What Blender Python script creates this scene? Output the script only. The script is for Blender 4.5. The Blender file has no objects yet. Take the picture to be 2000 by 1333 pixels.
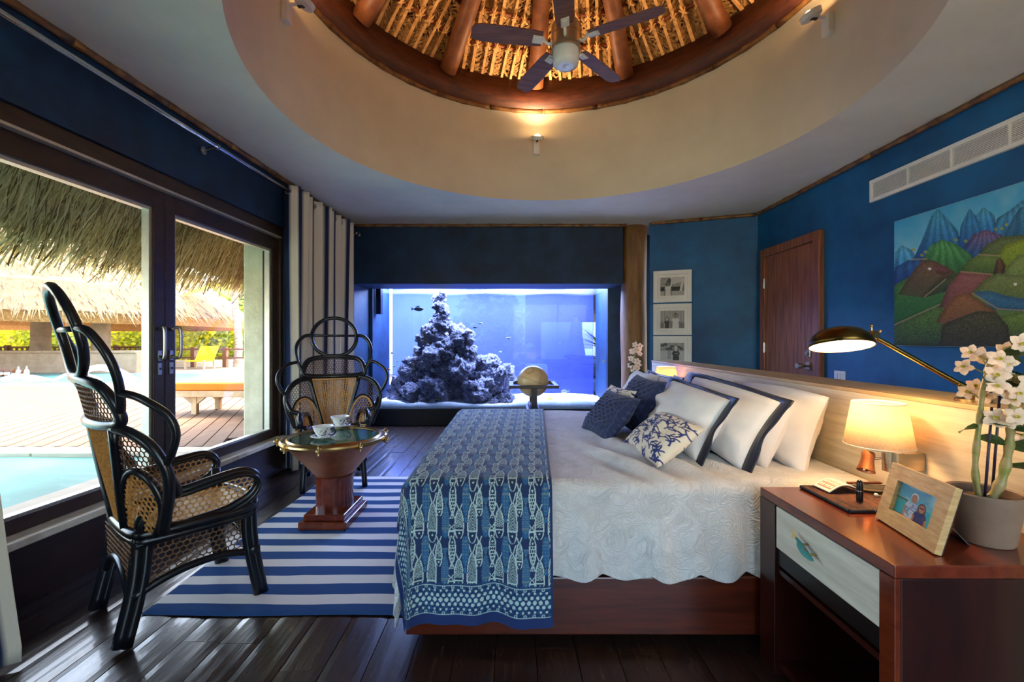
import bpy, bmesh, math, random
import numpy as np
from mathutils import Vector, Matrix, noise

# ------------------------------------------------------------------ camera, sky, sun, exposure
scene = bpy.context.scene
COL = scene.collection
FPX = 850.0
HC = 1.30
cam_d = bpy.data.cameras.new('camera')
cam_d.sensor_width = 36.0
cam_d.lens = FPX * 36.0 / 2000.0
cam_d.clip_start = 0.02
cam_d.clip_end = 400
cam = bpy.data.objects.new('camera', cam_d)
cam.location = (0, 0, HC)
cam.rotation_euler = (math.pi / 2, 0, 0)
COL.objects.link(cam)
scene.camera = cam

world = bpy.data.worlds.new('sky')
scene.world = world
world.use_nodes = True
wn = world.node_tree.nodes
wl = world.node_tree.links
wn.clear()
w_out = wn.new('ShaderNodeOutputWorld')
w_bg = wn.new('ShaderNodeBackground')
w_sky = wn.new('ShaderNodeTexSky')
w_sky.sky_type = 'NISHITA'
w_sky.sun_disc = False
w_sky.sun_elevation = math.radians(62)
w_sky.sun_rotation = math.radians(0)
w_sky.air_density = 1.0
w_sky.dust_density = 3.0
w_sky.ozone_density = 1.0
w_bg.inputs['Strength'].default_value = 0.60
w_tint = wn.new('ShaderNodeMix')
w_tint.data_type = 'RGBA'
w_tint.blend_type = 'MULTIPLY'
w_tint.inputs[0].default_value = 1.0
w_tint.inputs[7].default_value = (1.0, 0.95, 0.86, 1)        # even warm tint over the sky, to keep the ceiling from turning blue
wl.new(w_sky.outputs[0], w_tint.inputs[6])
wl.new(w_tint.outputs[2], w_bg.inputs[0])
wl.new(w_bg.outputs[0], w_out.inputs[0])

sun_d = bpy.data.lights.new('sun', 'SUN')
sun_d.energy = 1.6
sun_d.angle = math.radians(1.0)
sun_d.color = (1.0, 0.90, 0.72)
sun = bpy.data.objects.new('sun', sun_d)
sun.rotation_euler = Vector((-0.03, -0.44, -0.90)).to_track_quat('-Z', 'Y').to_euler()
sun.location = (-6, 12, 18)
COL.objects.link(sun)

vs = scene.view_settings
vs.view_transform = 'Standard'
vs.look = 'None'
vs.exposure = 2.15
vs.gamma = 1.0
vs.use_curve_mapping = False
try:
    scene.cycles.use_denoising = True
    scene.cycles.denoiser = 'OPENIMAGEDENOISE'
    scene.cycles.max_bounces = 10
    scene.cycles.diffuse_bounces = 5
    scene.cycles.glossy_bounces = 4
    scene.cycles.transmission_bounces = 6
    scene.cycles.transparent_max_bounces = 16
    scene.cycles.sample_clamp_indirect = 4.0
    scene.cycles.caustics_reflective = False
    scene.cycles.caustics_refractive = False
except Exception:
    pass

random.seed(11)
RNG = np.random.RandomState(5)
PI = math.pi


# ------------------------------------------------------------------ helpers
def at(x, y, Y):
    """pixel of the photograph at depth Y -> world point"""
    return Vector(((x - 1000) / FPX * Y, Y, HC - (y - 666.5) / FPX * Y))


def at_z(x, y, z):
    """pixel of the photograph on the horizontal plane z -> world point"""
    Y = FPX * (HC - z) / (y - 666.5)
    return Vector(((x - 1000) / FPX * Y, Y, z))


def s2l(c):
    c = np.asarray(c, float)
    return np.where(c <= 0.04045, c / 12.92, ((c + 0.055) / 1.055) ** 2.4)


def rgb(r, g, b):
    l = s2l(np.array([r, g, b]) / 255.0)
    return (float(l[0]), float(l[1]), float(l[2]), 1.0)


MATS = {}


def mat(name, col, rough=0.5, metal=0.0, col2=None, nscale=8.0, stretch=(1, 1, 1), bump=0.0, bscale=None,
        spec=0.5, coat=0.0, vcol=False, detail=4.0, sheen=0.0, ramp=(0.35, 0.65), trans=0.0, emit=None, estr=0.0,
        rough2=None, bdist=0.01):
    m = bpy.data.materials.new(name)
    m.use_nodes = True
    nt = m.node_tree
    N, L = nt.nodes, nt.links
    b = N['Principled BSDF']
    b.inputs['Roughness'].default_value = rough
    b.inputs['Metallic'].default_value = metal
    b.inputs['Specular IOR Level'].default_value = spec
    b.inputs['Coat Weight'].default_value = coat
    b.inputs['Coat Roughness'].default_value = 0.08
    b.inputs['Base Color'].default_value = col
    if sheen:
        b.inputs['Sheen Weight'].default_value = sheen
    if emit is not None:
        b.inputs['Emission Color'].default_value = emit
        b.inputs['Emission Strength'].default_value = estr
    tc = N.new('ShaderNodeTexCoord')
    mp = N.new('ShaderNodeMapping')
    mp.inputs['Scale'].default_value = stretch
    L.new(tc.outputs['Object'], mp.inputs['Vector'])
    nz = N.new('ShaderNodeTexNoise')
    nz.inputs['Scale'].default_value = nscale
    nz.inputs['Detail'].default_value = detail
    nz.inputs['Roughness'].default_value = 0.6
    L.new(mp.outputs['Vector'], nz.inputs['Vector'])
    rp = N.new('ShaderNodeValToRGB')
    rp.color_ramp.elements[0].position = ramp[0]
    rp.color_ramp.elements[1].position = ramp[1]
    if col2 is None:
        col2 = tuple(c * 0.88 for c in col[:3]) + (1,)
    if vcol:
        at_ = N.new('ShaderNodeVertexColor')
        at_.layer_name = 'col'
        rp.color_ramp.elements[0].color = (0.9, 0.9, 0.9, 1)
        rp.color_ramp.elements[1].color = (1, 1, 1, 1)
        mx = N.new('ShaderNodeMix')
        mx.data_type = 'RGBA'
        mx.blend_type = 'MULTIPLY'
        mx.inputs[0].default_value = 1.0
        L.new(nz.outputs['Fac'], rp.inputs['Fac'])
        L.new(at_.outputs['Color'], mx.inputs[6])
        L.new(rp.outputs['Color'], mx.inputs[7])
        L.new(mx.outputs[2], b.inputs['Base Color'])
    else:
        rp.color_ramp.elements[0].color = col2
        rp.color_ramp.elements[1].color = col
        L.new(nz.outputs['Fac'], rp.inputs['Fac'])
        L.new(rp.outputs['Color'], b.inputs['Base Color'])
    if rough2 is not None:
        mr = N.new('ShaderNodeMapRange')
        mr.inputs['To Min'].default_value = rough
        mr.inputs['To Max'].default_value = rough2
        L.new(nz.outputs['Fac'], mr.inputs['Value'])
        L.new(mr.outputs[0], b.inputs['Roughness'])
    if bump:
        bp = N.new('ShaderNodeBump')
        bp.inputs['Strength'].default_value = bump
        bp.inputs['Distance'].default_value = bdist
        src = nz
        if bscale:
            src = N.new('ShaderNodeTexNoise')
            src.inputs['Scale'].default_value = bscale
            src.inputs['Detail'].default_value = 5.0
            L.new(mp.outputs['Vector'], src.inputs['Vector'])
        L.new(src.outputs['Fac'], bp.inputs['Height'])
        L.new(bp.outputs['Normal'], b.inputs['Normal'])
    if trans:
        out = N['Material Output']
        tr = N.new('ShaderNodeBsdfTranslucent')
        ms = N.new('ShaderNodeMixShader')
        ms.inputs[0].default_value = trans
        src = b.inputs['Base Color'].links[0].from_socket
        L.new(src, tr.inputs['Color'])
        L.new(b.outputs[0], ms.inputs[1])
        L.new(tr.outputs[0], ms.inputs[2])
        L.new(ms.outputs[0], out.inputs['Surface'])
    MATS[name] = m
    return m


def glass_mat(name, tint=(1, 1, 1, 1), ior=1.45, haze=0.0, haze_col=(1, 1, 1, 1), rough=0.0):
    m = bpy.data.materials.new(name)
    m.use_nodes = True
    nt = m.node_tree
    N, L = nt.nodes, nt.links
    N.remove(N['Principled BSDF'])
    out = N['Material Output']
    tr = N.new('ShaderNodeBsdfTransparent')
    tr.inputs['Color'].default_value = tint
    gl = N.new('ShaderNodeBsdfGlossy')
    gl.inputs['Roughness'].default_value = rough
    fr = N.new('ShaderNodeFresnel')
    fr.inputs['IOR'].default_value = ior
    mx = N.new('ShaderNodeMixShader')
    ge = N.new('ShaderNodeNewGeometry')          # the pane reflects on its outer skin only
    iv = N.new('ShaderNodeMath'); iv.operation = 'SUBTRACT'; iv.inputs[0].default_value = 1.0
    L.new(ge.outputs['Backfacing'], iv.inputs[1])
    mu = N.new('ShaderNodeMath'); mu.operation = 'MULTIPLY'
    L.new(fr.outputs[0], mu.inputs[0]); L.new(iv.outputs[0], mu.inputs[1])
    L.new(mu.outputs[0], mx.inputs[0])
    L.new(gl.outputs[0], mx.inputs[2])
    if haze:
        nz = N.new('ShaderNodeTexNoise')
        nz.inputs['Scale'].default_value = 1.3
        nz.inputs['Detail'].default_value = 3
        tc = N.new('ShaderNodeTexCoord')
        L.new(tc.outputs['Object'], nz.inputs['Vector'])
        mr = N.new('ShaderNodeMapRange')
        mr.inputs['To Min'].default_value = haze * 0.75
        mr.inputs['To Max'].default_value = min(1, haze * 1.25)
        L.new(nz.outputs['Fac'], mr.inputs['Value'])
        df = N.new('ShaderNodeBsdfDiffuse')
        df.inputs['Color'].default_value = haze_col
        tl = N.new('ShaderNodeBsdfTranslucent')
        tl.inputs['Color'].default_value = haze_col
        ad = N.new('ShaderNodeMixShader')
        ad.inputs[0].default_value = 0.5
        L.new(df.outputs[0], ad.inputs[1])
        L.new(tl.outputs[0], ad.inputs[2])
        m2 = N.new('ShaderNodeMixShader')
        L.new(mr.outputs[0], m2.inputs[0])
        L.new(tr.outputs[0], m2.inputs[1])
        L.new(ad.outputs[0], m2.inputs[2])
        L.new(m2.outputs[0], mx.inputs[1])
    else:
        L.new(tr.outputs[0], mx.inputs[1])
    L.new(mx.outputs[0], out.inputs['Surface'])
    MATS[name] = m
    return m


MW = {}          # world matrix of each thing or part, kept by hand


def wm(o):
    return MW.get(o.name, Matrix.Identity(4))


def tag(o, label=None, cat=None, group=None, kind=None):
    if label:
        o['label'] = label
    if cat:
        o['category'] = cat
    if group:
        o['group'] = group
    if kind:
        o['kind'] = kind
    return o


def thing(name, label, cat, loc=(0, 0, 0), rz=0.0, group=None, kind=None):
    o = bpy.data.objects.new(name, None)
    o.empty_display_size = 0.1
    COL.objects.link(o)
    o.location = loc
    o.rotation_euler = (0, 0, rz)
    MW[o.name] = Matrix.Translation(Vector(loc)) @ Matrix.Rotation(rz, 4, 'Z')
    return tag(o, label, cat, group, kind)


def smooth_pts(pts, n=6, closed=False):
    P = [Vector(p) for p in pts]
    out = []
    k = len(P)
    segs = k if closed else k - 1
    for i in range(segs):
        if closed:
            p0, p1, p2, p3 = P[(i - 1) % k], P[i], P[(i + 1) % k], P[(i + 2) % k]
        else:
            p1, p2 = P[i], P[i + 1]
            p0 = P[i - 1] if i > 0 else p1 * 2 - p2
            p3 = P[i + 2] if i + 2 < k else p2 * 2 - p1
        for j in range(n):
            t = j / n
            t2, t3 = t * t, t * t * t
            out.append(0.5 * ((2 * p1) + (-p0 + p2) * t + (2 * p0 - 5 * p1 + 4 * p2 - p3) * t2 + (-p0 + 3 * p1 - 3 * p2 + p3) * t3))
    if not closed:
        out.append(P[-1].copy())
    return out


class MB:
    def __init__(self):
        self.v = []
        self.f = []
        self.c = None

    def add(self, vs_, fs):
        o = len(self.v)
        self.v.extend([tuple(p) for p in vs_])
        self.f.extend([tuple(i + o for i in q) for q in fs])
        return self

    def hexa(self, p):
        return self.add(p, [(0, 3, 2, 1), (4, 5, 6, 7), (0, 1, 5, 4), (1, 2, 6, 5), (2, 3, 7, 6), (3, 0, 4, 7)])

    def box(self, x0, x1, y0, y1, z0, z1):
        return self.hexa([(x0, y0, z0), (x1, y0, z0), (x1, y1, z0), (x0, y1, z0),
                          (x0, y0, z1), (x1, y0, z1), (x1, y1, z1), (x0, y1, z1)])

    def obox(self, c, ex, ey, ez, a, b, d):
        c, ex, ey, ez = Vector(c), Vector(ex), Vector(ey), Vector(ez)
        p = []
        for k in (-1, 1):
            for (i, j) in ((-1, -1), (1, -1), (1, 1), (-1, 1)):
                p.append(c + ex * (a * i / 2) + ey * (b * j / 2) + ez * (d * k / 2))
        return self.hexa(p)

    def tube(self, pts, r, n=8, closed=False, caps=True, flat=1.0):
        P = [Vector(p) for p in pts]
        k = len(P)
        rr = r if hasattr(r, '__len__') else [r] * k
        T = []
        for i in range(k):
            if closed:
                t = P[(i + 1) % k] - P[(i - 1) % k]
            else:
                t = P[min(i + 1, k - 1)] - P[max(i - 1, 0)]
            if t.length < 1e-9:
                t = Vector((0, 0, 1))
            T.append(t.normalized())
        up = Vector((0, 0, 1))
        if abs(T[0].dot(up)) > 0.9:
            up = Vector((1, 0, 0))
        nrm = (up - T[0] * up.dot(T[0])).normalized()
        o = len(self.v)
        for i in range(k):
            nrm = nrm - T[i] * nrm.dot(T[i])
            nrm = nrm.normalized() if nrm.length > 1e-6 else T[i].orthogonal().normalized()
            bn = T[i].cross(nrm)
            for j in range(n):
                a = 2 * PI * j / n
                q = P[i] + nrm * (math.cos(a) * rr[i] * flat) + bn * (math.sin(a) * rr[i])
                self.v.append(tuple(q))
        for i in range(k if closed else k - 1):
            for j in range(n):
                a = o + i * n + j
                b = o + i * n + (j + 1) % n
                i2 = (i + 1) % k
                self.f.append((a, b, o + i2 * n + (j + 1) % n, o + i2 * n + j))
        if caps and not closed:
            self.f.append(tuple(o + j for j in reversed(range(n))))
            self.f.append(tuple(o + (k - 1) * n + j for j in range(n)))
        return self

    def lathe(self, prof, c=(0, 0, 0), n=32, axis=None, closed=False):
        """prof of (r, h); axis = direction of h"""
        ez = Vector(axis).normalized() if axis is not None else Vector((0, 0, 1))
        ex = ez.orthogonal().normalized() if axis is not None else Vector((1, 0, 0))
        ey = ez.cross(ex)
        c = Vector(c)
        o = len(self.v)
        k = len(prof)
        for (r, h) in prof:
            r = max(r, 1e-4)
            for j in range(n):
                a = 2 * PI * j / n
                self.v.append(tuple(c + ex * (r * math.cos(a)) + ey * (r * math.sin(a)) + ez * h))
        for i in range(k if closed else k - 1):
            for j in range(n):
                i2 = (i + 1) % k
                self.f.append((o + i * n + j, o + i * n + (j + 1) % n, o + i2 * n + (j + 1) % n, o + i2 * n + j))
        return self

    def cyl(self, p0, p1, r, n=16, r1=None):
        return self.tube([p0, p1], [r, r if r1 is None else r1], n)

    def ball(self, c, r, n=12, m=8, s=(1, 1, 1)):
        o = len(self.v)
        c = Vector(c)
        for i in range(m + 1):
            th = PI * i / m
            for j in range(n):
                a = 2 * PI * j / n
                self.v.append((c.x + s[0] * r * math.sin(th) * math.cos(a), c.y + s[1] * r * math.sin(th) * math.sin(a), c.z + s[2] * r * math.cos(th)))
        for i in range(m):
            for j in range(n):
                self.f.append((o + i * n + j, o + (i + 1) * n + j, o + (i + 1) * n + (j + 1) % n, o + i * n + (j + 1) % n))
        return self

    def prism(self, poly, fn, d0, d1):
        """2-D polygon extruded between depths d0 and d1; fn(a, b, d) -> point"""
        o = len(self.v)
        k = len(poly)
        for d in (d0, d1):
            for (a, b) in poly:
                self.v.append(tuple(fn(a, b, d)))
        self.f.append(tuple(o + i for i in reversed(range(k))))
        self.f.append(tuple(o + k + i for i in range(k)))
        for i in range(k):
            j = (i + 1) % k
            self.f.append((o + i, o + j, o + k + j, o + k + i))
        return self

    def grid(self, P, closed=False):
        """P array (rows, cols, 3)"""
        P = np.asarray(P)
        nr, nc = P.shape[:2]
        o = len(self.v)
        self.v.extend(map(tuple, P.reshape(-1, 3).tolist()))
        idx = (np.arange(nr * nc).reshape(nr, nc) + o)
        a = idx[:-1, :-1].ravel(); b = idx[:-1, 1:].ravel(); c = idx[1:, 1:].ravel(); d = idx[1:, :-1].ravel()
        self.f.extend(zip(a.tolist(), b.tolist(), c.tolist(), d.tolist()))
        if closed:
            a = idx[:-1, -1]; b = idx[:-1, 0]; c = idx[1:, 0]; d = idx[1:, -1]
            self.f.extend(zip(a.tolist(), b.tolist(), c.tolist(), d.tolist()))
        return self

    def build(self, name, material, parent=None, smooth=False, bevel=0.0, seg=2, colors=None, solid=0.0, local=False, kind=None, recalc=False):
        me = bpy.data.meshes.new(name)
        vv = self.v
        if parent is not None and not local:
            inv = wm(parent).inverted()
            a = np.array(vv, float)
            R = np.array(inv.to_3x3())
            t = np.array(inv.translation)
            vv = (a @ R.T + t).tolist()
        me.from_pydata(vv, [], self.f)
        if bevel or recalc:
            bm = bmesh.new()
            bm.from_mesh(me)
            if recalc:
                bmesh.ops.recalc_face_normals(bm, faces=bm.faces)
            if bevel:
                es = [e for e in bm.edges if len(e.link_faces) == 2 and e.calc_face_angle(0) > 0.5]
                bmesh.ops.bevel(bm, geom=es, offset=bevel, segments=seg, affect='EDGES', clamp_overlap=True, profile=0.5)
            bm.to_mesh(me)
            bm.free()
        if colors is not None:
            ca = me.color_attributes.new('col', 'FLOAT_COLOR', 'POINT')
            c = np.ones((len(self.v), 4), np.float32)
            c[:, :3] = s2l(np.clip(np.asarray(colors).reshape(-1, 3), 0, 1))
            ca.data.foreach_set('color', c.ravel())
        if smooth:
            me.polygons.foreach_set('use_smooth', [True] * len(me.polygons))
        me.update()
        o = bpy.data.objects.new(name, me)
        COL.objects.link(o)
        if material is not None:
            me.materials.append(MATS[material] if isinstance(material, str) else material)
        if parent is not None:
            o.parent = parent
            MW[o.name] = wm(parent).copy()
        if smooth == 'auto':
            try:
                me.set_sharp_from_angle(angle=math.radians(35))
            except Exception:
                pass
        if solid:
            md = o.modifiers.new('thickness', 'SOLIDIFY')
            md.thickness = solid
            md.offset = 0
        if kind:
            o['kind'] = kind
        return o


def struct(mb, name, material, label, parent=None, **k):
    o = mb.build(name, material, parent, **k)
    if parent is None:
        tag(o, label, name.split('_')[0], None, 'structure')
    return o


def copy_tree(o, parent=None):
    c = o.copy()
    COL.objects.link(c)
    if parent is not None:
        c.parent = parent
    for ch in [x for x in bpy.data.objects if x.parent == o]:
        copy_tree(ch, c)
    return c


def place_copy(root, loc, rz, label, group=None):
    c = copy_tree(root)
    c.location = loc
    c.rotation_euler = (0, 0, rz)
    MW[c.name] = Matrix.Translation(Vector(loc)) @ Matrix.Rotation(rz, 4, 'Z')
    c['label'] = label
    if group:
        c['group'] = group
    return c


def inst(src, name, M, parent):
    """another piece that shares src's mesh, placed by matrix M in its parent's space"""
    o = bpy.data.objects.new(name, src if isinstance(src, bpy.types.Mesh) else src.data)
    COL.objects.link(o)
    o.matrix_local = M
    o.parent = parent
    o.matrix_local = M
    return o


def mesh_only(mb, name, material, smooth=False, bevel=0.0):
    o = mb.build(name, material, None, smooth=smooth, bevel=bevel)
    me = o.data
    bpy.data.objects.remove(o)
    return me


def lamp(name, kind, loc, energy, color, parent=None, radius=0.03, direction=None, spot=None, size=None, blend=0.5):
    d = bpy.data.lights.new(name, kind)
    d.energy = energy
    d.color = color
    if kind in ('POINT', 'SPOT'):
        d.shadow_soft_size = radius
    if kind == 'SPOT':
        d.spot_size = spot
        d.spot_blend = blend
    if kind == 'AREA':
        d.shape = 'RECTANGLE'
        d.size, d.size_y = size
    o = bpy.data.objects.new(name, d)
    COL.objects.link(o)
    M = Matrix.Translation(Vector(loc))
    if direction is not None:
        M = M @ Vector(direction).to_track_quat('-Z', 'Y').to_matrix().to_4x4()
    if parent is not None:
        o.parent = parent
        M = wm(parent).inverted() @ M
    o.matrix_local = M
    return o


def in_poly(x, y, poly):
    x = np.asarray(x, float); y = np.asarray(y, float)
    r = np.zeros(x.shape, bool)
    k = len(poly)
    j = k - 1
    for i in range(k):
        xi, yi = poly[i]; xj, yj = poly[j]
        if yi != yj:
            c = ((yi > y) != (yj > y)) & (x < (xj - xi) * (y - yi) / (yj - yi) + xi)
            r ^= c
        j = i
    return r


def seg_dist(x, y, a, b):
    ax, ay = a; bx, by = b
    dx, dy = bx - ax, by - ay
    L2 = dx * dx + dy * dy + 1e-12
    t = np.clip(((x - ax) * dx + (y - ay) * dy) / L2, 0, 1)
    return np.hypot(x - (ax + t * dx), y - (ay + t * dy))


def vnoise(x, y, s=1.0, seed=0):
    """cheap smooth value noise, vectorised"""
    x = np.asarray(x) * s + seed * 17.3; y = np.asarray(y) * s + seed * 9.1
    xi = np.floor(x); yi = np.floor(y)
    fx = x - xi; fy = y - yi
    fx = fx * fx * (3 - 2 * fx); fy = fy * fy * (3 - 2 * fy)

    def h(a, b):
        v = np.sin(a * 127.1 + b * 311.7 + seed * 3.7) * 43758.5453
        return v - np.floor(v)
    return (h(xi, yi) * (1 - fx) + h(xi + 1, yi) * fx) * (1 - fy) + (h(xi, yi + 1) * (1 - fx) + h(xi + 1, yi + 1) * fx) * fy


def C(r, g, b):
    return np.array([r, g, b], float) / 255.0


# ------------------------------------------------------------------ materials
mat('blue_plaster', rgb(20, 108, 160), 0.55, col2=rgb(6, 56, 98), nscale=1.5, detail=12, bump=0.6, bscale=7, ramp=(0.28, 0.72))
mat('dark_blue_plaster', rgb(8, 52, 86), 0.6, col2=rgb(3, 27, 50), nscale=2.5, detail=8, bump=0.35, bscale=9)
mat('ceiling_plaster', rgb(240, 236, 222), 0.75, col2=rgb(228, 223, 208), nscale=1.6, detail=8, bump=0.12, bscale=5)
mat('drum_plaster', rgb(216, 208, 186), 0.7, col2=rgb(204, 196, 174), nscale=1.5, detail=7, bump=0.08, bscale=5)
mat('bamboo', rgb(150, 104, 52), 0.5, col2=rgb(84, 52, 24), nscale=9, stretch=(1, 1, 1), bump=0.4, bscale=20)
mat('ring_timber', rgb(92, 44, 22), 0.55, col2=rgb(62, 26, 12), nscale=3, stretch=(2, 2, 10), bump=0.1)
mat('log_wood', rgb(140, 84, 48), 0.55, col2=rgb(100, 54, 28), nscale=6, stretch=(1, 1, 1), bump=0.3, bscale=6)
mat('post_wood', rgb(158, 116, 68), 0.6, col2=rgb(110, 74, 40), nscale=5, stretch=(2.2, 2.2, 0.35), bump=0.35, bscale=4)
mat('palm_thatch', rgb(206, 156, 86), 0.75, col2=rgb(112, 70, 30), nscale=30, stretch=(1, 1, 1), ramp=(0.2, 0.75), bump=0.5)
mat('thatch_back', rgb(120, 76, 34), 0.9, col2=rgb(70, 40, 16), nscale=40, bump=0.5)
mat('lath', rgb(232, 178, 108), 0.65, col2=rgb(190, 132, 72), nscale=14, bump=0.2)
mat('lashing', rgb(240, 192, 122), 0.7, col2=rgb(208, 150, 84), nscale=40)
mat('purlin', rgb(160, 88, 44), 0.6, col2=rgb(118, 58, 26), nscale=14, bump=0.3)
mat('floor_wood', rgb(56, 37, 29), 0.36, col2=rgb(32, 20, 15), nscale=4, stretch=(14, 1.2, 1), bump=0.15, spec=0.8, rough2=0.22, coat=0.35)
mat('floor_gap', rgb(10, 7, 6), 0.8)
mat('dark_wood', rgb(46, 28, 20), 0.35, col2=rgb(30, 17, 12), nscale=4, stretch=(1, 1, 6), bump=0.06)
mat('frame_wood', rgb(58, 38, 28), 0.4, col2=rgb(40, 25, 18), nscale=5, stretch=(3, 1, 3), bump=0.06)
mat('alu', rgb(200, 196, 184), 0.4, metal=0.6, nscale=20)
mat('sill_stone', rgb(222, 212, 190), 0.6, col2=rgb(196, 184, 160), nscale=12, bump=0.15)
mat('stucco', rgb(226, 214, 186), 0.85, col2=rgb(206, 192, 160), nscale=7, detail=10, bump=0.5, bscale=26)
mat('door_wood', rgb(160, 98, 60), 0.42, col2=rgb(112, 62, 36), nscale=3.5, stretch=(9, 9, 0.6), bump=0.05)
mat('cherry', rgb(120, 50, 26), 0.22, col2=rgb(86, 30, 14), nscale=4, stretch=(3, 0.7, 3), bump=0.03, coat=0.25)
mat('cherry_dark', rgb(54, 18, 12), 0.28, col2=rgb(36, 10, 7), nscale=4, stretch=(4, 4, 0.6), bump=0.03, coat=0.2)  # darkened copy of cherry: foreground shade put into the nightstand sides
mat('ebony', rgb(16, 12, 11), 0.35, col2=rgb(9, 7, 6), nscale=6)
mat('ash_white', rgb(224, 221, 210), 0.45, col2=rgb(198, 195, 184), nscale=3, stretch=(3, 1, 9), bump=0.04)
mat('headboard_wood', rgb(226, 212, 186), 0.5, col2=rgb(204, 188, 158), nscale=3, stretch=(2, 1, 14), bump=0.04)
mat('headboard_cap', rgb(206, 176, 128), 0.45, col2=rgb(186, 154, 104), nscale=4, stretch=(6, 1, 2))
mat('chrome', rgb(215, 215, 215), 0.18, metal=1.0, nscale=10)
mat('steel', rgb(180, 176, 168), 0.3, metal=1.0, nscale=30)
mat('nickel', rgb(196, 180, 152), 0.3, metal=0.9, col2=rgb(176, 158, 130), nscale=4, stretch=(1, 1, 20))
mat('brass', rgb(206, 174, 116), 0.28, metal=1.0, col2=rgb(170, 134, 80), nscale=6)
mat('antique_brass', rgb(122, 100, 52), 0.3, metal=1.0, col2=rgb(84, 66, 32), nscale=7)
mat('copper', rgb(206, 142, 106), 0.36, metal=0.85, col2=rgb(168, 104, 70), nscale=5, detail=9, rough2=0.5, bump=0.05)
mat('white_plastic', rgb(232, 230, 222), 0.4, nscale=5)
mat('white_paint', rgb(238, 237, 228), 0.5, col2=rgb(228, 226, 216), nscale=5)
mat('vent_dark', rgb(44, 44, 42), 0.6)
mat('black_plastic', rgb(14, 13, 13), 0.25)
mat('rattan_black', rgb(20, 24, 32), 0.28, col2=rgb(10, 11, 15), nscale=30, spec=0.5)
mat('cane', rgb(212, 160, 92), 0.5, col2=rgb(168, 116, 58), nscale=60)
mat('cane_backlit', rgb(124, 88, 58), 0.6, col2=rgb(88, 58, 36), nscale=60)  # darker copy of the cane, its back-lit shade put into the colour
mat('linen_white', rgb(224, 225, 228), 0.85, col2=rgb(214, 215, 218), nscale=5, bump=0.12, bscale=220, sheen=0.2)
mat('peach_linen', rgb(238, 214, 194), 0.85, col2=rgb(230, 203, 182), nscale=5, bump=0.1, bscale=200, sheen=0.2)
mat('navy_satin', rgb(9, 20, 48), 0.42, col2=rgb(5, 13, 34), nscale=6, sheen=0.1)
mat('print_cloth', rgb(255, 255, 255), 0.85, vcol=True, nscale=300, bump=0.1, bscale=500, sheen=0.1)
mat('print_paper', rgb(255, 255, 255), 0.4, vcol=True, nscale=200)
mat('canvas_print', rgb(255, 255, 255), 0.7, vcol=True, nscale=260, bump=0.08, bscale=400)
mat('porcelain', rgb(240, 238, 232), 0.18, vcol=True, nscale=20, coat=0.3)
mat('porcelain_blue', rgb(24, 34, 78), 0.2, nscale=20, coat=0.3)
mat('globe_paper', rgb(214, 182, 132), 0.4, col2=rgb(168, 124, 78), nscale=5.5, detail=6, ramp=(0.36, 0.47), coat=0.2)
mat('globe_ink', rgb(110, 84, 54), 0.5)
mat('walnut_dark', rgb(52, 28, 20), 0.35, col2=rgb(34, 17, 12), nscale=8)
mat('fan_metal', rgb(196, 180, 150), 0.32, metal=0.8, col2=rgb(180, 164, 134), nscale=3)
mat('fan_blade', rgb(136, 96, 82), 0.5, col2=rgb(110, 74, 64), nscale=4, stretch=(1, 8, 1))
mat('opal_glass', rgb(235, 240, 236), 0.25, nscale=3)
mat('bulb_glow', rgb(255, 210, 150), 0.4, emit=rgb(255, 205, 140), estr=26.0)
mat('bulb_soft', rgb(255, 220, 160), 0.4, emit=rgb(255, 214, 150), estr=14.0)
mat('shade_cloth', rgb(250, 234, 206), 0.8, trans=0.62, nscale=120, bump=0.05)
mat('ceramic_pot', rgb(142, 120, 104), 0.55, col2=rgb(122, 100, 86), nscale=6, bump=0.05)
mat('soil', rgb(70, 46, 30), 0.95, nscale=60, bump=0.8)
mat('cane_stem', rgb(120, 124, 50), 0.5, col2=rgb(160, 140, 98), nscale=14, stretch=(1, 1, 3))
mat('leaf', rgb(60, 84, 40), 0.45, col2=rgb(38, 58, 26), nscale=10, trans=0.2)
mat('petal', rgb(250, 238, 216), 0.6, col2=rgb(240, 206, 184), nscale=12, trans=0.3)
mat('petal_heart', rgb(206, 188, 84), 0.6, nscale=20)
mat('stake', rgb(44, 34, 60), 0.4, nscale=20)
mat('woven_mat', rgb(96, 46, 28), 0.8, col2=rgb(30, 16, 20), nscale=36, stretch=(5, 1, 1), bump=0.6, ramp=(0.42, 0.58))
mat('mat_edge', rgb(18, 18, 34), 0.7, col2=rgb(110, 110, 110), nscale=60, ramp=(0.28, 0.36))
mat('pen_brown', rgb(150, 78, 48), 0.5, nscale=20)
mat('phone_screen', rgb(104, 82, 64), 0.15, nscale=5)
mat('ash_frame', rgb(206, 174, 122), 0.5, col2=rgb(180, 144, 92), nscale=5, stretch=(4, 4, 22), bump=0.05)
mat('fish_teal', rgb(60, 140, 140), 0.35, col2=rgb(176, 70, 34), nscale=30, ramp=(0.36, 0.42))
mat('fish_cream', rgb(232, 196, 130), 0.4, nscale=20)
mat('reef', rgb(206, 202, 216), 0.9, col2=rgb(92, 86, 124), nscale=5, detail=12, bump=1.0, bscale=7, bdist=0.13, ramp=(0.3, 0.7))
mat('coral_tip', rgb(214, 214, 196), 0.8, col2=rgb(150, 150, 140), nscale=30, bump=0.8)
mat('sand', rgb(250, 248, 240), 0.9, col2=rgb(230, 228, 222), nscale=40, bump=0.4)
mat('fish_white', rgb(240, 240, 236), 0.4, nscale=10)
mat('fish_yellow', rgb(240, 214, 40), 0.4, nscale=10)
mat('fish_dark', rgb(52, 68, 74), 0.4, nscale=10)
mat('fish_orange', rgb(236, 110, 40), 0.4, nscale=10)
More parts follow.
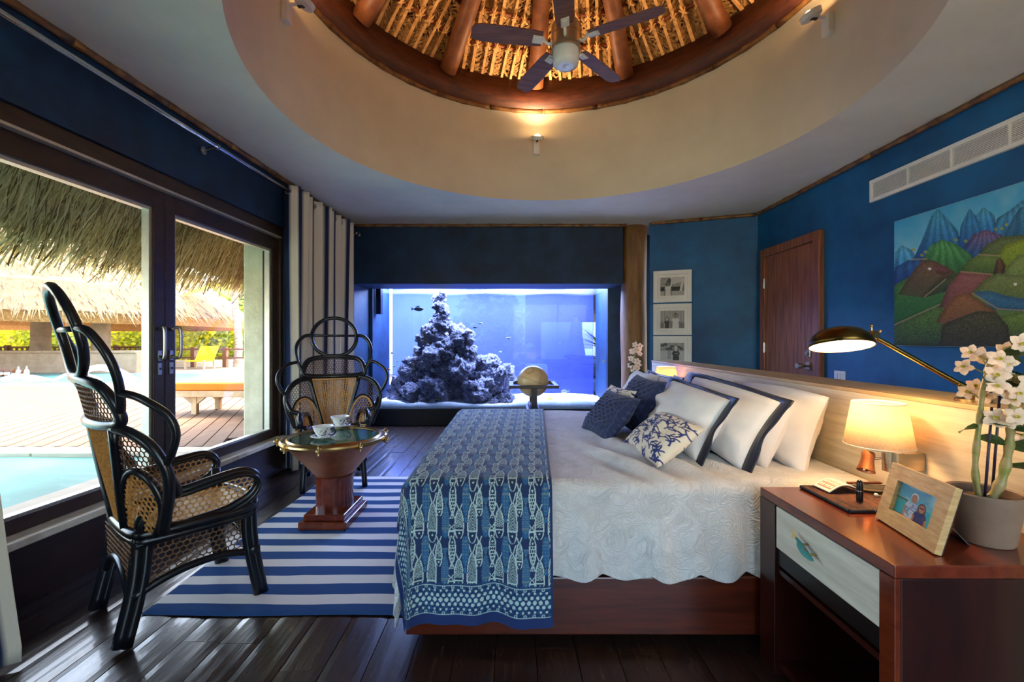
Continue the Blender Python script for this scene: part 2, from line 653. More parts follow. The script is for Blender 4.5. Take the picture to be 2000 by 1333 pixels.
mat('pane_tank_back', rgb(60, 90, 220), 0.5)
glass_mat('window_glass', (0.97, 0.985, 0.975, 1), 1.45)
glass_mat('table_glass', (0.72, 0.84, 0.80, 1), 1.6)
glass_mat('tank_glass', (0.80, 0.88, 1.0, 1), 1.25)
glass_mat('tank_haze_glass', (0.36, 0.46, 0.95, 1), 1.2, haze=0.18, haze_col=(0.36, 0.42, 1.0, 1))  # blue haze of the water is put into the back pane
glass_mat('water_top', (0.8, 0.9, 1, 1), 1.33, haze=0.06, haze_col=(0.9, 0.95, 1, 1))
# outdoors
mat('deck_wood', rgb(122, 94, 74), 0.8, spec=0.2, col2=rgb(98, 72, 54), nscale=3, stretch=(8, 1, 1), bump=0.08)
mat('deck_gap', rgb(90, 70, 54), 0.9)
mat('paving', rgb(140, 122, 104), 0.9, spec=0.2, col2=rgb(124, 106, 88), nscale=4, bump=0.1)
mat('pool_water', rgb(80, 136, 130), 0.3, col2=rgb(60, 118, 114), nscale=1.4, bump=0.25, bscale=7, spec=0.12)
mat('pool_coping', rgb(176, 160, 138), 0.8, nscale=5, bump=0.1)
mat('straw', rgb(214, 198, 146), 0.85, col2=rgb(170, 152, 100), nscale=14, ramp=(0.25, 0.75), trans=0.1)
mat('straw_light', rgb(238, 226, 178), 0.85, col2=rgb(216, 202, 150), nscale=14, trans=0.1)
mat('straw_dark', rgb(140, 116, 68), 0.9, col2=rgb(104, 82, 44), nscale=14)
mat('straw_far', rgb(142, 114, 84), 0.9, col2=rgb(100, 74, 48), nscale=10, ramp=(0.2, 0.8), bump=1.0, bscale=16)
mat('straw_under', rgb(176, 128, 74), 0.9, col2=rgb(132, 88, 46), nscale=20, bump=0.8)
mat('column_stucco', rgb(150, 128, 106), 0.8, col2=rgb(128, 106, 86), nscale=4, bump=0.3, bscale=20)
mat('stone_wall', rgb(168, 138, 112), 0.85, col2=rgb(148, 118, 94), nscale=4, bump=0.3, bscale=20)
mat('rail_wood', rgb(130, 84, 56), 0.7, nscale=8)
mat('bark', rgb(206, 182, 158), 0.9, col2=rgb(150, 120, 98), nscale=6, stretch=(1, 1, 6), bump=0.6)
mat('foliage', rgb(218, 208, 40), 0.6, col2=rgb(150, 160, 28), nscale=3, trans=0.5)
mat('foliage_dark', rgb(170, 176, 40), 0.6, col2=rgb(96, 118, 26), nscale=3, trans=0.45)
mat('orange_cushion', rgb(216, 130, 18), 0.85, col2=rgb(204, 116, 12), nscale=4)
mat('yellow_cloth', rgb(246, 206, 20), 0.85, nscale=4, trans=0.25)
mat('blue_towel', rgb(70, 160, 210), 0.9, nscale=10)
mat('teak', rgb(206, 172, 128), 0.65, col2=rgb(180, 144, 102), nscale=5, bump=0.05)
mat('water_jet', rgb(250, 252, 252), 0.4, trans=0.5, nscale=20)
mat('bottle_amber', rgb(120, 60, 24), 0.15, nscale=5)
mat('bottle_clear', rgb(200, 214, 220), 0.1, nscale=5)
mat('bottle_label', rgb(236, 226, 206), 0.6, nscale=10)
mat('ground_earth', rgb(226, 212, 188), 0.95, col2=rgb(180, 160, 124), nscale=0.7)
mat('lounge_wall', rgb(236, 230, 218), 0.85, nscale=2)
mat('lounge_dark', rgb(40, 44, 50), 0.6, nscale=4)
mat('lounge_floor', rgb(70, 80, 100), 0.4, nscale=3)

mat('reflector_white', rgb(250, 244, 228), 0.4, nscale=5)
mat('reflection_green', rgb(176, 200, 190), 0.4, col2=rgb(150, 176, 166), nscale=6)  # grey-green reflection of the table glass, put into the bowl's inside colour
mat('lounge_thatch', rgb(214, 190, 150), 0.9, col2=rgb(170, 140, 100), nscale=20, bump=0.8)
mat('straw_tuft', rgb(160, 130, 92), 0.9, col2=rgb(112, 84, 54), nscale=14)
mat('cherry_rail', rgb(92, 36, 19), 0.28, col2=rgb(60, 20, 11), nscale=4, stretch=(0.6, 4, 7), bump=0.03, coat=0.2)  # darkened so the low foreground shade sits in the rail's colour
# ------------------------------------------------------------------ room shell
ZC = 2.93
YB = 6.70
YN = -2.2
XR = 3.13
RC = Vector((0.35, 3.05, 0))
RR = 1.99


def XL(Y, d=0.0):
    return -2.48 + 0.0424 * Y + d


def lw(mb, y0, y1, d0, d1, z0, z1):
    """box lying along the left wall; d is the distance into the room from the wall face"""
    return mb.hexa([(XL(y0, d0), y0, z0), (XL(y0, d1), y0, z0), (XL(y1, d1), y1, z0), (XL(y1, d0), y1, z0),
                    (XL(y0, d0), y0, z1), (XL(y0, d1), y0, z1), (XL(y1, d1), y1, z1), (XL(y1, d0), y1, z1)])


# floor with planks
fl = struct(MB().box(-2.6, 3.3, YN - 0.1, YB + 0.25, -0.10, -0.016), 'floor', 'floor_gap', 'dark hand scraped hardwood plank floor')
PW = 0.17
x = -2.62
col_i = 0
while x < 3.2:
    y = YN - random.uniform(0, 1.4)
    while y < YB + 0.1:
        L = random.uniform(1.1, 2.1)
        a, b = max(y, YN), min(y + L, YB + 0.1)
        if b - a > 0.08:
            mb = MB()
            nx = 7
            z = -0.002 * random.random()
            xs = [x + 0.002 + (PW - 0.004) * i / (nx - 1) for i in range(nx)]
            zs = [z - 0.0025] + [z - 0.0012 * random.random() for _ in range(nx - 2)] + [z - 0.0025]
            P = np.array([[(xs[i], yy, zs[i]) for i in range(nx)] for yy in (a + 0.0015, b - 0.0015)])
            mb.grid(P)
            o = len(mb.v)
            mb.add([(xs[0], a + 0.0015, -0.016), (xs[-1], a + 0.0015, -0.016), (xs[-1], b - 0.0015, -0.016), (xs[0], b - 0.0015, -0.016)], [])
            mb.f += [(0, nx, o + 3, o), (nx - 1, o + 1, o + 2, 2 * nx - 1), tuple(range(nx)) + (o + 1, o), (o + 3, o + 2) + tuple(range(2 * nx - 1, nx - 1, -1)), (o, o + 3, o + 2, o + 1)]
            mb.build('floor_plank', 'floor_wood', fl)
        y += L
    x += PW
    col_i += 1

# left wall: blue plaster above the doors, wall beyond the doors, dark plinth below the sill
ZS = 0.35           # sill
ZH = 2.44           # underside of the blue plaster
YD1 = 4.40          # far end of the doors
wlft = MB()
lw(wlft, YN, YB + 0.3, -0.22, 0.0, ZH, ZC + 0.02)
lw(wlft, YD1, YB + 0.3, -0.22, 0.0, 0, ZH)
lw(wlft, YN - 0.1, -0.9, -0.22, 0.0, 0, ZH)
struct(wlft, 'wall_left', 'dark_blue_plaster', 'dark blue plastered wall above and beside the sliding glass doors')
bl = MB()
lw(bl, -0.9, YD1, -0.20, 0.0, 0, ZS - 0.04)
struct(bl, 'baseboard_left', 'dark_wood', 'dark wooden plinth under the stone door sill')
sl = MB()
lw(sl, -0.9, YD1, -0.12, 0.05, ZS - 0.04, ZS)
struct(sl, 'trim_1', 'sill_stone', 'pale stone sill below the sliding glass doors', bevel=0.006)
hd = MB()
lw(hd, -0.9, YD1, -0.20, -0.02, 2.33, ZH)
lw(hd, YD1 - 0.05, YD1, -0.20, -0.02, ZS, 2.33)
lw(hd, -0.9, -0.85, -0.20, -0.02, ZS, 2.33)
struct(hd, 'trim_2', 'frame_wood', 'dark brown head frame over the sliding glass doors', bevel=0.004)
hl = MB()
lw(hl, -0.9, YD1 - 0.05, -0.10, -0.005, 2.325, 2.34)
struct(hl, 'trim_3', 'alu', 'thin metal track line along the door head')


def glass_door(num, y0, y1, handle_at, hs, label, dd=0.0):
    c = (XL((y0 + y1) / 2, -0.1), (y0 + y1) / 2, ZS)
    t = thing('door_%d' % num, label, 'door', c, 0, None, 'structure')
    st = 0.085
    z0, z1 = ZS + 0.005, 2.325
    for (a, b) in ((y0, y0 + st), (y1 - st, y1)):
        m = MB(); lw(m, a, b, -0.13 + dd, -0.05 + dd, z0, z1); m.build('stile', 'frame_wood', t, bevel=0.004)
    for (a, b) in ((z0, z0 + 0.075), (z1 - 0.125, z1)):
        m = MB(); lw(m, y0 + st, y1 - st, -0.13 + dd, -0.05 + dd, a, b); m.build('rail', 'frame_wood', t, bevel=0.004)
    m = MB(); lw(m, y0 + st, y1 - st, -0.098 + dd, -0.090 + dd, z0 + 0.075, z1 - 0.125)
    pn = m.build('glass_pane', 'window_glass', t)
    for (a, b, c0, c1) in ((y0 + st, y0 + st + 0.022, z0 + 0.075, z1 - 0.125), (y1 - st - 0.022, y1 - st, z0 + 0.075, z1 - 0.125),
                           (y0 + st + 0.022, y1 - st - 0.022, z1 - 0.147, z1 - 0.125), (y0 + st + 0.022, y1 - st - 0.022, z0 + 0.075, z0 + 0.085)):
        m = MB(); lw(m, a, b, -0.115 + dd, -0.066 + dd, c0, c1); m.build('glazing_bead', 'alu', t)
    if handle_at is not None:
        yh = handle_at
        zc = 1.28
        hx = XL(yh, -0.05 + dd)
        m = MB()
        m.tube(smooth_pts([(hx + 0.005, yh, zc + 0.10), (hx + 0.035, yh + hs * 0.012, zc + 0.115), (hx + 0.055, yh + hs * 0.02, zc + 0.09), (hx + 0.055, yh + hs * 0.02, zc - 0.07), (hx + 0.035, yh + hs * 0.012, zc - 0.10), (hx + 0.005, yh, zc - 0.085)], 5), 0.011, 8)
        h = m.build('pull_handle', 'steel', t, smooth=True)
        h['label'] = 'bent metal pull handle'
        m = MB()
        m.box(hx, hx + 0.008, yh - 0.016, yh + 0.016, zc - 0.115, zc - 0.045)
        m.box(hx, hx + 0.008, yh - 0.016, yh + 0.016, zc - 0.21, zc - 0.13)
        m.build('lock_plate', 'steel', t, bevel=0.002)
        m = MB(); m.cyl((hx + 0.006, yh, zc - 0.17), (hx + 0.012, yh, zc - 0.17), 0.008, 12); m.build('keyhole', 'black_plastic', t)
    return t


glass_door(1, 1.62, 3.01, 2.965, -1, 'sliding glass door panel with pull handle, behind the side-on wicker chair')
glass_door(2, 3.015, YD1 - 0.05, 3.06, 1, 'sliding glass door panel ending beside the striped curtain')
glass_door(3, -0.85, 1.615, None, 1, 'wide sliding glass door panel next to the camera, out of the picture')

# right wall and the angled wall with the photographs
rw = MB()
rw.box(XR, XR + 0.2, YN - 0.1, 5.54, 0, ZC + 0.02)
struct(rw, 'wall_right', 'blue_plaster', 'bright blue plastered wall with door and landscape painting')
PA, PB = Vector((1.80, 6.02, 0)), Vector((XR, 5.54, 0))
pdir = (PB - PA).normalized()
pnor = Vector((pdir.y, -pdir.x, 0))


def pw(s, n, z):
    """point on the angled wall: s along, n out into the room"""
    p = PA + pdir * s + pnor * n
    return Vector((p.x, p.y, z))


PL = (PB - PA).length
aw = MB()
aw.hexa([pw(0.10, 0, 0), pw(PL, 0, 0), pw(PL + 0.3, -0.25, 0), pw(0.34, -0.25, 0), pw(0.10, 0, ZC + .02), pw(PL, 0, ZC + .02), pw(PL + 0.3, -0.25, ZC + .02), pw(0.34, -0.25, ZC + .02)])
struct(aw, 'wall_angled', 'blue_plaster', 'blue plastered wall with three stacked photo frames')

# far wall around the aquarium
AX0, AX1, AZ0, AZ1 = -2.14, 1.46, 0.26, 2.28
bw = MB()
bw.box(AX1, AX1 + 0.24, YB - 0.06, YB + 0.9, 0, ZC)
bw.box(AX1 + 0.24, 2.4, YB - 0.02, YB + 0.2, 0, ZC)
bw.box(AX0 - 0.25, AX0, YB - 0.02, YB + 0.9, 0, ZC)
bw.box(AX0, AX1, YB - 0.02, YB + 1.3, AZ1, ZC)
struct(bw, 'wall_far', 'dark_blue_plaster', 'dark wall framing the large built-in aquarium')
va = MB().box(XL(6.08) - 0.02, 1.555, 6.08, YB - 0.02, 2.10, ZC)
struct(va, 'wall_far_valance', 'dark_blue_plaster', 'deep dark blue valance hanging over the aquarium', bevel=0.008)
ab = MB().box(AX0, AX1, YB - 0.03, YB + 1.2, 0, AZ0)
struct(ab, 'baseboard_far', 'ebony', 'black base cabinet under the aquarium', bevel=0.005)

# unseen wall behind the camera; its glazed opening is added to let daylight in
nw = MB()
NX0, NX1 = 0.0, 2.75
nw.box(-2.8, NX0, YN - 0.2, YN, 0, ZC)
nw.box(NX1, XR + 0.2, YN - 0.2, YN, 0, ZC)
nw.box(NX0, NX1, YN - 0.2, YN, 2.62, ZC)
nw.box(NX0, NX1, YN - 0.2, YN, 0, 0.25)
struct(nw, 'wall_near', 'blue_plaster', 'blue plastered wall behind the camera with a wide opening added for daylight')
t = thing('window_1', 'wide unseen window added behind the camera to let daylight in', 'window', (1.65, YN - 0.1, 0.12), 0, None, 'structure')
for (a, b) in ((NX0, NX0 + 0.06), (1.62, 1.68), (NX1 - 0.06, NX1)):
    MB().box(a, b, YN - 0.14, YN - 0.07, 0.25, 2.62).build('window_frame', 'frame_wood', t)
for (a, b) in ((NX0 + 0.06, 1.62), (1.68, NX1 - 0.06)):
    MB().box(a, b, YN - 0.107, YN - 0.10, 0.25, 2.62).build('window_pane', 'window_glass', t)

# flat ceiling with the round opening
ce = MB()
n = 120
X0, X1_, Y0_, Y1_ = -2.75, XR + 0.2, YN - 0.2, YB + 0.3
inner, outer = [], []
for i in range(n):
    a = 2 * PI * i / n
    dx, dy = math.cos(a), math.sin(a)
    tx = ((X1_ if dx > 0 else X0) - RC.x) / dx if abs(dx) > 1e-6 else 1e9
    ty = ((Y1_ if dy > 0 else Y0_) - RC.y) / dy if abs(dy) > 1e-6 else 1e9
    q = min(tx, ty)
    inner.append((RC.x + dx * RR, RC.y + dy * RR, ZC))
    outer.append((RC.x + dx * q, RC.y + dy * q, ZC))
ce.add(inner + outer, [(i, (i + 1) % n, n + (i + 1) % n, n + i) for i in range(n)])
o0 = len(ce.v)
cor = [(X0, Y0_), (X1_, Y0_), (X1_, Y1_), (X0, Y1_)]
for (cx, cy) in cor:        # close the four corners of the ceiling
    ang = math.atan2(cy - RC.y, cx - RC.x) % (2 * PI)
    i = int(ang / (2 * PI) * n)
    ce.add([outer[i], (cx, cy, ZC), outer[(i + 1) % n]], [(0, 1, 2)])
# slab above
ce.add([(p[0], p[1], ZC + 0.12) for p in inner + outer], [(n + i, n + (i + 1) % n, (i + 1) % n, i) for i in range(n)])
cl = struct(ce, 'ceiling', 'ceiling_plaster', 'flat grey ceiling with a large round opening and thatched dome')
tag(cl, 'flat warm grey ceiling with a large round opening under a thatched dome', 'ceiling')
dr = MB()
dr.lathe([(RR, ZC), (RR, 3.97)], (RC.x, RC.y, 0), 160)
dr.build('drum_wall', 'drum_plaster', cl, smooth=True)
rb = MB()
rb.lathe([(RR + 0.02, 3.97), (RR - 0.035, 3.97), (RR - 0.05, 4.29), (RR + 0.3, 4.29)], (RC.x, RC.y, 0), 160)
rb.build('ring_beam', 'ring_timber', cl, smooth=True)
for k in range(20):       # bamboo lengths round the lower edge of the ring beam
    a0, a1 = 2 * PI * k / 20, 2 * PI * (k + 1) / 20 - 0.006
    pts = []
    rad = []
    for j in range(9):
        a = a0 + (a1 - a0) * j / 8
        pts.append((RC.x + (RR - 0.012) * math.cos(a), RC.y + (RR - 0.012) * math.sin(a), 3.955))
        rad.append(0.024 + (0.006 if j in (0, 4, 8) else 0))
    MB().tube(pts, rad, 8).build('bamboo_rim', 'bamboo', cl, smooth=True)

SL = 0.70
ZR = 4.33


def cone(r, th, off=0.0):
    return Vector((RC.x + r * math.cos(th), RC.y + r * math.sin(th), ZR + SL * (RR - r) - off))


cb = MB()
cb.lathe([(RR + 0.35, ZR - SL * 0.35), (RR, ZR), (1.0, ZR + SL * (RR - 1.0)), (0.01, ZR + SL * RR)], (RC.x, RC.y, 0), 96)
cb.build('thatch_lining', 'thatch_back', cl)
TH0 = math.radians(92.5)
for k in range(12):
    th = TH0 + k * PI / 6
    p0 = cone(RR - 0.10, th, 0.15)
    p1 = cone(0.10, th, 0.10)
    d = (p1 - p0).normalized()
    pts = [p0 - d * 0.06 + (p1 - p0) * (j / 12) + Vector((random.uniform(-.008, .008), random.uniform(-.008, .008), random.uniform(-.008, .008))) for j in range(13)]
    MB().tube(pts, [0.092 - 0.022 * j / 12 for j in range(13)], 16).build('rafter', 'log_wood', cl, smooth=True)
lash = MB()
for s in (-1, 1):
    lash.tube([(-0.028 * s, -0.03, 0.012), (0, 0, 0.026), (0.028 * s, 0.03, 0.012)], [0.007, 0.010, 0.006], 5)
lash.tube([(0.0, 0.005, 0.02), (0.004, 0.05, 0.022), (-0.002, 0.075, 0.01)], [0.010, 0.008, 0.003], 5)
lash_me = mesh_only(lash, 'lashing', 'lashing', smooth=True)
strands = MB()
for k in range(12):
    thc = TH0 + PI / 12 + k * PI / 6
    if math.sin(thc) < -0.1:
        continue
    er = Vector((math.cos(thc), math.sin(thc), -SL)); el = er.length; er.normalize()      # down the slope
    es = Vector((-math.sin(thc), math.cos(thc), 0))
    en = es.cross(er)
    if en.z > 0:
        en = -en                                                                           # into the room
    t15 = math.tan(PI / 12)

    def bp(r, s, off):
        base = Vector((RC.x + r * math.cos(thc), RC.y + r * math.sin(thc), ZR + SL * (RR - r) - 0.02))
        return base + es * s + en * off
    pr = [1.72, 1.48, 1.25, 1.02, 0.8]
    for r in pr:
        w = r * t15 - 0.02
        MB().tube([bp(r + random.uniform(-.01, .01), -w, 0.035), bp(r - 0.008, 0, 0.04), bp(r + random.uniform(-.01, .01), w, 0.035)], 0.017, 8).build('purlin', 'purlin', cl, smooth=True)
    for i in range(-4, 5):
        s = i * 0.108 + random.uniform(-.012, .012)
        r1 = max((abs(s) + 0.11) / t15, 0.5)
        if r1 > 1.80:
            continue
        a, b = bp(1.96, s * 1.0, 0.055), bp(r1, s * 0.97 + random.uniform(-.008, .008), 0.055)
        m = MB()
        c = (a + b) / 2
        m.obox(c, (b - a).normalized(), es, en, (b - a).length, random.uniform(0.024, 0.034), 0.008)
        m.build('lath', 'lath', cl)
        for r in pr:
            if r > r1 + 0.03:
                M = Matrix.Translation(bp(r, s, 0.058)) @ Matrix((es, -er, en)).transposed().to_4x4() @ Matrix.Rotation(random.uniform(-.3, .3), 4, 'Z') @ Matrix.Scale(random.uniform(.85, 1.2), 4)
                inst(lash_me, 'lashing', M, cl)
    # leaf strands in herringbone
    nst = 1500
    for q in range(nst):
        r = 0.45 + 1.55 * math.sqrt(random.random())
        s = random.uniform(-1, 1) * (r * t15 + 0.03)
        ln = random.uniform(0.10, 0.20)
        w = random.uniform(0.006, 0.013)
        sg = 1 if int(math.floor(s / 0.108 + 0.5)) % 2 == 0 else -1
        ang = sg * random.uniform(0.6, 1.1)
        dv = -er * math.cos(ang) + es * math.sin(ang)
        wv = -er * -math.sin(ang) + es * math.cos(ang)
        p = bp(r, s, random.uniform(0.004, 0.03))
        tl = en * random.uniform(-0.01, 0.014)
        strands.add([p - dv * ln / 2 - wv * w, p - dv * ln / 2 + wv * w, p + dv * ln / 2 + wv * w * .5 + tl, p + dv * ln / 2 - wv * w * .5 + tl], [(0, 1, 2, 3)])
strands.build('palm_leaf_strands', 'palm_thatch', cl, kind='stuff')

# bamboo trims along the wall tops
def bamboo_run(p0, p1, num, label):
    p0, p1 = Vector(p0), Vector(p1)
    L = (p1 - p0).length
    t = thing('trim_%d' % num, label, 'trim', p0, 0, None, 'structure')
    k = max(1, round(L / 0.6))
    for i in range(k):
        a = p0 + (p1 - p0) * (i / k)
        b = p0 + (p1 - p0) * ((i + 0.985) / k)
        pts = [a + (b - a) * (j / 8) for j in range(9)]
        MB().tube(pts, [0.021 + (0.005 if j in (0, 4, 8) else 0) for j in range(9)], 8).build('bamboo_length', 'bamboo', t, smooth=True)


bamboo_run((XL(-2.0, 0.02), -2.0, ZC - 0.022), (XL(6.05, 0.02), 6.05, ZC - 0.022), 4, 'split bamboo moulding along the top of the dark blue wall')
bamboo_run((XL(6.08) + 0.05, 6.055, ZC - 0.022), (1.60, 6.055, ZC - 0.022), 5, 'split bamboo moulding along the top of the valance')
bamboo_run(pw(0.12, 0.02, ZC - 0.022), pw(PL - 0.02, 0.02, ZC - 0.022), 6, 'split bamboo moulding above the photo frames')
bamboo_run((XR - 0.02, 5.5, ZC - 0.022), (XR - 0.02, -2.1, ZC - 0.022), 7, 'split bamboo moulding along the top of the bright blue wall')

# round timber post
pst = MB()
pts, rad = [], []
for j in range(15):
    z = ZC * j / 14
    pts.append((1.745 + 0.008 * math.sin(z * 3), 6.24 + 0.01 * math.cos(z * 2.3), z))
    rad.append(0.186 - 0.012 * z / ZC + 0.004 * math.sin(z * 5.1))
pst.tube(pts, rad, 24)
o = pst.build('timber_post', 'post_wood', None, smooth=True)
tag(o, 'round peeled timber post between aquarium and photo frames', 'post')

# wooden door in the right wall
def rwbox(mb, ya, yb, za, zb, xa, xb):
    return mb.box(XR - xb, XR - xa, min(ya, yb), max(ya, yb), za, zb)


dt = thing('door_4', 'brown wooden door with chrome lever and hinges in blue wall', 'door', (XR, 4.9, 0), 0, None, 'structure')
DY0, DY1 = 4.36, 5.40
m = MB(); rwbox(m, DY0 + 0.10, DY1 - 0.10, 0, 2.32, 0.0, 0.035); dl = m.build('door_leaf', 'door_wood', dt, bevel=0.003)
m = MB(); rwbox(m, DY0, DY0 + 0.095, 0, 2.42, 0.0, 0.055); m.build('door_jamb', 'door_wood', dt, bevel=0.004)
m = MB(); rwbox(m, DY1 - 0.095, DY1, 0, 2.42, 0.0, 0.055); m.build('door_jamb', 'door_wood', dt, bevel=0.004)
m = MB(); rwbox(m, DY0 + 0.095, DY1 - 0.095, 2.325, 2.42, 0.0, 0.055); m.build('door_head', 'door_wood', dt, bevel=0.004)
for zz in (2.0, 1.22, 0.3):
    m = MB(); rwbox(m, DY1 - 0.103, DY1 - 0.083, zz - 0.055, zz + 0.055, 0.03, 0.06); m.cyl((XR - 0.058, DY1 - 0.095, zz - 0.06), (XR - 0.058, DY1 - 0.095, zz + 0.06), 0.008, 8)
    m.build('hinge', 'chrome', dt)
yk = DY0 + 0.175
m = MB(); rwbox(m, yk - 0.033, yk + 0.033, 1.17 - 0.035, 1.17 + 0.035, 0.03, 0.05); m.cyl((XR - 0.05, yk, 1.17), (XR - 0.07, yk, 1.17), 0.02, 16)
m.build('key_lock', 'chrome', dt, bevel=0.003)
m = MB(); rwbox(m, yk - 0.035, yk + 0.035, 1.04 - 0.04, 1.04 + 0.04, 0.03, 0.05)
m.cyl((XR - 0.05, yk, 1.04), (XR - 0.09, yk, 1.04), 0.014, 12)
m.lathe([(0.0, -0.09), (0.028, -0.09), (0.032, -0.075), (0.03, -0.04), (0.0, -0.035)], (XR - 0.06, yk + 0.02, 1.04), 20, axis=(1, 0, 0))
m.build('door_knob', 'chrome', dt, smooth='auto')

# light switch
st = thing('light_switch', 'white double rocker light switch plate right of the wooden door', 'switch', (XR, 4.15, 0.96))
m = MB(); rwbox(m, 4.08, 4.22, 0.90, 1.015, 0.0, 0.008); m.build('plate', 'white_plastic', st, bevel=0.003)
for yy in (4.115, 4.15, 4.185):
    m = MB(); rwbox(m, yy - 0.013, yy + 0.013, 0.925, 0.99, 0.008, 0.013); m.build('rocker', 'white_plastic', st, bevel=0.002)

# air vent
vt = thing('air_vent', 'long white air conditioning grille high on the bright blue wall', 'vent', (XR, 2.9, 2.5))
VY0, VY1, VZ0, VZ1 = 1.7, 3.78, 2.50, 2.69
for (a, b, c, d) in ((VY0, VY1, VZ0, VZ0 + 0.032), (VY0, VY1, VZ1 - 0.032, VZ1), (VY0, VY0 + 0.03, VZ0 + .032, VZ1 - .032), (VY1 - 0.03, VY1, VZ0 + .032, VZ1 - .032)):
    m = MB(); rwbox(m, a, b, c, d, 0.0, 0.028); m.build('grille_frame', 'white_paint', vt, bevel=0.003)
m = MB(); rwbox(m, VY0 + 0.02, VY1 - 0.02, VZ0 + 0.02, VZ1 - 0.02, 0.0, 0.004); m.build('backing', 'vent_dark', vt)
ns = 11
for i in range(ns):
    z = VZ0 + 0.04 + (VZ1 - VZ0 - 0.08) * i / (ns - 1)
    m = MB()
    m.hexa([(XR - 0.006, VY0 + 0.03, z), (XR - 0.022, VY0 + 0.03, z - 0.004), (XR - 0.022, VY1 - 0.03, z - 0.004), (XR - 0.006, VY1 - 0.03, z),
            (XR - 0.006, VY0 + 0.03, z + 0.006), (XR - 0.022, VY0 + 0.03, z + 0.003), (XR - 0.022, VY1 - 0.03, z + 0.003), (XR - 0.006, VY1 - 0.03, z + 0.006)])
    m.build('slat', 'white_paint', vt)
for yy in (2.0, 2.36, 2.72, 3.08, 3.42):
    m = MB(); rwbox(m, yy - 0.006, yy + 0.006, VZ0 + .03, VZ1 - .03, 0.006, 0.026); m.build('mullion', 'white_paint', vt)


# ------------------------------------------------------------------ flat prints (colour per vertex of a fine grid)
def print_grid(name, p00, eu, ev, nu, nv, fn, material, parent):
    """p00 lower-left corner, eu and ev full edge vectors; fn(u, v) -> rgb"""
    p00, eu, ev = Vector(p00), Vector(eu), Vector(ev)
    U, V = np.meshgrid(np.linspace(0, 1, nu), np.linspace(0, 1, nv))
    P = np.array(p00)[None, None] + U[..., None] * np.array(eu) + V[..., None] * np.array(ev)
    m = MB().grid(P)
    return m.build(name, material, parent, colors=fn(U, V))


def mix(img, mask, col, a=1.0):
    m = (np.asarray(mask, float) * a)[..., None]
    img[:] = img * (1 - m) + np.asarray(col) * m


# landscape painting
PY0, PY1, PZ0, PZ1 = 2.12, 3.515, 1.263, 2.263


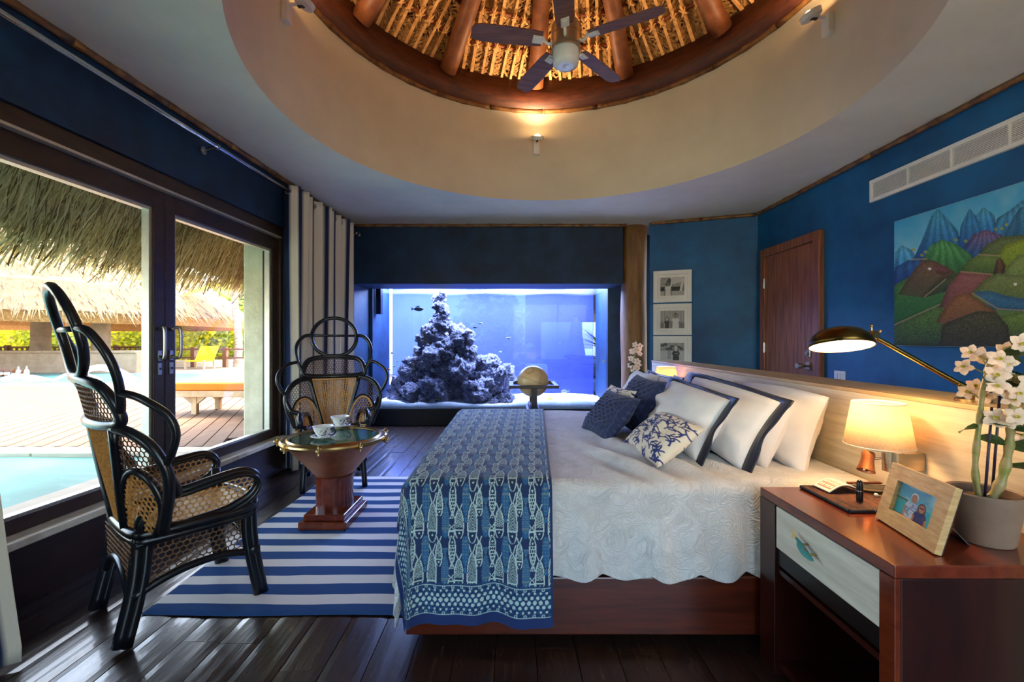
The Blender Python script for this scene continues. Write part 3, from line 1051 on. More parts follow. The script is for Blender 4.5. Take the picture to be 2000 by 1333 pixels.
def painting(U, V):
    H = np.zeros(U.shape + (3,))
    Yw = PY1 - U * (PY1 - PY0)
    zw = PZ0 + V * (PZ1 - PZ0)
    # detail-photo coordinates in which the hills are outlined
    px = 1000 + FPX * XR / Yw
    py = 666.5 - (zw - HC) * FPX / Yw
    gx = (px - 1740) * 4.038
    gy = (py - 360) * 4.038
    H[:] = C(110, 190, 210)
    sk = np.clip(vnoise(gx, gy, 0.006, 1) * .6 + vnoise(gx, gy, 0.014, 2) * .4, 0, 1)
    mix(H, np.clip((V - 0.5) * 1.2, 0, 1), C(24, 118, 170))
    mix(H, np.clip((sk - .45) * 3, 0, 1) * np.clip(1.25 - V, 0, 1), C(178, 200, 200), .8)
    mix(H, V < .55, C(86, 118, 62))
    fine = vnoise(gx, gy, 0.22, 3)
    fine2 = vnoise(gx, gy, 0.5, 4)

    def hill(poly, col, col2, lines=0.0, apex=None, spk=0.25):
        mk = in_poly(gx, gy, poly)
        ys = [p[1] for p in poly]
        g = np.clip((gy - min(ys)) / (max(ys) - min(ys)), 0, 1)[..., None]
        cc = np.asarray(col) * (1 - g) + np.asarray(col2) * g
        cc = cc * (1 + spk * (fine - .5) * 1.2 + spk * (fine2 - .5))[..., None]
        if lines and apex:
            s = np.sin(np.arctan2(gx - apex[0], gy - apex[1] + 60) * lines + vnoise(gx, gy, .01, 6) * 2.5)
            cc = cc * (1 + 0.11 * s)[..., None]
        d = np.full(gx.shape, 1e9)
        for i in range(len(poly) - 1):
            d = np.minimum(d, seg_dist(gx, gy, poly[i], poly[i + 1]))
        cc = cc * (0.80 + 0.24 * np.clip(d / 40, 0, 1))[..., None]
        H[mk] = cc[mk]
    hill([(70, 660), (75, 540), (130, 480), (210, 520), (330, 700)], C(90, 168, 196), C(40, 110, 160), 20, (130, 480))
    hill([(200, 640), (300, 420), (360, 260), (420, 190), (500, 280), (580, 370), (620, 640)], C(70, 150, 176), C(24, 70, 128), 34, (420, 150))
    hill([(560, 640), (600, 330), (670, 190), (740, 270), (860, 380), (900, 640)], C(56, 132, 170), C(20, 60, 120), 34, (670, 150))
    hill([(720, 250), (780, 180), (870, 240), (900, 400), (820, 420)], C(80, 160, 186), C(30, 90, 150), 26, (780, 150))
    hill([(850, 420), (890, 270), (1000, 200), (1100, 120), (1800, -40), (1800, 600), (850, 600)], C(90, 160, 180), C(30, 90, 140), 22, (1000, 100))
    hill([(940, 420), (1020, 260), (1080, 180), (1800, 60), (1800, 600), (940, 560)], C(70, 130, 150), C(26, 70, 110), 20, (1100, 100))
    hill([(630, 500), (690, 400), (800, 360), (930, 400), (960, 600), (640, 600)], C(120, 92, 120), C(24, 74, 124), 26, (790, 340))
    hill([(60, 800), (70, 660), (180, 600), (300, 590), (400, 640), (400, 800)], C(46, 96, 146), C(26, 56, 110), 14, (200, 560))
    hill([(300, 600), (350, 490), (450, 437), (560, 470), (690, 560), (700, 720), (320, 720)], C(84, 150, 84), C(44, 92, 50), 26, (450, 380))
    hill([(740, 560), (800, 480), (920, 415), (1100, 400), (1800, 330), (1800, 700), (740, 700)], C(110, 120, 70), C(60, 84, 46))
    hill([(860, 720), (880, 600), (930, 500), (980, 470), (1200, 400), (1800, 330), (1800, 760), (860, 760)], C(150, 160, 50), C(86, 116, 40))
    hill([(600, 720), (620, 640), (720, 565), (830, 555), (930, 590), (930, 720)], C(120, 140, 66), C(56, 84, 44))
    hill([(860, 710), (885, 600), (920, 580), (960, 640), (950, 720)], C(110, 82, 56), C(70, 54, 36), 20, (900, 520))
    hill([(920, 740), (980, 640), (1060, 560), (1800, 480), (1800, 900), (920, 860)], C(134, 150, 80), C(80, 104, 54))
    hill([(60, 900), (66, 800), (170, 740), (600, 690), (640, 740), (420, 980), (60, 1120)], C(80, 130, 60), C(34, 84, 50))
    hill([(100, 870), (180, 740), (290, 600), (380, 600), (500, 660), (560, 700), (440, 760), (310, 895)], C(112, 84, 62), C(74, 76, 48))
    hill([(380, 640), (460, 640), (528, 690), (470, 720), (400, 700)], C(130, 80, 74), C(90, 66, 56))
    hill([(310, 895), (360, 820), (470, 740), (600, 690), (620, 760), (470, 850)], C(76, 88, 56), C(50, 64, 42))
    hill([(430, 980), (500, 800), (600, 690), (740, 700), (850, 712), (720, 860), (560, 960)], C(142, 92, 84), C(104, 66, 62))
    hill([(680, 870), (780, 760), (900, 700), (1050, 720), (1800, 640), (1800, 960), (900, 960)], C(124, 136, 78), C(80, 96, 52))
    hill([(700, 850), (830, 840), (960, 880), (1080, 900), (1800, 960), (1800, 1060), (860, 990)], C(62, 110, 140), C(40, 80, 110))
    hill([(60, 1110), (420, 960), (520, 1050), (620, 1280), (60, 1280)], C(84, 122, 56), C(44, 60, 38), spk=.5)
    hill([(400, 1090), (480, 960), (560, 880), (640, 855), (760, 920), (880, 1000), (960, 1090), (500, 1110)], C(140, 96, 62), C(104, 76, 48))
    hill([(800, 1080), (960, 1030), (1100, 1000), (1800, 1040), (1800, 1300), (760, 1300)], C(104, 130, 56), C(46, 58, 38), spk=.45)
    hill([(430, 1300), (450, 1110), (620, 1040), (740, 1000), (880, 1010), (980, 1120), (1000, 1300)], C(74, 76, 52), C(46, 44, 34), spk=.6)
    for (a, b) in (((70, 1110), (430, 950)), ((310, 890), (480, 750)), ((200, 595), (330, 590)), ((740, 555), (910, 565)), ((600, 690), (850, 712)), ((690, 860), (900, 985)), ((900, 985), (1800, 1040))):
        mix(H, seg_dist(gx, gy, a, b) < 6, C(166, 140, 104), .7)
    for (a, b) in ((222, 518), (290, 560), (318, 535), (930, 350), (965, 320), (880, 355), (560, 440), (640, 450)):
        mix(H, np.hypot(gx - a, (gy - b) * 1.3) < 16, C(150, 150, 70), .8)
    for (a, b) in ((352, 668), (1036, 790)):
        mix(H, np.hypot((gx - a) * .7, (gy - b)) < 10, C(232, 228, 214))
    return np.clip(H * 1.18, 0, 1)


pt = thing('landscape_painting', 'unframed naive landscape painting of green hills and blue peaks', 'painting', (XR, (PY0 + PY1) / 2, PZ0))
MB().box(XR - 0.042, XR - 0.001, PY0 - 0.001, PY1 + 0.001, PZ0 - 0.001, PZ1 + 0.001).build('stretched_canvas', 'white_paint', pt)
print_grid('painted_face', (XR - 0.043, PY1, PZ0), (0, PY0 - PY1, 0), (0, 0, PZ1 - PZ0), 420, 300, painting, 'canvas_print', pt)


# three photo frames on the angled wall
def blob(img, U, V, cx, cy, rx, ry, col):
    mix(img, ((U - cx) / rx) ** 2 + ((V - cy) / ry) ** 2 < 1, col)


def person(img, U, V, cx, base, h, shirt, skin, hair, trousers, long_hair=False, wide=1.0, asp=1.5):
    w = 0.20 * h * wide / asp
    if long_hair:
        blob(img, U, V, cx, base + h * .79, w * .66, h * .17, hair)
    mix(img, in_poly(U, V, [(cx - w * .8, base), (cx + w * .8, base), (cx + w * .7, base + h * .36), (cx - w * .7, base + h * .36)]), trousers)
    mix(img, in_poly(U, V, [(cx - w * .8, base + h * .3), (cx + w * .8, base + h * .3), (cx + w * 1.05, base + h * .62), (cx + w * .75, base + h * .72), (cx - w * .75, base + h * .72), (cx - w * 1.05, base + h * .62)]), shirt)
    mix(img, in_poly(U, V, [(cx - w * 1.15, base + h * .28), (cx - w * .85, base + h * .28), (cx - w * .75, base + h * .6), (cx - w * 1.05, base + h * .62)]), skin)
    mix(img, in_poly(U, V, [(cx + w * 1.15, base + h * .28), (cx + w * .85, base + h * .28), (cx + w * .75, base + h * .6), (cx + w * 1.05, base + h * .62)]), skin)
    blob(img, U, V, cx, base + h * .855, w * .52, h * .105, hair)
    blob(img, U, V, cx, base + h * .825, w * .44, h * .10, skin)


def bw_photo(k):
    def fn(U, V):
        I = np.zeros(U.shape + (3,))
        nz = vnoise(U, V, 14, k) * .5 + vnoise(U, V, 34, k + 3) * .5
        I[:] = (C(150, 148, 140)) * (0.75 + .5 * nz)[..., None]
        if k == 0:
            mix(I, V < .5, C(120, 118, 112)); mix(I, (V > .25) & (V < .48) & (U < .86), C(22, 22, 22)); mix(I, V < .25, C(170, 168, 160))
            mix(I, in_poly(U, V, [(.48, .6), (.95, .75), (.95, 1), (.48, 1)]), C(196, 196, 190)); mix(I, (U > .43) & (U < .47) & (V > .5), C(230, 230, 224))
            mix(I, in_poly(U, V, [(.8, .25), (.9, .25), (1, .9), (.92, .95)]), C(210, 208, 200))
            mix(I, in_poly(U, V, [(.18, .55), (.35, .98), (.46, .9), (.42, .55)]), C(70, 70, 68))
            person(I, U, V, .32, -.32, 1.15, C(216, 214, 204), C(110, 104, 98), C(40, 40, 40), C(206, 202, 192), False, .9)
        elif k == 1:
            mix(I, V > .4, C(176, 172, 164), .7)
            for q in range(9):
                mix(I, np.abs(U - (.06 + q * .115)) < .012, C(110, 106, 100), .7)
            mix(I, (V < .3), C(90, 88, 84), .6)
            person(I, U, V, .28, -.35, 1.05, C(30, 30, 30), C(180, 170, 160), C(60, 54, 50), C(34, 34, 34), True, .85)
            person(I, U, V, .64, -.38, 1.3, C(218, 214, 206), C(128, 118, 110), C(40, 38, 36), C(200, 196, 186), False, .95)
        else:
            mix(I, V < .55, C(200, 196, 188), .8)
            for q in range(10):
                blob(I, U, V, RNG.rand(), .6 + .35 * RNG.rand(), .08, .07, C(60, 58, 56))
            mix(I, in_poly(U, V, [(.3, .1), (.46, .1), (.46, .55), (.3, .6)]), C(150, 148, 142))
            person(I, U, V, .65, -.6, 1.58, C(26, 25, 25), C(196, 186, 176), C(96, 88, 82), C(30, 30, 30), True, .8)
            mix(I, (np.abs(V - .42) < .012) & (U > .62) & (U < .76), C(210, 210, 210), .8)
        return I
    return fn


FS0, FS1 = None, None
def wall_s(x):
    # parameter along the angled wall for a photo column
    k = (x - 1000) / FPX
    return (k * PA.y - PA.x) / (pdir.x - k * pdir.y)


s0, s1 = wall_s(1276), wall_s(1351)
Yf = pw((s0 + s1) / 2, 0, 0).y
labs = ['white framed black and white photo of a person by a vehicle, topmost', 'white framed black and white photo of two people, middle of the stack', 'white framed black and white photo of a long-haired person, lowest behind headboard']
for k, (ya, yb) in enumerate(((529, 591), (594, 655), (657, 719))):
    z1, z0 = HC - (ya - 666.5) * Yf / FPX, HC - (yb - 666.5) * Yf / FPX
    t = thing('photo_frame', labs[k], 'picture frame', pw((s0 + s1) / 2, 0, z0), 0, 'white frames stacked on the blue wall')
    fw, ft = 0.055, 0.035

    def fbox(sa, sb, za, zb, na, nb):
        return MB().hexa([pw(sa, na, za), pw(sb, na, za), pw(sb, nb, za), pw(sa, nb, za), pw(sa, na, zb), pw(sb, na, zb), pw(sb, nb, zb), pw(sa, nb, zb)])
    fbox(s0, s1, z0, z0 + fw, 0.001, ft).build('frame_bar', 'white_paint', t, bevel=0.003)
    fbox(s0, s1, z1 - fw, z1, 0.001, ft).build('frame_bar', 'white_paint', t, bevel=0.003)
    fbox(s0, s0 + fw, z0 + fw, z1 - fw, 0.001, ft).build('frame_bar', 'white_paint', t, bevel=0.003)
    fbox(s1 - fw, s1, z0 + fw, z1 - fw, 0.001, ft).build('frame_bar', 'white_paint', t, bevel=0.003)
    fbox(s0 + fw, s1 - fw, z0 + fw, z1 - fw, 0.001, 0.014).build('mount_board', 'white_paint', t)
    g = 0.092
    a = pw(s0 + g, 0.0155, z0 + g)
    print_grid('photo_print', a, pw(s1 - g, 0.0155, z0 + g) - a, (0, 0, (z1 - z0) - 2 * g), 110, 76, bw_photo(k), 'print_paper', t)

# ------------------------------------------------------------------ ceiling fan and spot lights
FX, FY = 0.377, 3.05
fn_ = thing('ceiling_fan', 'five-blade ceiling fan with opal light hanging under the thatched dome', 'ceiling fan', (FX, FY, 3.2))
MB().lathe([(0.0, 3.235), (0.05, 3.222), (0.085, 3.235), (0.092, 3.26), (0.092, 3.335)], (FX, FY, 0), 32).build('opal_light_bowl', 'opal_glass', fn_, smooth=True)
MB().lathe([(0.094, 3.33), (0.100, 3.335), (0.100, 3.350), (0.094, 3.352), (0.100, 3.356), (0.102, 3.43), (0.094, 3.432), (0.102, 3.436), (0.102, 3.50), (0.085, 3.53), (0.03, 3.54), (0.0, 3.54)], (FX, FY, 0), 32).build('motor_housing', 'fan_metal', fn_, smooth='auto')
MB().cyl((FX, FY, 3.53), (FX, FY, ZR + SL * RR - 0.1), 0.014, 12).build('down_rod', 'fan_metal', fn_, smooth=True)
for k in range(5):
    a = math.radians(-27 + 72 * k)
    er = Vector((math.cos(a), math.sin(a), 0)); et = Vector((-math.sin(a), math.cos(a), 0.22)).normalized(); en = er.cross(et)
    c0 = Vector((FX, FY, 3.40))
    m = MB()
    prof = [(0.17, 0.055), (0.25, 0.062), (0.45, 0.068), (0.60, 0.066), (0.645, 0.05), (0.66, 0.03)]
    poly = [(r, w) for r, w in prof] + [(r, -w) for r, w in reversed(prof)]
    m.prism(poly, lambda p, q, d: c0 + er * p + et * q + en * d, -0.004, 0.004)
    bl_ = m.build('blade', 'fan_blade', fn_)
    m = MB()
    m.tube(smooth_pts([c0 + er * 0.095 + Vector((0, 0, -0.015)), c0 + er * 0.13 + Vector((0, 0, -0.03)), c0 + er * 0.17 - en * -0.012, c0 + er * 0.19 + en * -0.010], 5), 0.011, 8)
    m.obox(c0 + er * 0.20 - en * 0.010, er, et, en, 0.075, 0.055, 0.008)
    m.obox(c0 + er * 0.20 - en * 0.016, er, et, en, 0.05, 0.034, 0.008)
    m.build('blade_bracket', 'white_paint', fn_, smooth='auto')

WARM = (1.0, 0.66, 0.36)
slabs = {90: 'small white uplight glowing on the curved wall above the aquarium', 178: 'small white uplight on the curved wall at the upper left', 4: 'small white uplight on the curved wall at the upper right', 270: 'small white uplight on the curved wall above the camera'}
for ang, zz in ((92, 3.525), (178, 3.66), (4, 3.62), (270, 3.6)):
    a = math.radians(ang)
    er = Vector((-math.cos(a), -math.sin(a), 0)); et = Vector((-er.y, er.x, 0)); ez = Vector((0, 0, 1))
    base = Vector((RC.x + (RR - 0.001) * math.cos(a), RC.y + (RR - 0.001) * math.sin(a), zz))
    t = thing('wall_uplight', slabs[90 if ang == 92 else ang], 'spotlight', base, 0, 'uplights around the drum')
    m = MB(); m.obox(base + er * 0.022, er, et, ez, 0.044, 0.07, 0.15); m.build('mounting_box', 'white_plastic', t, bevel=0.003)
    hc = base + er * 0.15 + ez * 0.055
    ax = (er * 0.45 + ez).normalized()
    m = MB(); m.lathe([(0.0, -0.02), (0.055, -0.02), (0.068, -0.012), (0.072, 0.022), (0.062, 0.022), (0.055, 0.006), (0.0, 0.006)], hc, 28, axis=ax); m.build('lamp_head', 'white_plastic', t, smooth='auto')
    m = MB(); m.obox(hc - ax * 0.022, er, et, ax, 0.07, 0.022, 0.008); m.build('clip', 'vent_dark', t)
    m = MB(); m.cyl(base + er * 0.04 + ez * 0.05, hc - er * 0.05, 0.012, 8); m.build('arm', 'white_plastic', t)
    m = MB(); m.ball(hc + ax * 0.018, 0.034, 14, 8, (1, 1, 0.6)); m.build('bulb', 'bulb_glow', t, smooth=True)
    lamp('uplight_lamp', 'SPOT', hc + ax * 0.06, 18, WARM, t, 0.03, ax, math.radians(150), None, 0.9)
# ------------------------------------------------------------------ aquarium
AYF, AYB = YB + 0.02, YB + 1.10
aq = thing('aquarium', 'large built-in aquarium with blue light and pale sand', 'aquarium', (-0.3, AYF, AZ0))
MB().box(AX0, AX1, AYF, AYF + 0.012, AZ0, AZ1).build('front_glass', 'tank_glass', aq)
MB().box(AX0, AX1, AYB, AYB + 0.012, AZ0, AZ1).build('back_glass', 'tank_haze_glass', aq)
U, V = np.meshgrid(np.linspace(AX0, AX1, 70), np.linspace(AYF + 0.013, AYB, 24))
Zs = AZ0 + 0.05 + 0.05 * vnoise(U, V, 2.2, 1) + 0.03 * vnoise(U, V, 6, 2)
Uk = np.vstack([U[:1], U]); Vk = np.vstack([V[:1], V]); Zk = np.vstack([np.full_like(U[:1], AZ0), Zs])
m = MB().grid(np.dstack([Uk, Vk, Zk]))
m.build('sand_bed', 'sand', aq, smooth=True)
U, V = np.meshgrid(np.linspace(AX0, AX1, 60), np.linspace(AYF + 0.013, AYB, 20))
Zs = 2.12 + 0.012 * np.sin(U * 5 + V * 3)
MB().grid(np.dstack([U, V, Zs])).build('water_surface', 'water_top', aq, smooth=True)
MB().box(AX0 + 0.02, AX0 + 0.10, AYF + 0.05, AYF + 0.16, 1.72, 2.2).build('filter_box', 'black_plastic', aq, bevel=0.004)
m = MB(); m.obox((-0.34, AYF + 0.5, 2.275), (1, 0, 0), (0, 1, 0), (0, 0, 1), 3.4, 0.5, 0.02); m.build('light_bar', 'black_plastic', aq)
lamp('tank_light', 'AREA', (-0.34, AYF + 0.5, 2.255), 140, (0.66, 0.70, 1.0), aq, direction=(0, 0, -1), size=(3.4, 0.7))

# reef of stacked rocks
reef = thing('reef_rock_stack', 'tall pyramid of stacked live rock inside the aquarium', 'reef', (-1.0, 7.2, AZ0 + 0.05))
rock_me = []
for k in range(7):
    bm = bmesh.new()
    bmesh.ops.create_icosphere(bm, subdivisions=4, radius=1.0)
    for v in bm.verts:
        d = v.co.normalized()
        p = d * 1.3 + Vector((k * 11.3, k * 3.1, 0))
        h = noise.fractal(p, 1.0, 2.0, 4) * 0.42 + noise.fractal(p * 3.3, 1.0, 2.0, 4) * 0.20 + abs(noise.noise(p * 7)) * 0.10
        v.co = d * (0.82 + h)
    me = bpy.data.meshes.new('rock')
    bm.to_mesh(me)
    bm.free()
    me.materials.append(MATS['reef'])
    for p in me.polygons:
        p.use_smooth = True
    rock_me.append(me)
left = [(565, 858), (586, 844), (613, 847), (646, 820), (688, 796), (724, 772), (760, 756), (792, 752)]
right = [(565, 868), (580, 877), (634, 881), (640, 900), (655, 926), (685, 930), (691, 966), (730, 1012), (792, 1010)]


def lerp_tab(tab, y):
    for (a, b) in zip(tab, tab[1:]):
        if a[0] <= y <= b[0]:
            return a[1] + (b[1] - a[1]) * (y - a[0]) / (b[0] - a[0])
    return tab[-1][1] if y > tab[-1][0] else tab[0][1]


def rock(px, py, rpx, Y, sq=1.0):
    p = at(px, py, Y)
    r = rpx * Y / FPX * 1.12
    M = Matrix.Translation(wm(reef).inverted() @ p) @ Matrix.Rotation(random.uniform(0, 6.28), 4, Vector((random.random(), random.random(), random.random() + .1)).normalized()) @ Matrix.Diagonal((r * random.uniform(.85, 1.2), r * random.uniform(.85, 1.2), r * sq * random.uniform(.8, 1.05), 1))
    return inst(random.choice(rock_me), 'rock', M, reef)


y = 786
while y > 572:
    xl, xr = lerp_tab(left, y), lerp_tab(right, y)
    rp = 8 + 13 * (y - 570) / 215
    n = max(1, round((xr - xl) / (rp * 1.55)))
    for i in range(n):
        px = xl + rp * .7 + (xr - xl - rp * 1.4) * (i + .5) / n + random.uniform(-3, 3)
        rock(px, y + random.uniform(-4, 4), rp * random.uniform(.85, 1.25), 7.22 + random.uniform(-.22, .22))
    y -= rp * 1.35
for (px, py, rr, Y) in ((870, 640, 13, 7.1), (850, 650, 22, 7.15), (905, 665, 20, 7.05), (850, 690, 24, 7.0), (900, 720, 26, 6.98), (985, 730, 18, 7.0), (860, 760, 22, 6.95), (930, 770, 26, 6.95), (800, 765, 18, 6.95), (990, 782, 14, 6.93), (960, 787, 13, 6.92), (826, 783, 11, 6.92), (865, 782, 12, 6.9)):
    rock(px, py, rr, Y)
for (px, py) in ((872, 655), (948, 705), (866, 722), (862, 684), (846, 724), (920, 650)):
    p = at(px, py, 6.93)
    m = MB()
    for q in range(16):
        d = Vector((random.uniform(-1, 1), random.uniform(-1, 0.2), random.uniform(-.5, 1))).normalized()
        m.tube([p, p + d * 0.045], [0.012, 0.005], 5)
    m.build('coral_polyp', 'coral_tip', reef)
# fish
fish_body = MB()
prof = [(0.001, 0.5), (0.06, 0.44), (0.13, 0.30), (0.17, 0.1), (0.16, -0.1), (0.10, -0.3), (0.04, -0.42), (0.03, -0.46)]
for i, (r, h) in enumerate(prof):
    for j in range(10):
        a = 2 * PI * j / 10
        fish_body.v.append((h, r * 0.45 * math.cos(a), r * 1.25 * math.sin(a)))
for i in range(len(prof) - 1):
    for j in range(10):
        fish_body.f.append((i * 10 + j, i * 10 + (j + 1) % 10, (i + 1) * 10 + (j + 1) % 10, (i + 1) * 10 + j))
fish_tail = MB().prism([(-0.42, 0.02), (-0.66, 0.17), (-0.6, 0), (-0.66, -0.17), (-0.42, -0.02)], lambda a, b, d: (a, d, b), -0.012, 0.012)
fish_fin = MB().prism([(0.2, 0.19), (0.0, 0.31), (-0.28, 0.2), (-0.25, 0.12)], lambda a, b, d: (a, d, b), -0.012, 0.012)
fb, ft_, ff = {}, {}, {}
for k in ('fish_white', 'fish_yellow', 'fish_dark', 'fish_orange'):
    fb[k] = mesh_only(fish_body, 'fish_body', k, smooth=True)
    ft_[k] = mesh_only(fish_tail, 'tail_fin', k)
    ff[k] = mesh_only(fish_fin, 'dorsal_fin', k)
fishes = [(817, 604, .17, 'fish_dark', 'dark striped fish swimming left of the reef peak', 10), (1103, 765, .12, 'fish_white', 'white fish swimming low at the right of the globe', 190),
          (1074, 780, .09, 'fish_yellow', 'small yellow fish just above the sand beside the globe', 0), (859, 780, .10, 'fish_yellow', 'small yellow fish at the foot of the reef', 30),
          (758, 722, .07, 'fish_orange', 'tiny orange fish near the left edge of the aquarium', 0), (938, 632, .07, 'fish_white', 'tiny pale fish right of the reef tower', 0),
          (993, 661, .08, 'fish_white', 'tiny pale fish above the reef shoulder, nearest the lamp-lit lounge', 170), (977, 688, .06, 'fish_white', 'tiny pale fish over the low right end of the reef', 20),
          (766, 690, .06, 'fish_white', 'tiny pale fish left of the reef, highest of the shoal', 160), (775, 706, .06, 'fish_white', 'tiny pale fish left of the reef, middle of the shoal', 140),
          (770, 716, .06, 'fish_white', 'tiny pale fish left of the reef, lowest of the shoal', 200), (928, 640, .07, 'fish_dark', 'small dark fish beside the reef crest', 200),
          (1180, 707, .06, 'fish_yellow', 'tiny yellow fish by the right edge of the aquarium', 0)]
for (px, py, L, k, lab, rot) in fishes:
    Y = 6.86
    p = at(px, py, Y)
    t = thing('fish', lab, 'fish', p, math.radians(rot), 'fish in the aquarium')
    S = Matrix.Scale(L, 4)
    inst(fb[k], 'fish_body', S, t)
    inst(ft_[k], 'tail_fin', S, t)
    inst(ff[k], 'dorsal_fin', S, t)

# ------------------------------------------------------------------ lounge seen through the aquarium
LY = 13.0
lf = MB().box(-5, 9, YB + 1.3, 18, -0.1, 0.0)
struct(lf, 'floor_lounge', 'lounge_floor', 'dim floor of the lounge beyond the aquarium')
lwall = MB()
for (a, b, z0, z1) in ((-5, 2.1, 0, 3.4), (2.1, 2.45, 0, 0.7), (2.1, 2.45, 1.9, 3.4), (2.45, 3.6, 0, 3.4), (3.6, 3.95, 0, 0.7), (3.6, 3.95, 2.0, 3.4), (3.95, 4.2, 0, 3.4), (4.2, 4.5, 0, 0.7), (4.2, 4.5, 2.0, 3.4), (4.5, 9, 0, 3.4)):
    lwall.box(a, b, LY, LY + 0.2, z0, z1)
struct(lwall, 'wall_lounge', 'lounge_wall', 'white wall with narrow windows beyond the aquarium')
lroof = MB()
ra, rb_ = Vector((1.0, 8.6, 3.6)), Vector((6, 8.6, 3.6))
lroof.add([(0.6, 8.4, 3.7), (9, 8.4, 3.7), (9, 12.6, 1.9), (0.6, 12.6, 1.9)], [(0, 1, 2, 3)])
lro = lroof.build('ceiling_lounge', 'lounge_thatch', None, solid=0.12)
tag(lro, 'sloping thatched roof of the lounge behind the aquarium glass', 'ceiling', None, 'structure')
for i in range(7):
    x0 = 0.5 + i * 0.95
    p0 = Vector((x0, 8.4, 3.55)); p1 = Vector((x0 + 0.9, 11.8, 2.10))
    MB().tube([p0, p1], 0.12, 10).build('roof_rafter', 'lounge_dark', lro, smooth=True)
m = MB()
m.box(0.35, 0.75, 11.2, 11.6, 0, 3.4)
o = m.build('lounge_pillar', 'lounge_dark', None, bevel=0.02); tag(o, 'dark square pillar standing in the lounge beyond the aquarium', 'pillar')
sofa = thing('lounge_sofa', 'low blue sofa in the lounge seen through the aquarium', 'sofa', (1.2, 10.2, 0))
MB().box(0.2, 2.2, 9.9, 10.7, 0.12, 0.42).build('sofa_seat', 'lounge_floor', sofa, bevel=0.05)
MB().box(0.2, 2.2, 10.6, 10.85, 0.3, 0.85).build('sofa_back', 'lounge_floor', sofa, bevel=0.05)
for q in range(3):
    MB().box(0.3 + q * .65, 0.85 + q * .65, 10.35, 10.6, 0.42, 0.75).build('sofa_cushion', 'lounge_wall' if q == 0 else 'navy_satin', sofa, bevel=0.06)
for (xx, yy) in ((0.3, 10.0), (2.1, 10.0), (0.3, 10.75), (2.1, 10.75)):
    MB().box(xx - .03, xx + .03, yy - .03, yy + .03, 0, 0.13).build('leg', 'lounge_dark', sofa)
ctr = thing('lounge_counter', 'dark counter at the back of the lounge beyond the aquarium', 'counter', (2.9, 11.4, 0))
MB().box(1.5, 5.0, 11.2, 11.7, 0, 0.86).build('counter_body', 'lounge_dark', ctr)
MB().box(1.4, 5.1, 11.1, 11.8, 0.86, 0.92).build('counter_top', 'lounge_floor', ctr)


def agave(name, label, x, y, z, h, nl, mname, parent_cat='plant', spread=1.0):
    t = thing(name, label, parent_cat, (x, y, z))
    MB().lathe([(0.0, 0.0), (0.11, 0.0), (0.15, 0.22), (0.13, 0.22), (0.11, 0.18), (0.0, 0.18)], (x, y, z), 16).build('pot', 'lounge_wall', t, smooth='auto')
    for i in range(nl):
        a = random.uniform(0, 6.28)
        e = random.uniform(0.35, 1.25)
        L = h * random.uniform(.6, 1.0)
        d = Vector((math.cos(a) * math.cos(e) * spread, math.sin(a) * math.cos(e) * spread, math.sin(e)))
        s = d.cross(Vector((0, 0, 1))).normalized()
        m = MB()
        pts = [Vector((x, y, z + 0.18)) + d * (L * q / 5) - Vector((0, 0, 0.22 * L * (q / 5) ** 2)) for q in range(6)]
        ws = [0.016, 0.03, 0.034, 0.03, 0.018, 0.002]
        for q in range(6):
            m.v.append(tuple(pts[q] - s * ws[q])); m.v.append(tuple(pts[q] + s * ws[q]))
        m.f = [(2 * q, 2 * q + 1, 2 * q + 3, 2 * q + 2) for q in range(5)]
        m.build('leaf_blade', mname, t, solid=0.004)
    return t


agave('potted_agave', 'spiky plant on the dark counter beyond the aquarium, largest of the pair', 2.35, 11.35, 0.92, 1.0, 22, 'foliage_dark')
agave('potted_agave', 'spiky plant on the dark counter beyond the aquarium, smaller one at the right', 2.95, 11.4, 0.92, 0.7, 18, 'foliage_dark')
par = thing('white_parasol', 'closed white parasol standing beyond the aquarium', 'parasol', (1.75, 11.95, 0))
MB().cyl((1.75, 11.95, 0), (1.75, 11.95, 2.0), 0.025, 10).build('pole', 'steel', par)
MB().lathe([(0.03, 1.95), (0.14, 1.75), (0.22, 1.2), (0.30, 0.75), (0.0, 0.75)], (1.75, 11.95, 0), 16).build('folded_canopy', 'lounge_wall', par, smooth=True)
MB().lathe([(0.0, 0.0), (0.25, 0.0), (0.25, 0.06), (0.03, 0.08)], (1.75, 11.95, 0), 20).build('foot', 'lounge_dark', par)

# ------------------------------------------------------------------ globe on a stand behind the bed
GY = 4.6
gc = at(1041, 745, GY)
gr = 30.5 * GY / FPX
gt = thing('terrestrial_globe', 'antique tan globe on a dark square wooden stand behind the bed', 'globe', (gc.x, gc.y, 0))
m = MB(); m.ball(gc, gr, 40, 24); m.build('globe_ball', 'globe_paper', gt, smooth=True)
ax = Vector((0.35, 0.1, 0.93)).normalized()
ang = []
def circ(c, nrm, r, tr, n=48, mn='globe_ink', nm='meridian_line'):
    nrm = Vector(nrm).normalized(); e1 = nrm.orthogonal().normalized(); e2 = nrm.cross(e1)
    m = MB(); m.tube([Vector(c) + e1 * (r * math.cos(2 * PI * i / n)) + e2 * (r * math.sin(2 * PI * i / n)) for i in range(n)], tr, 5, closed=True)
    return m.build(nm, mn, gt, smooth=True)


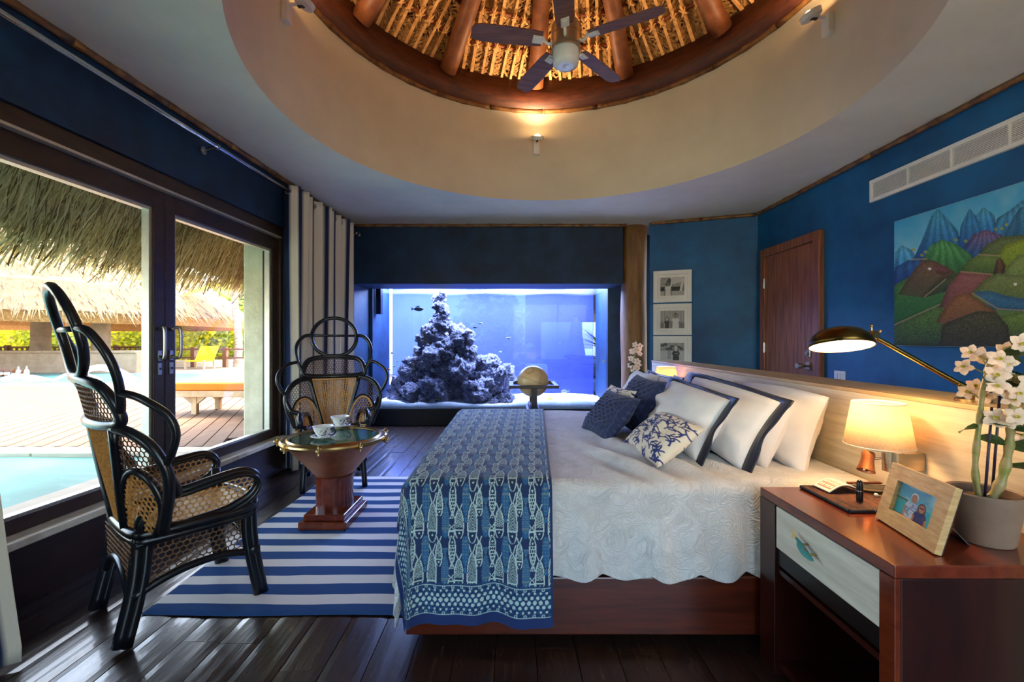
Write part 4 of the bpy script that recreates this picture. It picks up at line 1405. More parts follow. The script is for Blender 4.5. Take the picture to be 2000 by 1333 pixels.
circ(gc, ax, gr * 1.002, 0.0012)
circ(gc, (0.9, 0.35, -0.3), gr * 1.002, 0.0012)
dd = Vector((-0.25, -0.62, 0.74)).normalized()
circ(gc + dd * gr * 0.965, dd, gr * 0.25, 0.0022, 28, nm='printed_ring')
fz = HC - (752 - 666.5) * GY / FPX
hw = 46.5 * GY / FPX
for (a, b, c, d) in ((gc.x - hw, gc.x + hw, GY - hw * .95, GY - hw * .95 + 0.045), (gc.x - hw, gc.x + hw, GY + hw * .95 - 0.045, GY + hw * .95), (gc.x - hw, gc.x - hw + 0.045, GY - hw * .95 + .045, GY + hw * .95 - .045), (gc.x + hw - 0.045, gc.x + hw, GY - hw * .95 + .045, GY + hw * .95 - .045)):
    MB().box(a, b, c, d, fz - 0.016, fz + 0.016).build('frame_bar', 'walnut_dark', gt, bevel=0.003)
for s in (-1, 1):
    MB().box(gc.x + s * (gr + 0.005) - 0.02, gc.x + s * (gr + 0.005) + 0.02, GY - 0.02, GY + 0.02, fz + .014, fz + .045).build('pivot', 'walnut_dark', gt)
    MB().box(gc.x - 0.028, gc.x + 0.028, GY + s * hw * .95 - .0225 - .02, GY + s * hw * .95 - .0225 + .02, 0.60, fz - .016).build('upright', 'walnut_dark', gt)
MB().box(gc.x - .045, gc.x + .045, GY - hw * .95 - .04, GY + hw * .95, 0.585, 0.635).build('stretcher', 'walnut_dark', gt, bevel=.004)
MB().box(gc.x - .07, gc.x + .07, GY - hw * .95 - .06, GY + hw * .95, 0.545, 0.585).build('stretcher', 'walnut_dark', gt, bevel=.004)
MB().box(gc.x - .05, gc.x + .05, GY - .05, GY + .05, 0.05, 0.55).build('pedestal', 'walnut_dark', gt)
MB().box(gc.x - .2, gc.x + .2, GY - .2, GY + .2, 0, 0.05).build('foot', 'walnut_dark', gt, bevel=.006)

# ------------------------------------------------------------------ curtain rod and curtains
RZ, RD = 2.77, 0.11
rod = thing('curtain_rod', 'long brushed steel curtain rod above the sliding doors', 'curtain rod', (XL(3, RD), 3, RZ))
MB().cyl((XL(0.2, RD), 0.2, RZ), (XL(6.0, RD), 6.0, RZ), 0.016, 14).build('tube', 'chrome', rod, smooth=True)
for yy in (3.29, 5.95):
    m = MB(); m.cyl((XL(yy, 0.0), yy, RZ - 0.03), (XL(yy, 0.012), yy, RZ - 0.03), 0.03, 16); m.cyl((XL(yy, 0.01), yy, RZ - 0.03), (XL(yy, RD), yy, RZ - 0.004), 0.007, 8)
    m.build('wall_bracket', 'steel', rod, smooth='auto')
    m = MB(); m.tube([(XL(yy, RD), yy - 0.012, RZ), (XL(yy, RD), yy + 0.012, RZ)], 0.022, 14); m.build('bracket_ring', 'steel', rod)
MB().ball((XL(6.01, RD), 6.01, RZ), 0.03).build('finial', 'steel', rod, smooth=True)


def curtain(y0, y1, z0, nf, label, name='striped_curtain', stripe=0.14, ph=0.0, amp=0.06, flare=0.0, off=RD, kick=0.0, frac=0.6, ph0=0.0):
    t = thing(name, label, 'curtain', (XL((y0 + y1) / 2, RD), (y0 + y1) / 2, z0), 0, 'striped curtains')
    nu, nv = nf * 22, 50
    u = np.linspace(0, 1, nu)
    z = np.linspace(z0, RZ + 0.06, nv)
    Uu, Zz = np.meshgrid(u, z)
    k = (RZ + 0.06 - Zz) / (RZ - z0)
    phs = Uu * nf * 2 * PI + ph0
    am = amp * (1 - 0.25 * k) * (1 + .3 * np.sin(Uu * 17))
    yy = y0 + (y1 - y0) * Uu + 0.02 * np.sin(phs * 0.5 + 1) * k + 0.25 * (y1 - y0) / nf * np.sin(2 * phs) * .25 - flare * k * (1 - Uu)
    dx = am * np.sin(phs) + 0.02 * np.sin(phs * .37 + k * 2) * k + kick * np.clip(k, 0, 1) ** 1.6
    xx = -2.48 + 0.0424 * yy + off + dx
    P = np.dstack([xx, yy, Zz])
    # arc length at the top row gives the stripe coordinate
    top = P[-1]
    s = np.concatenate([[0], np.cumsum(np.linalg.norm(np.diff(top, axis=0), axis=1))])
    S = np.tile(s[None], (nv, 1))
    fr = ((S + ph) / stripe) % 1.0
    col = np.where((fr < frac)[..., None], C(226, 216, 198), C(18, 34, 78))
    col = np.where((np.abs(fr - 0.0) < .012)[..., None], C(40, 60, 120), col)
    m = MB().grid(P)
    m.build('cloth', 'print_cloth', t, smooth=True, colors=col, solid=0.003)
    for i in range(nf * 2):
        uu = (i + 0.5) / (nf * 2) + (0.0)
        y = y0 + (y1 - y0) * (i + 0.0 + .0) / (nf * 2)
        m = MB()
        c = Vector((XL(y, off), y, RZ))
        m.tube([c + Vector((0.028 * math.cos(a), 0.006 * math.sin(a), 0.028 * math.sin(a))) for a in [2 * PI * q / 20 for q in range(20)]], 0.006, 6, closed=True)
        m.build('grommet', 'steel', t, smooth=True)
    return t


curtain(4.26, 5.75, 0.02, 9, 'navy and cream striped curtain gathered beyond the sliding doors', ph=0.0, stripe=0.165, amp=0.085, frac=.55)
curtain(0.95, 1.76, 0.02, 5, 'navy and cream striped curtain cut off by the left picture edge', ph=0.115, stripe=0.165, amp=0.085, kick=0.27, off=RD, ph0=PI / 2, frac=.55)

# ------------------------------------------------------------------ wicker chairs
def hex_net(poly, fn, cell, r, mb, grid_mode=False):
    """honeycomb (or square) cane net clipped to a 2-D polygon, mapped by fn(a, b)"""
    xs = [p[0] for p in poly]; ys = [p[1] for p in poly]
    segs = []
    if grid_mode:
        n = int((max(xs) - min(xs)) / cell) + 2
    else:
        h = cell / math.sqrt(3)
        ny = int((max(ys) - min(ys)) / (1.5 * h)) + 3
        nx = int((max(xs) - min(xs)) / cell) + 3
        for j in range(ny):
            for i in range(nx):
                cx = min(xs) - cell / 2 + i * cell + (cell / 2 if j % 2 else 0)
                cy = min(ys) - h + j * 1.5 * h
                c = [(cx + h * math.cos(PI / 6 + q * PI / 3), cy + h * math.sin(PI / 6 + q * PI / 3)) for q in range(6)]
                segs += [(c[0], c[5]), (c[0], c[1]), (c[1], c[2])]
    if not segs:
        return
    A = np.array([s[0] for s in segs]); B = np.array([s[1] for s in segs])
    Mi = (A + B) / 2
    ok = in_poly(Mi[:, 0], Mi[:, 1], poly)
    for a, b in zip(A[ok], B[ok]):
        strut(mb, fn(*a), fn(*b), r)


def strut(mb, p, q, r):
    p, q = Vector(p), Vector(q)
    d = q - p
    if d.length < 1e-6:
        return
    d.normalize()
    e1 = d.orthogonal().normalized()
    e2 = d.cross(e1)
    o = len(mb.v)
    for c in (p, q):
        for k in range(3):
            a = 2 * PI * k / 3
            mb.v.append(tuple(c + e1 * (r * math.cos(a)) + e2 * (r * math.sin(a))))
    for k in range(3):
        mb.f.append((o + k, o + (k + 1) % 3, o + 3 + (k + 1) % 3, o + 3 + k))


def wicker_chair(loc, rz, label, group):
    t = thing('wicker_chair', label, 'chair', (0, 0, 0), 0, group)

    def bk(u, z, d=0.0):
        u = u * (0.93 if z < 1.13 or abs(u) > .215 else 1.0)
        return Vector((-0.23 - 0.205 * (z - 0.45) + 0.75 * u * u * (1.0 if z < 1.0 else max(0.35, 1 - (z - 1.0) * 1.3)) + d, u, z))
    R = 'rattan_black'
    # top ring
    n = 36
    m = MB(); m.tube([bk(0.21 * math.cos(2 * PI * i / n), 1.325 + 0.195 * math.sin(2 * PI * i / n)) for i in range(n)], 0.019, 8, closed=True)
    m.tube([bk(-0.205, 1.34), bk(0, 1.34), bk(0.205, 1.34)], 0.012, 8)
    m.build('crown_ring', R, t, smooth=True)
    for s in (-1, 1):
        m = MB(); m.tube([bk(s * u, z) for u, z in [(p.x, p.y) for p in smooth_pts([(0.205, 1.345, 0), (0.30, 1.33, 0), (0.362, 1.25, 0), (0.368, 1.15, 0), (0.325, 1.03, 0), (0.26, 0.93, 0)], 6)]], 0.017, 8)
        m.build('side_loop', R, t, smooth=True)
        m = MB(); m.tube([bk(s * u, z) for u, z in [(p.x, p.y) for p in smooth_pts([(0.345, 1.085, 0), (0.43, 1.065, 0), (0.505, 1.0, 0), (0.522, 0.92, 0), (0.485, 0.83, 0), (0.44, 0.77, 0)], 6)]], 0.016, 8)
        m.build('side_loop', R, t, smooth=True)
    # top panel
    tp = [(p.x, p.y) for p in smooth_pts([(-0.27, 0.945, 0), (-0.30, 1.01, 0), (-0.25, 1.10, 0), (-0.12, 1.128, 0), (0, 1.135, 0), (0.12, 1.128, 0), (0.25, 1.10, 0), (0.30, 1.01, 0), (0.27, 0.945, 0), (0, 0.935, 0)], 5, True)]
    m = MB(); m.tube([bk(u, z) for u, z in tp], 0.022, 8, closed=True); m.tube([bk(u * .93, 1.035 + (z - 1.035) * .82, 0.012) for u, z in tp], 0.010, 6, closed=True)
    m.build('panel_frame', R, t, smooth=True)
    m = MB(); hex_net(tp, bk, 0.024, 0.0030, m); m.build('cane_weave', 'cane_backlit', t, kind='stuff')
    # centre fan
    m = MB()
    for s in (-1, 1):
        m.tube([bk(s * (0.11 + 0.135 * q / 8), 0.46 + 0.47 * q / 8) for q in range(9)], 0.022, 8)
    m.build('back_rib', R, t, smooth=True)
    m = MB()
    for q in range(19):
        f = -1 + 2 * q / 18
        strut(m, bk(f * 0.095, 0.47), bk(f * 0.225, 0.93), 0.0048)
    for q in range(30):
        z = 0.475 + 0.45 * q / 29
        w = 0.095 + 0.13 * (z - 0.47) / 0.46
        strut(m, bk(-w, z), bk(0, z), 0.0040); strut(m, bk(0, z), bk(w, z), 0.0040)
    m.build('cane_weave', 'cane', t, kind='stuff')
    m = MB()
    m.tube([bk(-0.215, 0.912, 0.01), bk(0.215, 0.912, 0.01)], 0.009, 6)
    for s in (-1, 1):
        m.tube([bk(s * 0.09, 0.47, 0.01), bk(s * 0.215, 0.912, 0.01)], 0.008, 6)
    m.build('cane_binding', 'cane', t)
    for s in (-1, 1):
        up = [(p.x, p.y) for p in smooth_pts([(0.245, 0.93, 0), (0.33, 0.915, 0), (0.41, 0.86, 0), (0.45, 0.76, 0), (0.435, 0.66, 0), (0.40, 0.57, 0), (0.36, 0.48, 0)], 5)]
        m = MB(); m.tube([bk(s * u, z) for u, z in up], 0.022, 8); m.tube([bk(s * (u - .012), z - .012, 0.016) for u, z in up], 0.012, 6); m.build('lobe_frame', R, t, smooth=True)
        lo = [(p.x, p.y) for p in smooth_pts([(0.115, 0.47, 0), (0.165, 0.62, 0), (0.225, 0.715, 0), (0.29, 0.745, 0), (0.355, 0.71, 0), (0.385, 0.63, 0), (0.365, 0.54, 0), (0.31, 0.46, 0)], 5)]
        m = MB(); m.tube([bk(s * u, z, 0.005) for u, z in lo], 0.017, 8); m.build('lobe_frame', R, t, smooth=True)
        cx = sum(p[0] for p in lo) / len(lo); cz = sum(p[1] for p in lo) / len(lo)
        m = MB(); m.tube([bk(s * (cx + (u - cx) * .9), cz + (z - cz) * .93, 0.014) for u, z in lo], 0.011, 6); m.build('cane_binding', 'cane', t, smooth=True)
        m = MB(); hex_net(lo, lambda a, b: bk(s * a, b), 0.026, 0.0042, m); m.build('cane_weave', 'cane', t, kind='stuff')
        upp = [(0.245, 0.93)] + up[:22] + [(0.385, 0.63), (0.355, 0.71), (0.29, 0.745), (0.225, 0.715)]
        m = MB(); hex_net(upp, lambda a, b: bk(s * a, b), 0.024, 0.0030, m); m.build('cane_weave', 'cane_backlit', t, kind='stuff')
        # arm
        ar = [(p.x, p.y) for p in smooth_pts([(-0.19, 0.47, 0), (-0.16, 0.595, 0), (-0.04, 0.62, 0), (0.10, 0.645, 0), (0.185, 0.648, 0), (0.24, 0.615, 0), (0.245, 0.56, 0), (0.19, 0.505, 0), (0.06, 0.468, 0)], 5, True)]

        def am(x, z):
            return Vector((x, s * (0.238 + 0.10 * (z - 0.45) + 0.05 * (x + 0.1) - 0.15 * max(0, -0.05 - x)), z))
        m = MB(); m.tube([am(*p) for p in ar], 0.021, 8, closed=True); m.tube([am(p[0], p[1]) + Vector((0, s * 0.02, -0.014)) for p in ar], 0.012, 6, closed=True); m.tube([am(p[0], p[1]) + Vector((0, -s * 0.016, -0.012)) for p in ar], 0.010, 6, closed=True)
        m.build('arm_frame', R, t, smooth=True)
        m = MB(); hex_net(ar, am, 0.026, 0.0040, m); m.build('cane_weave', 'cane', t, kind='stuff')
        # wing strip between back and arm
        wp = [(0.36, 0.48), (0.42, 0.62), (0.44, 0.72)]
        m = MB(); m.tube(smooth_pts([bk(s * 0.445, 0.74), bk(s * 0.42, 0.66) + Vector((0.05, -s * .03, -.02)), am(-0.10, 0.61), am(0.02, 0.628)], 6), 0.019, 8); m.build('wing_rail', R, t, smooth=True)
        # apron below the seat
        apx = [(p.x, p.y) for p in smooth_pts([(-0.235, 0.20, 0), (-0.10, 0.245, 0), (0.03, 0.258, 0), (0.15, 0.245, 0), (0.255, 0.205, 0)], 5)]

        def sd(x, z):
            return Vector((x, s * (0.225 + 0.02 * (x + 0.2) + 0.02 * (0.45 - z)), z))
        m = MB(); m.tube([sd(*p) for p in apx], 0.018, 8); m.tube([sd(-0.22, 0.41), sd(0.24, 0.41)], 0.014, 8)
        m.build('apron_rail', R, t, smooth=True)
        m = MB(); hex_net([(-0.22, 0.42), (0.245, 0.42), (0.255, 0.205)] + list(reversed(apx))[1:], sd, 0.026, 0.0034, m); m.build('cane_weave', 'cane_backlit', t, kind='stuff')
        # legs
        m = MB()
        m.tube(smooth_pts([(-0.205, s * 0.20, 0.46), (-0.225, s * 0.215, 0.25), (-0.275, s * 0.22, 0.01)], 5), 0.026, 10)
        m.tube(smooth_pts([(-0.175, s * 0.215, 0.44), (-0.195, s * 0.225, 0.25), (-0.25, s * 0.228, 0.0)], 5), 0.022, 10)
        m.build('leg', R, t, smooth=True)
        m = MB()
        m.tube(smooth_pts([(0.235, s * 0.235, 0.56), (0.24, s * 0.235, 0.3), (0.285, s * 0.25, 0.0)], 5), 0.024, 10)
        m.tube(smooth_pts([(0.205, s * 0.24, 0.45), (0.212, s * 0.24, 0.28), (0.258, s * 0.252, 0.0)], 5), 0.021, 10)
        m.tube([(0.215, s * 0.237, 0.235), (0.265, s * 0.243, 0.235)], 0.028, 8)
        m.build('leg', R, t, smooth=True)
    for (xx, nm) in ((-0.235, 'rear'), (0.25, 'front')):
        apy = [(p.x, p.y) for p in smooth_pts([(-0.225, 0.17, 0), (-0.12, 0.27, 0), (0, 0.30, 0), (0.12, 0.27, 0), (0.225, 0.17, 0)], 5)]
        m = MB(); m.tube([(xx, p[0], p[1]) for p in apy], 0.017, 8); m.build('apron_rail', R, t, smooth=True)
        m = MB(); hex_net([(-0.225, 0.42), (0.225, 0.42)] + list(reversed(apy)), lambda a, b: (xx, a, b), 0.026, 0.0034, m); m.build('cane_weave', 'cane_backlit', t, kind='stuff')
    # seat
    sp = [(p.x, p.y) for p in smooth_pts([(-0.22, -0.17, 0), (-0.22, 0.17, 0), (-0.15, 0.235, 0), (0.10, 0.265, 0), (0.24, 0.235, 0), (0.285, 0.10, 0), (0.285, -0.10, 0), (0.24, -0.235, 0), (0.10, -0.265, 0), (-0.15, -0.235, 0)], 5, True)]
    m = MB(); m.tube([(p[0], p[1], 0.455) for p in sp], 0.024, 8, closed=True); m.tube([(p[0], p[1], 0.425) for p in sp], 0.018, 8, closed=True)
    m.build('seat_frame', R, t, smooth=True)
    m = MB(); m.prism(sp, lambda a, b, d: (a, b, d), 0.452, 0.462); m.build('woven_seat', 'cane', t)
    t.location = loc
    t.rotation_euler = (0, 0, rz)
    MW[t.name] = Matrix.Translation(Vector(loc)) @ Matrix.Rotation(rz, 4, 'Z')
    return t


RUGZ = 0.012
ch1 = wicker_chair((-1.655, 2.17, RUGZ * 0.7), math.radians(53), 'black wicker fan-back armchair seen side-on by the glass doors', 'pair of wicker fan-back chairs')
ch2 = place_copy(ch1, (-1.64, 4.02, 0.014), math.radians(-68), 'black and tan wicker fan-back armchair facing forward, between drum table and aquarium', 'pair of wicker fan-back chairs')

# ------------------------------------------------------------------ rug
def stripe_mat():
    m = mat('rug_weave', rgb(20, 62, 118), 0.95, nscale=200, bump=0.35, bscale=420)
    nt = m.node_tree; N, L = nt.nodes, nt.links
    b = N['Principled BSDF']
    tc = N.new('ShaderNodeTexCoord'); sp = N.new('ShaderNodeSeparateXYZ'); L.new(tc.outputs['Object'], sp.inputs[0])
    nz = N.new('ShaderNodeTexNoise'); nz.inputs['Scale'].default_value = 2.2; L.new(tc.outputs['Object'], nz.inputs['Vector'])
    ad = N.new('ShaderNodeMath'); ad.operation = 'MULTIPLY_ADD'; ad.inputs[1].default_value = 0.03
    L.new(nz.outputs['Fac'], ad.inputs[0]); L.new(sp.outputs['Y'], ad.inputs[2])
    dv = N.new('ShaderNodeMath'); dv.operation = 'DIVIDE'; dv.inputs[1].default_value = 0.1745; L.new(ad.outputs[0], dv.inputs[0])
    fr = N.new('ShaderNodeMath'); fr.operation = 'FRACT'; L.new(dv.outputs[0], fr.inputs[0])
    rp = N.new('ShaderNodeValToRGB'); rp.color_ramp.interpolation = 'CONSTANT'
    rp.color_ramp.elements[0].position = 0; rp.color_ramp.elements[0].color = rgb(24, 72, 128)
    rp.color_ramp.elements[1].position = 0.53; rp.color_ramp.elements[1].color = rgb(232, 226, 218)
    L.new(fr.outputs[0], rp.inputs[0])
    L.new(rp.outputs[0], b.inputs['Base Color'])
    return m


stripe_mat()
rugo = thing('striped_rug', 'flat woven rug with navy and white stripes under the table', 'rug', (-1.77, 2.055, 0))
U, V = np.meshgrid(np.linspace(-1.77, -0.36, 70), np.linspace(2.055, 4.16, 110))
Zr = RUGZ + 0.004 * (vnoise(U, V, 3.0, 1) - .5) + 0.003 * np.sin(V * 9 + U * 2)
ed = np.minimum(np.minimum(U + 1.77, -0.36 - U), np.minimum(V - 2.055, 4.16 - V))
Zr = np.where(ed < 1e-6, 0.003, Zr)
Xr = U + 0.010 * np.sin(V * 4)
MB().grid(np.dstack([Xr, V + 0.006 * np.sin(U * 6), Zr])).build('woven_field', 'rug_weave', rugo, smooth=True)

# ------------------------------------------------------------------ drum table
TX, TY = -1.29, 3.17
tb = thing('drum_table', 'copper bowl side table with glass top on a mahogany column', 'table', (TX, TY, RUGZ))
MB().box(TX - 0.165, TX + 0.165, TY - 0.215, TY + 0.215, RUGZ + .001, RUGZ + 0.052).build('plinth', 'cherry', tb, bevel=0.004)
MB().box(TX - 0.140, TX + 0.140, TY - 0.190, TY + 0.190, RUGZ + 0.052, RUGZ + 0.095).build('plinth_step', 'cherry', tb, bevel=0.006)
MB().lathe([(0.0, 0.105), (0.128, 0.105), (0.128, 0.31), (0.134, 0.325), (0.134, 0.335), (0.0, 0.335)], (TX, TY, RUGZ - .01), 40).build('column', 'cherry', tb, smooth='auto')
MB().lathe([(0.0, 0.335), (0.125, 0.335), (0.135, 0.345), (0.17, 0.385), (0.335, 0.580), (0.342, 0.582), (0.342, 0.590), (0.333, 0.586)], (TX, TY, RUGZ - .01), 64).build('copper_bowl', 'copper', tb, smooth='auto')
MB().lathe([(0.332, 0.586), (0.165, 0.395), (0.12, 0.36), (0.0, 0.352)], (TX, TY, RUGZ - .01), 64).build('bowl_reflection_lining', 'reflection_green', tb, smooth='auto')
MB().lathe([(0.338, 0.578), (0.362, 0.578), (0.366, 0.590), (0.362, 0.602), (0.352, 0.606), (0.344, 0.602), (0.322, 0.602), (0.312, 0.612), (0.300, 0.606), (0.300, 0.590), (0.330, 0.588)], (TX, TY, RUGZ - .01), 64, closed=True).build('brass_rim', 'brass', tb, smooth='auto')
MB().lathe([(0.0, 0.600), (0.303, 0.600), (0.303, 0.605), (0.0, 0.606)], (TX, TY, RUGZ - .01), 64).build('glass_top', 'table_glass', tb)
for k in range(9):
    a = 2 * PI * k / 9 - PI / 2 + 0.12
    c = Vector((TX + 0.360 * math.cos(a), TY + 0.360 * math.sin(a), 0.59))
    er = Vector((math.cos(a), math.sin(a), 0)); et = Vector((-er.y, er.x, 0))
    m = MB(); m.obox(c, er, et, (0, 0, 1), 0.03, 0.026, 0.034); m.cyl(c + er * 0.016 + Vector((0, 0, -0.03)), c + er * 0.016 + Vector((0, 0, 0.032)), 0.007, 8); m.tube([c + er * .016 - et * .022 + Vector((0, 0, 0.03)), c + er * .016 + et * .022 + Vector((0, 0, 0.03))], 0.006, 6)
    m.ball(c + er * 0.03, 0.013, 8, 6)
    m.build('clamp', 'brass', tb, smooth='auto')
for k in range(12):
    a = 2 * PI * k / 12
    m = MB(); m.ball((TX + 0.33 * math.cos(a), TY + 0.33 * math.sin(a), 0.596), 0.007, 8, 5); m.build('rivet', 'brass', tb, smooth=True)

# cups and saucers
GT = RUGZ - .01 + 0.6062


def cup_set(px, py, label_c, label_s, rot, k=1.0):
    p = at_z(px, py, GT)
    s = MB().lathe([(0.0, 0.003), (0.032, 0.0), (0.036, 0.004), (0.060, 0.010), (0.082, 0.020), (0.083, 0.023), (0.058, 0.014), (0.034, 0.008), (0.0, 0.007)], (p.x, p.y, GT), 40)
    a = np.array(s.v); ang_ = np.arctan2(a[:, 1] - p.y, a[:, 0] - p.x); rr_ = np.hypot(a[:, 1] - p.y, a[:, 0] - p.x)
    col = np.tile(C(242, 240, 234), (len(a), 1)); col[(rr_ > .055) & (rr_ < .075) & (np.sin(ang_ * 5) > .5)] = C(36, 50, 104)
    so = thing('saucer', label_s, 'saucer', (p.x, p.y, GT), 0, 'tea cups on the drum table')
    s.build('dish', 'porcelain', so, smooth=True, colors=col)
    z0 = GT + 0.009
    t = thing('tea_cup', label_c, 'cup', (p.x, p.y, z0), 0, 'tea cups on the drum table')
    prof = [(0.0, 0.002), (0.026, 0.0), (0.030, 0.004), (0.044, 0.022), (0.058, 0.048), (0.067, 0.070), (0.072, 0.080), (0.0695, 0.080), (0.064, 0.069), (0.054, 0.046), (0.040, 0.022), (0.024, 0.008), (0.0, 0.007)]
    pp = []
    for (q0, q1) in zip(prof, prof[1:]):
        for f in (0, .34, .67):
            pp.append((q0[0] + (q1[0] - q0[0]) * f, q0[1] + (q1[1] - q0[1]) * f))
    pp.append(prof[-1])
    m = MB().lathe(pp, (p.x, p.y, z0), 96)
    a = np.array(m.v); th = np.arctan2(a[:, 1] - p.y, a[:, 0] - p.x) - rot; h = a[:, 2] - z0
    th = (th + PI) % (2 * PI) - PI
    col = np.tile(C(242, 240, 234), (len(a), 1))
    sx = th * 0.055
    for c0 in (-1.7, 0.1, 2.0):
        s0 = c0 * 0.055
        rr2 = np.hypot(sx - s0, h - 0.045)
        sp_ = np.abs(rr2 - (0.010 + 0.003 * np.arctan2(h - 0.045, sx - s0))) < 0.0028
        st_ = (np.abs(sx - s0 - 0.016 - 0.2 * (h - .05)) < 0.0022) & (h > 0.03) & (h < .075)
        sw = np.abs(h - (0.02 + 12 * (sx - s0) ** 2)) < 0.0022
        col[(sp_ | st_ | (sw & (np.abs(sx - s0) < .03)))] = C(36, 48, 110)
    m.build('bowl', 'porcelain', t, smooth=True, colors=col)
    d = Vector((math.cos(-0.25), math.sin(-0.25), 0))
    c = Vector((p.x, p.y, z0))
    m = MB(); m.tube(smooth_pts([c + d * 0.060 + Vector((0, 0, 0.058)), c + d * 0.082 + Vector((0, 0, 0.068)), c + d * 0.100 + Vector((0, 0, 0.055)), c + d * 0.094 + Vector((0, 0, 0.034)), c + d * 0.072 + Vector((0, 0, 0.020)), c + d * 0.048 + Vector((0, 0, 0.022))], 5), 0.0062, 8)
    m.build('handle', 'porcelain_blue', t, smooth=True)


cup_set(631, 857, 'white tea cup with blue swirls, nearer one on the drum table', 'white saucer under the nearer tea cup', -1.2)
cup_set(664, 835, 'white tea cup with blue swirls, farther one on the drum table', 'white saucer under the farther tea cup', -0.9)

# ------------------------------------------------------------------ bed
BX0, BX1 = -0.47, 1.58            # foot, headboard
BY0, BY1 = 1.86, 3.84
BZ = 0.69
bed = thing('platform_bed', 'wide platform bed with mahogany side rail', 'bed', (BX0, BY0, 0))
MB().box(BX0 + 0.02, BX1 - 0.01, BY0 - 0.02, BY0 + 0.04, 0.055, 0.30).build('side_rail', 'cherry_rail', bed, bevel=0.006)
MB().box(BX0 + 0.02, BX1 - 0.01, BY1 - 0.04, BY1 + 0.02, 0.055, 0.30).build('side_rail', 'cherry_rail', bed, bevel=0.006)
MB().box(BX0 + 0.02, BX0 + 0.08, BY0 + 0.04, BY1 - 0.04, 0.055, 0.30).build('foot_rail', 'cherry', bed, bevel=0.006)
MB().box(BX0 + 0.25, BX1 - 0.02, BY0 + 0.2, BY1 - 0.2, 0.0, 0.10).build('recessed_plinth', 'ebony', bed)
MB().box(BX0 + 0.04, BX1 - 0.02, BY0 + 0.02, BY1 - 0.02, 0.30, 0.42).build('box_base', 'linen_white', bed, bevel=0.03)
MB().box(BX0 + 0.03, BX1 - 0.015, BY0 + 0.015, BY1 - 0.015, 0.42, BZ - 0.012).build('mattress', 'linen_white', bed, bevel=0.05, seg=3)

HB0, HB1 = 1.60, 1.90
hb = thing('headboard_partition', 'long pale wood headboard partition behind bed and nightstands', 'headboard', (1.75, 2.9, 0))
MB().box(HB0, HB1, 0.9, 4.98, 0, 1.060).build('panel', 'headboard_wood', hb)
MB().box(HB0 - 0.004, HB1 + 0.004, 0.9, 4.985, 1.060, 1.078).build('cap_board', 'headboard_cap', hb, bevel=0.003)


def fold(S, k):
    return np.sin(S * 23.0) * .55 + np.sin(S * 41.0 + 1.3) * .3 + np.sin(S * 11.0 + .5) * .5


def drape(S, T, off=0.0, r=0.055, flare=0.10, amp=0.022):
    """S flat coordinate along the bed (x), T flat coordinate across it (y); returns world points of a cloth over the bed"""
    xe, ye, yf = BX0 + r, BY0 + r, BY1 - r
    a = np.maximum(0, xe - S)
    b = np.maximum(0, ye - T)
    c = np.maximum(0, T - yf)
    bb = b + c
    sg = np.where(c > 0, -1.0, 1.0)
    d = np.hypot(a, bb)
    da = np.where(d > 1e-9, a / np.maximum(d, 1e-9), 0)
    db = np.where(d > 1e-9, bb / np.maximum(d, 1e-9), 0)
    q = r * PI / 2
    t = np.minimum(d / r, PI / 2)
    ext = np.maximum(0, d - q)
    cornerw = 2 * da * db                                   # 0 along the sides, 1 at the corner
    h = (r + off) * np.sin(t) + ext * flare * (1 - 0.2 * cornerw)
    drop = r * (1 - np.cos(t)) + ext * 0.99
    ang_ = np.arctan2(bb, a + 1e-9)
    rip = amp * np.clip(ext / 0.3, 0, 1.2) * (fold(S, 0) * db * (1 - cornerw) + fold(T, 1) * da * (1 - cornerw) + 1.1 * np.sin(ang_ * 7.5 + 1.0) * cornerw)
    h = h + rip
    X = np.maximum(S, xe) - da * h
    Y = np.clip(T, ye, yf) - sg * db * h
    wr = 0.006 * (vnoise(S, T, 5.0, 3) - .5) + 0.014 * (vnoise(S * 1.0 + T * .5, T * .35, 4.0, 5) - .5) * np.clip((S - 0.1) * 2.0, 0.2, 1)
    Z = BZ + off * np.cos(t) - drop + wr * np.cos(t)
    return X, Y, Z


# bedspread
spd = thing('bedspread', 'white embroidered coverlet with scalloped hem on the bed', 'bedspread', (BX0, BY0, 0.3))
S1 = np.linspace(BX0 - 0.43, 1.555, 330)
T1 = np.concatenate([np.linspace(0, 1, 110), np.linspace(1, 2, 120)[1:], np.linspace(2, 3, 40)[1:]])
Sg, Tg = np.meshgrid(S1, T1)
hang = 0.425 + 0.030 * np.abs(np.sin((Sg + 0.03) / 0.205 * PI)) - 0.02
y_lo = BY0 + 0.055 - hang
Tf = np.where(Tg <= 1, y_lo + (BY0 + 0.055 - y_lo) * Tg, np.where(Tg <= 2, BY0 + 0.055 + (BY1 - BY0 - .11) * (Tg - 1), BY1 - 0.055 + 0.38 * (Tg - 2)))
X, Y, Z = drape(Sg, Tf, 0.004)
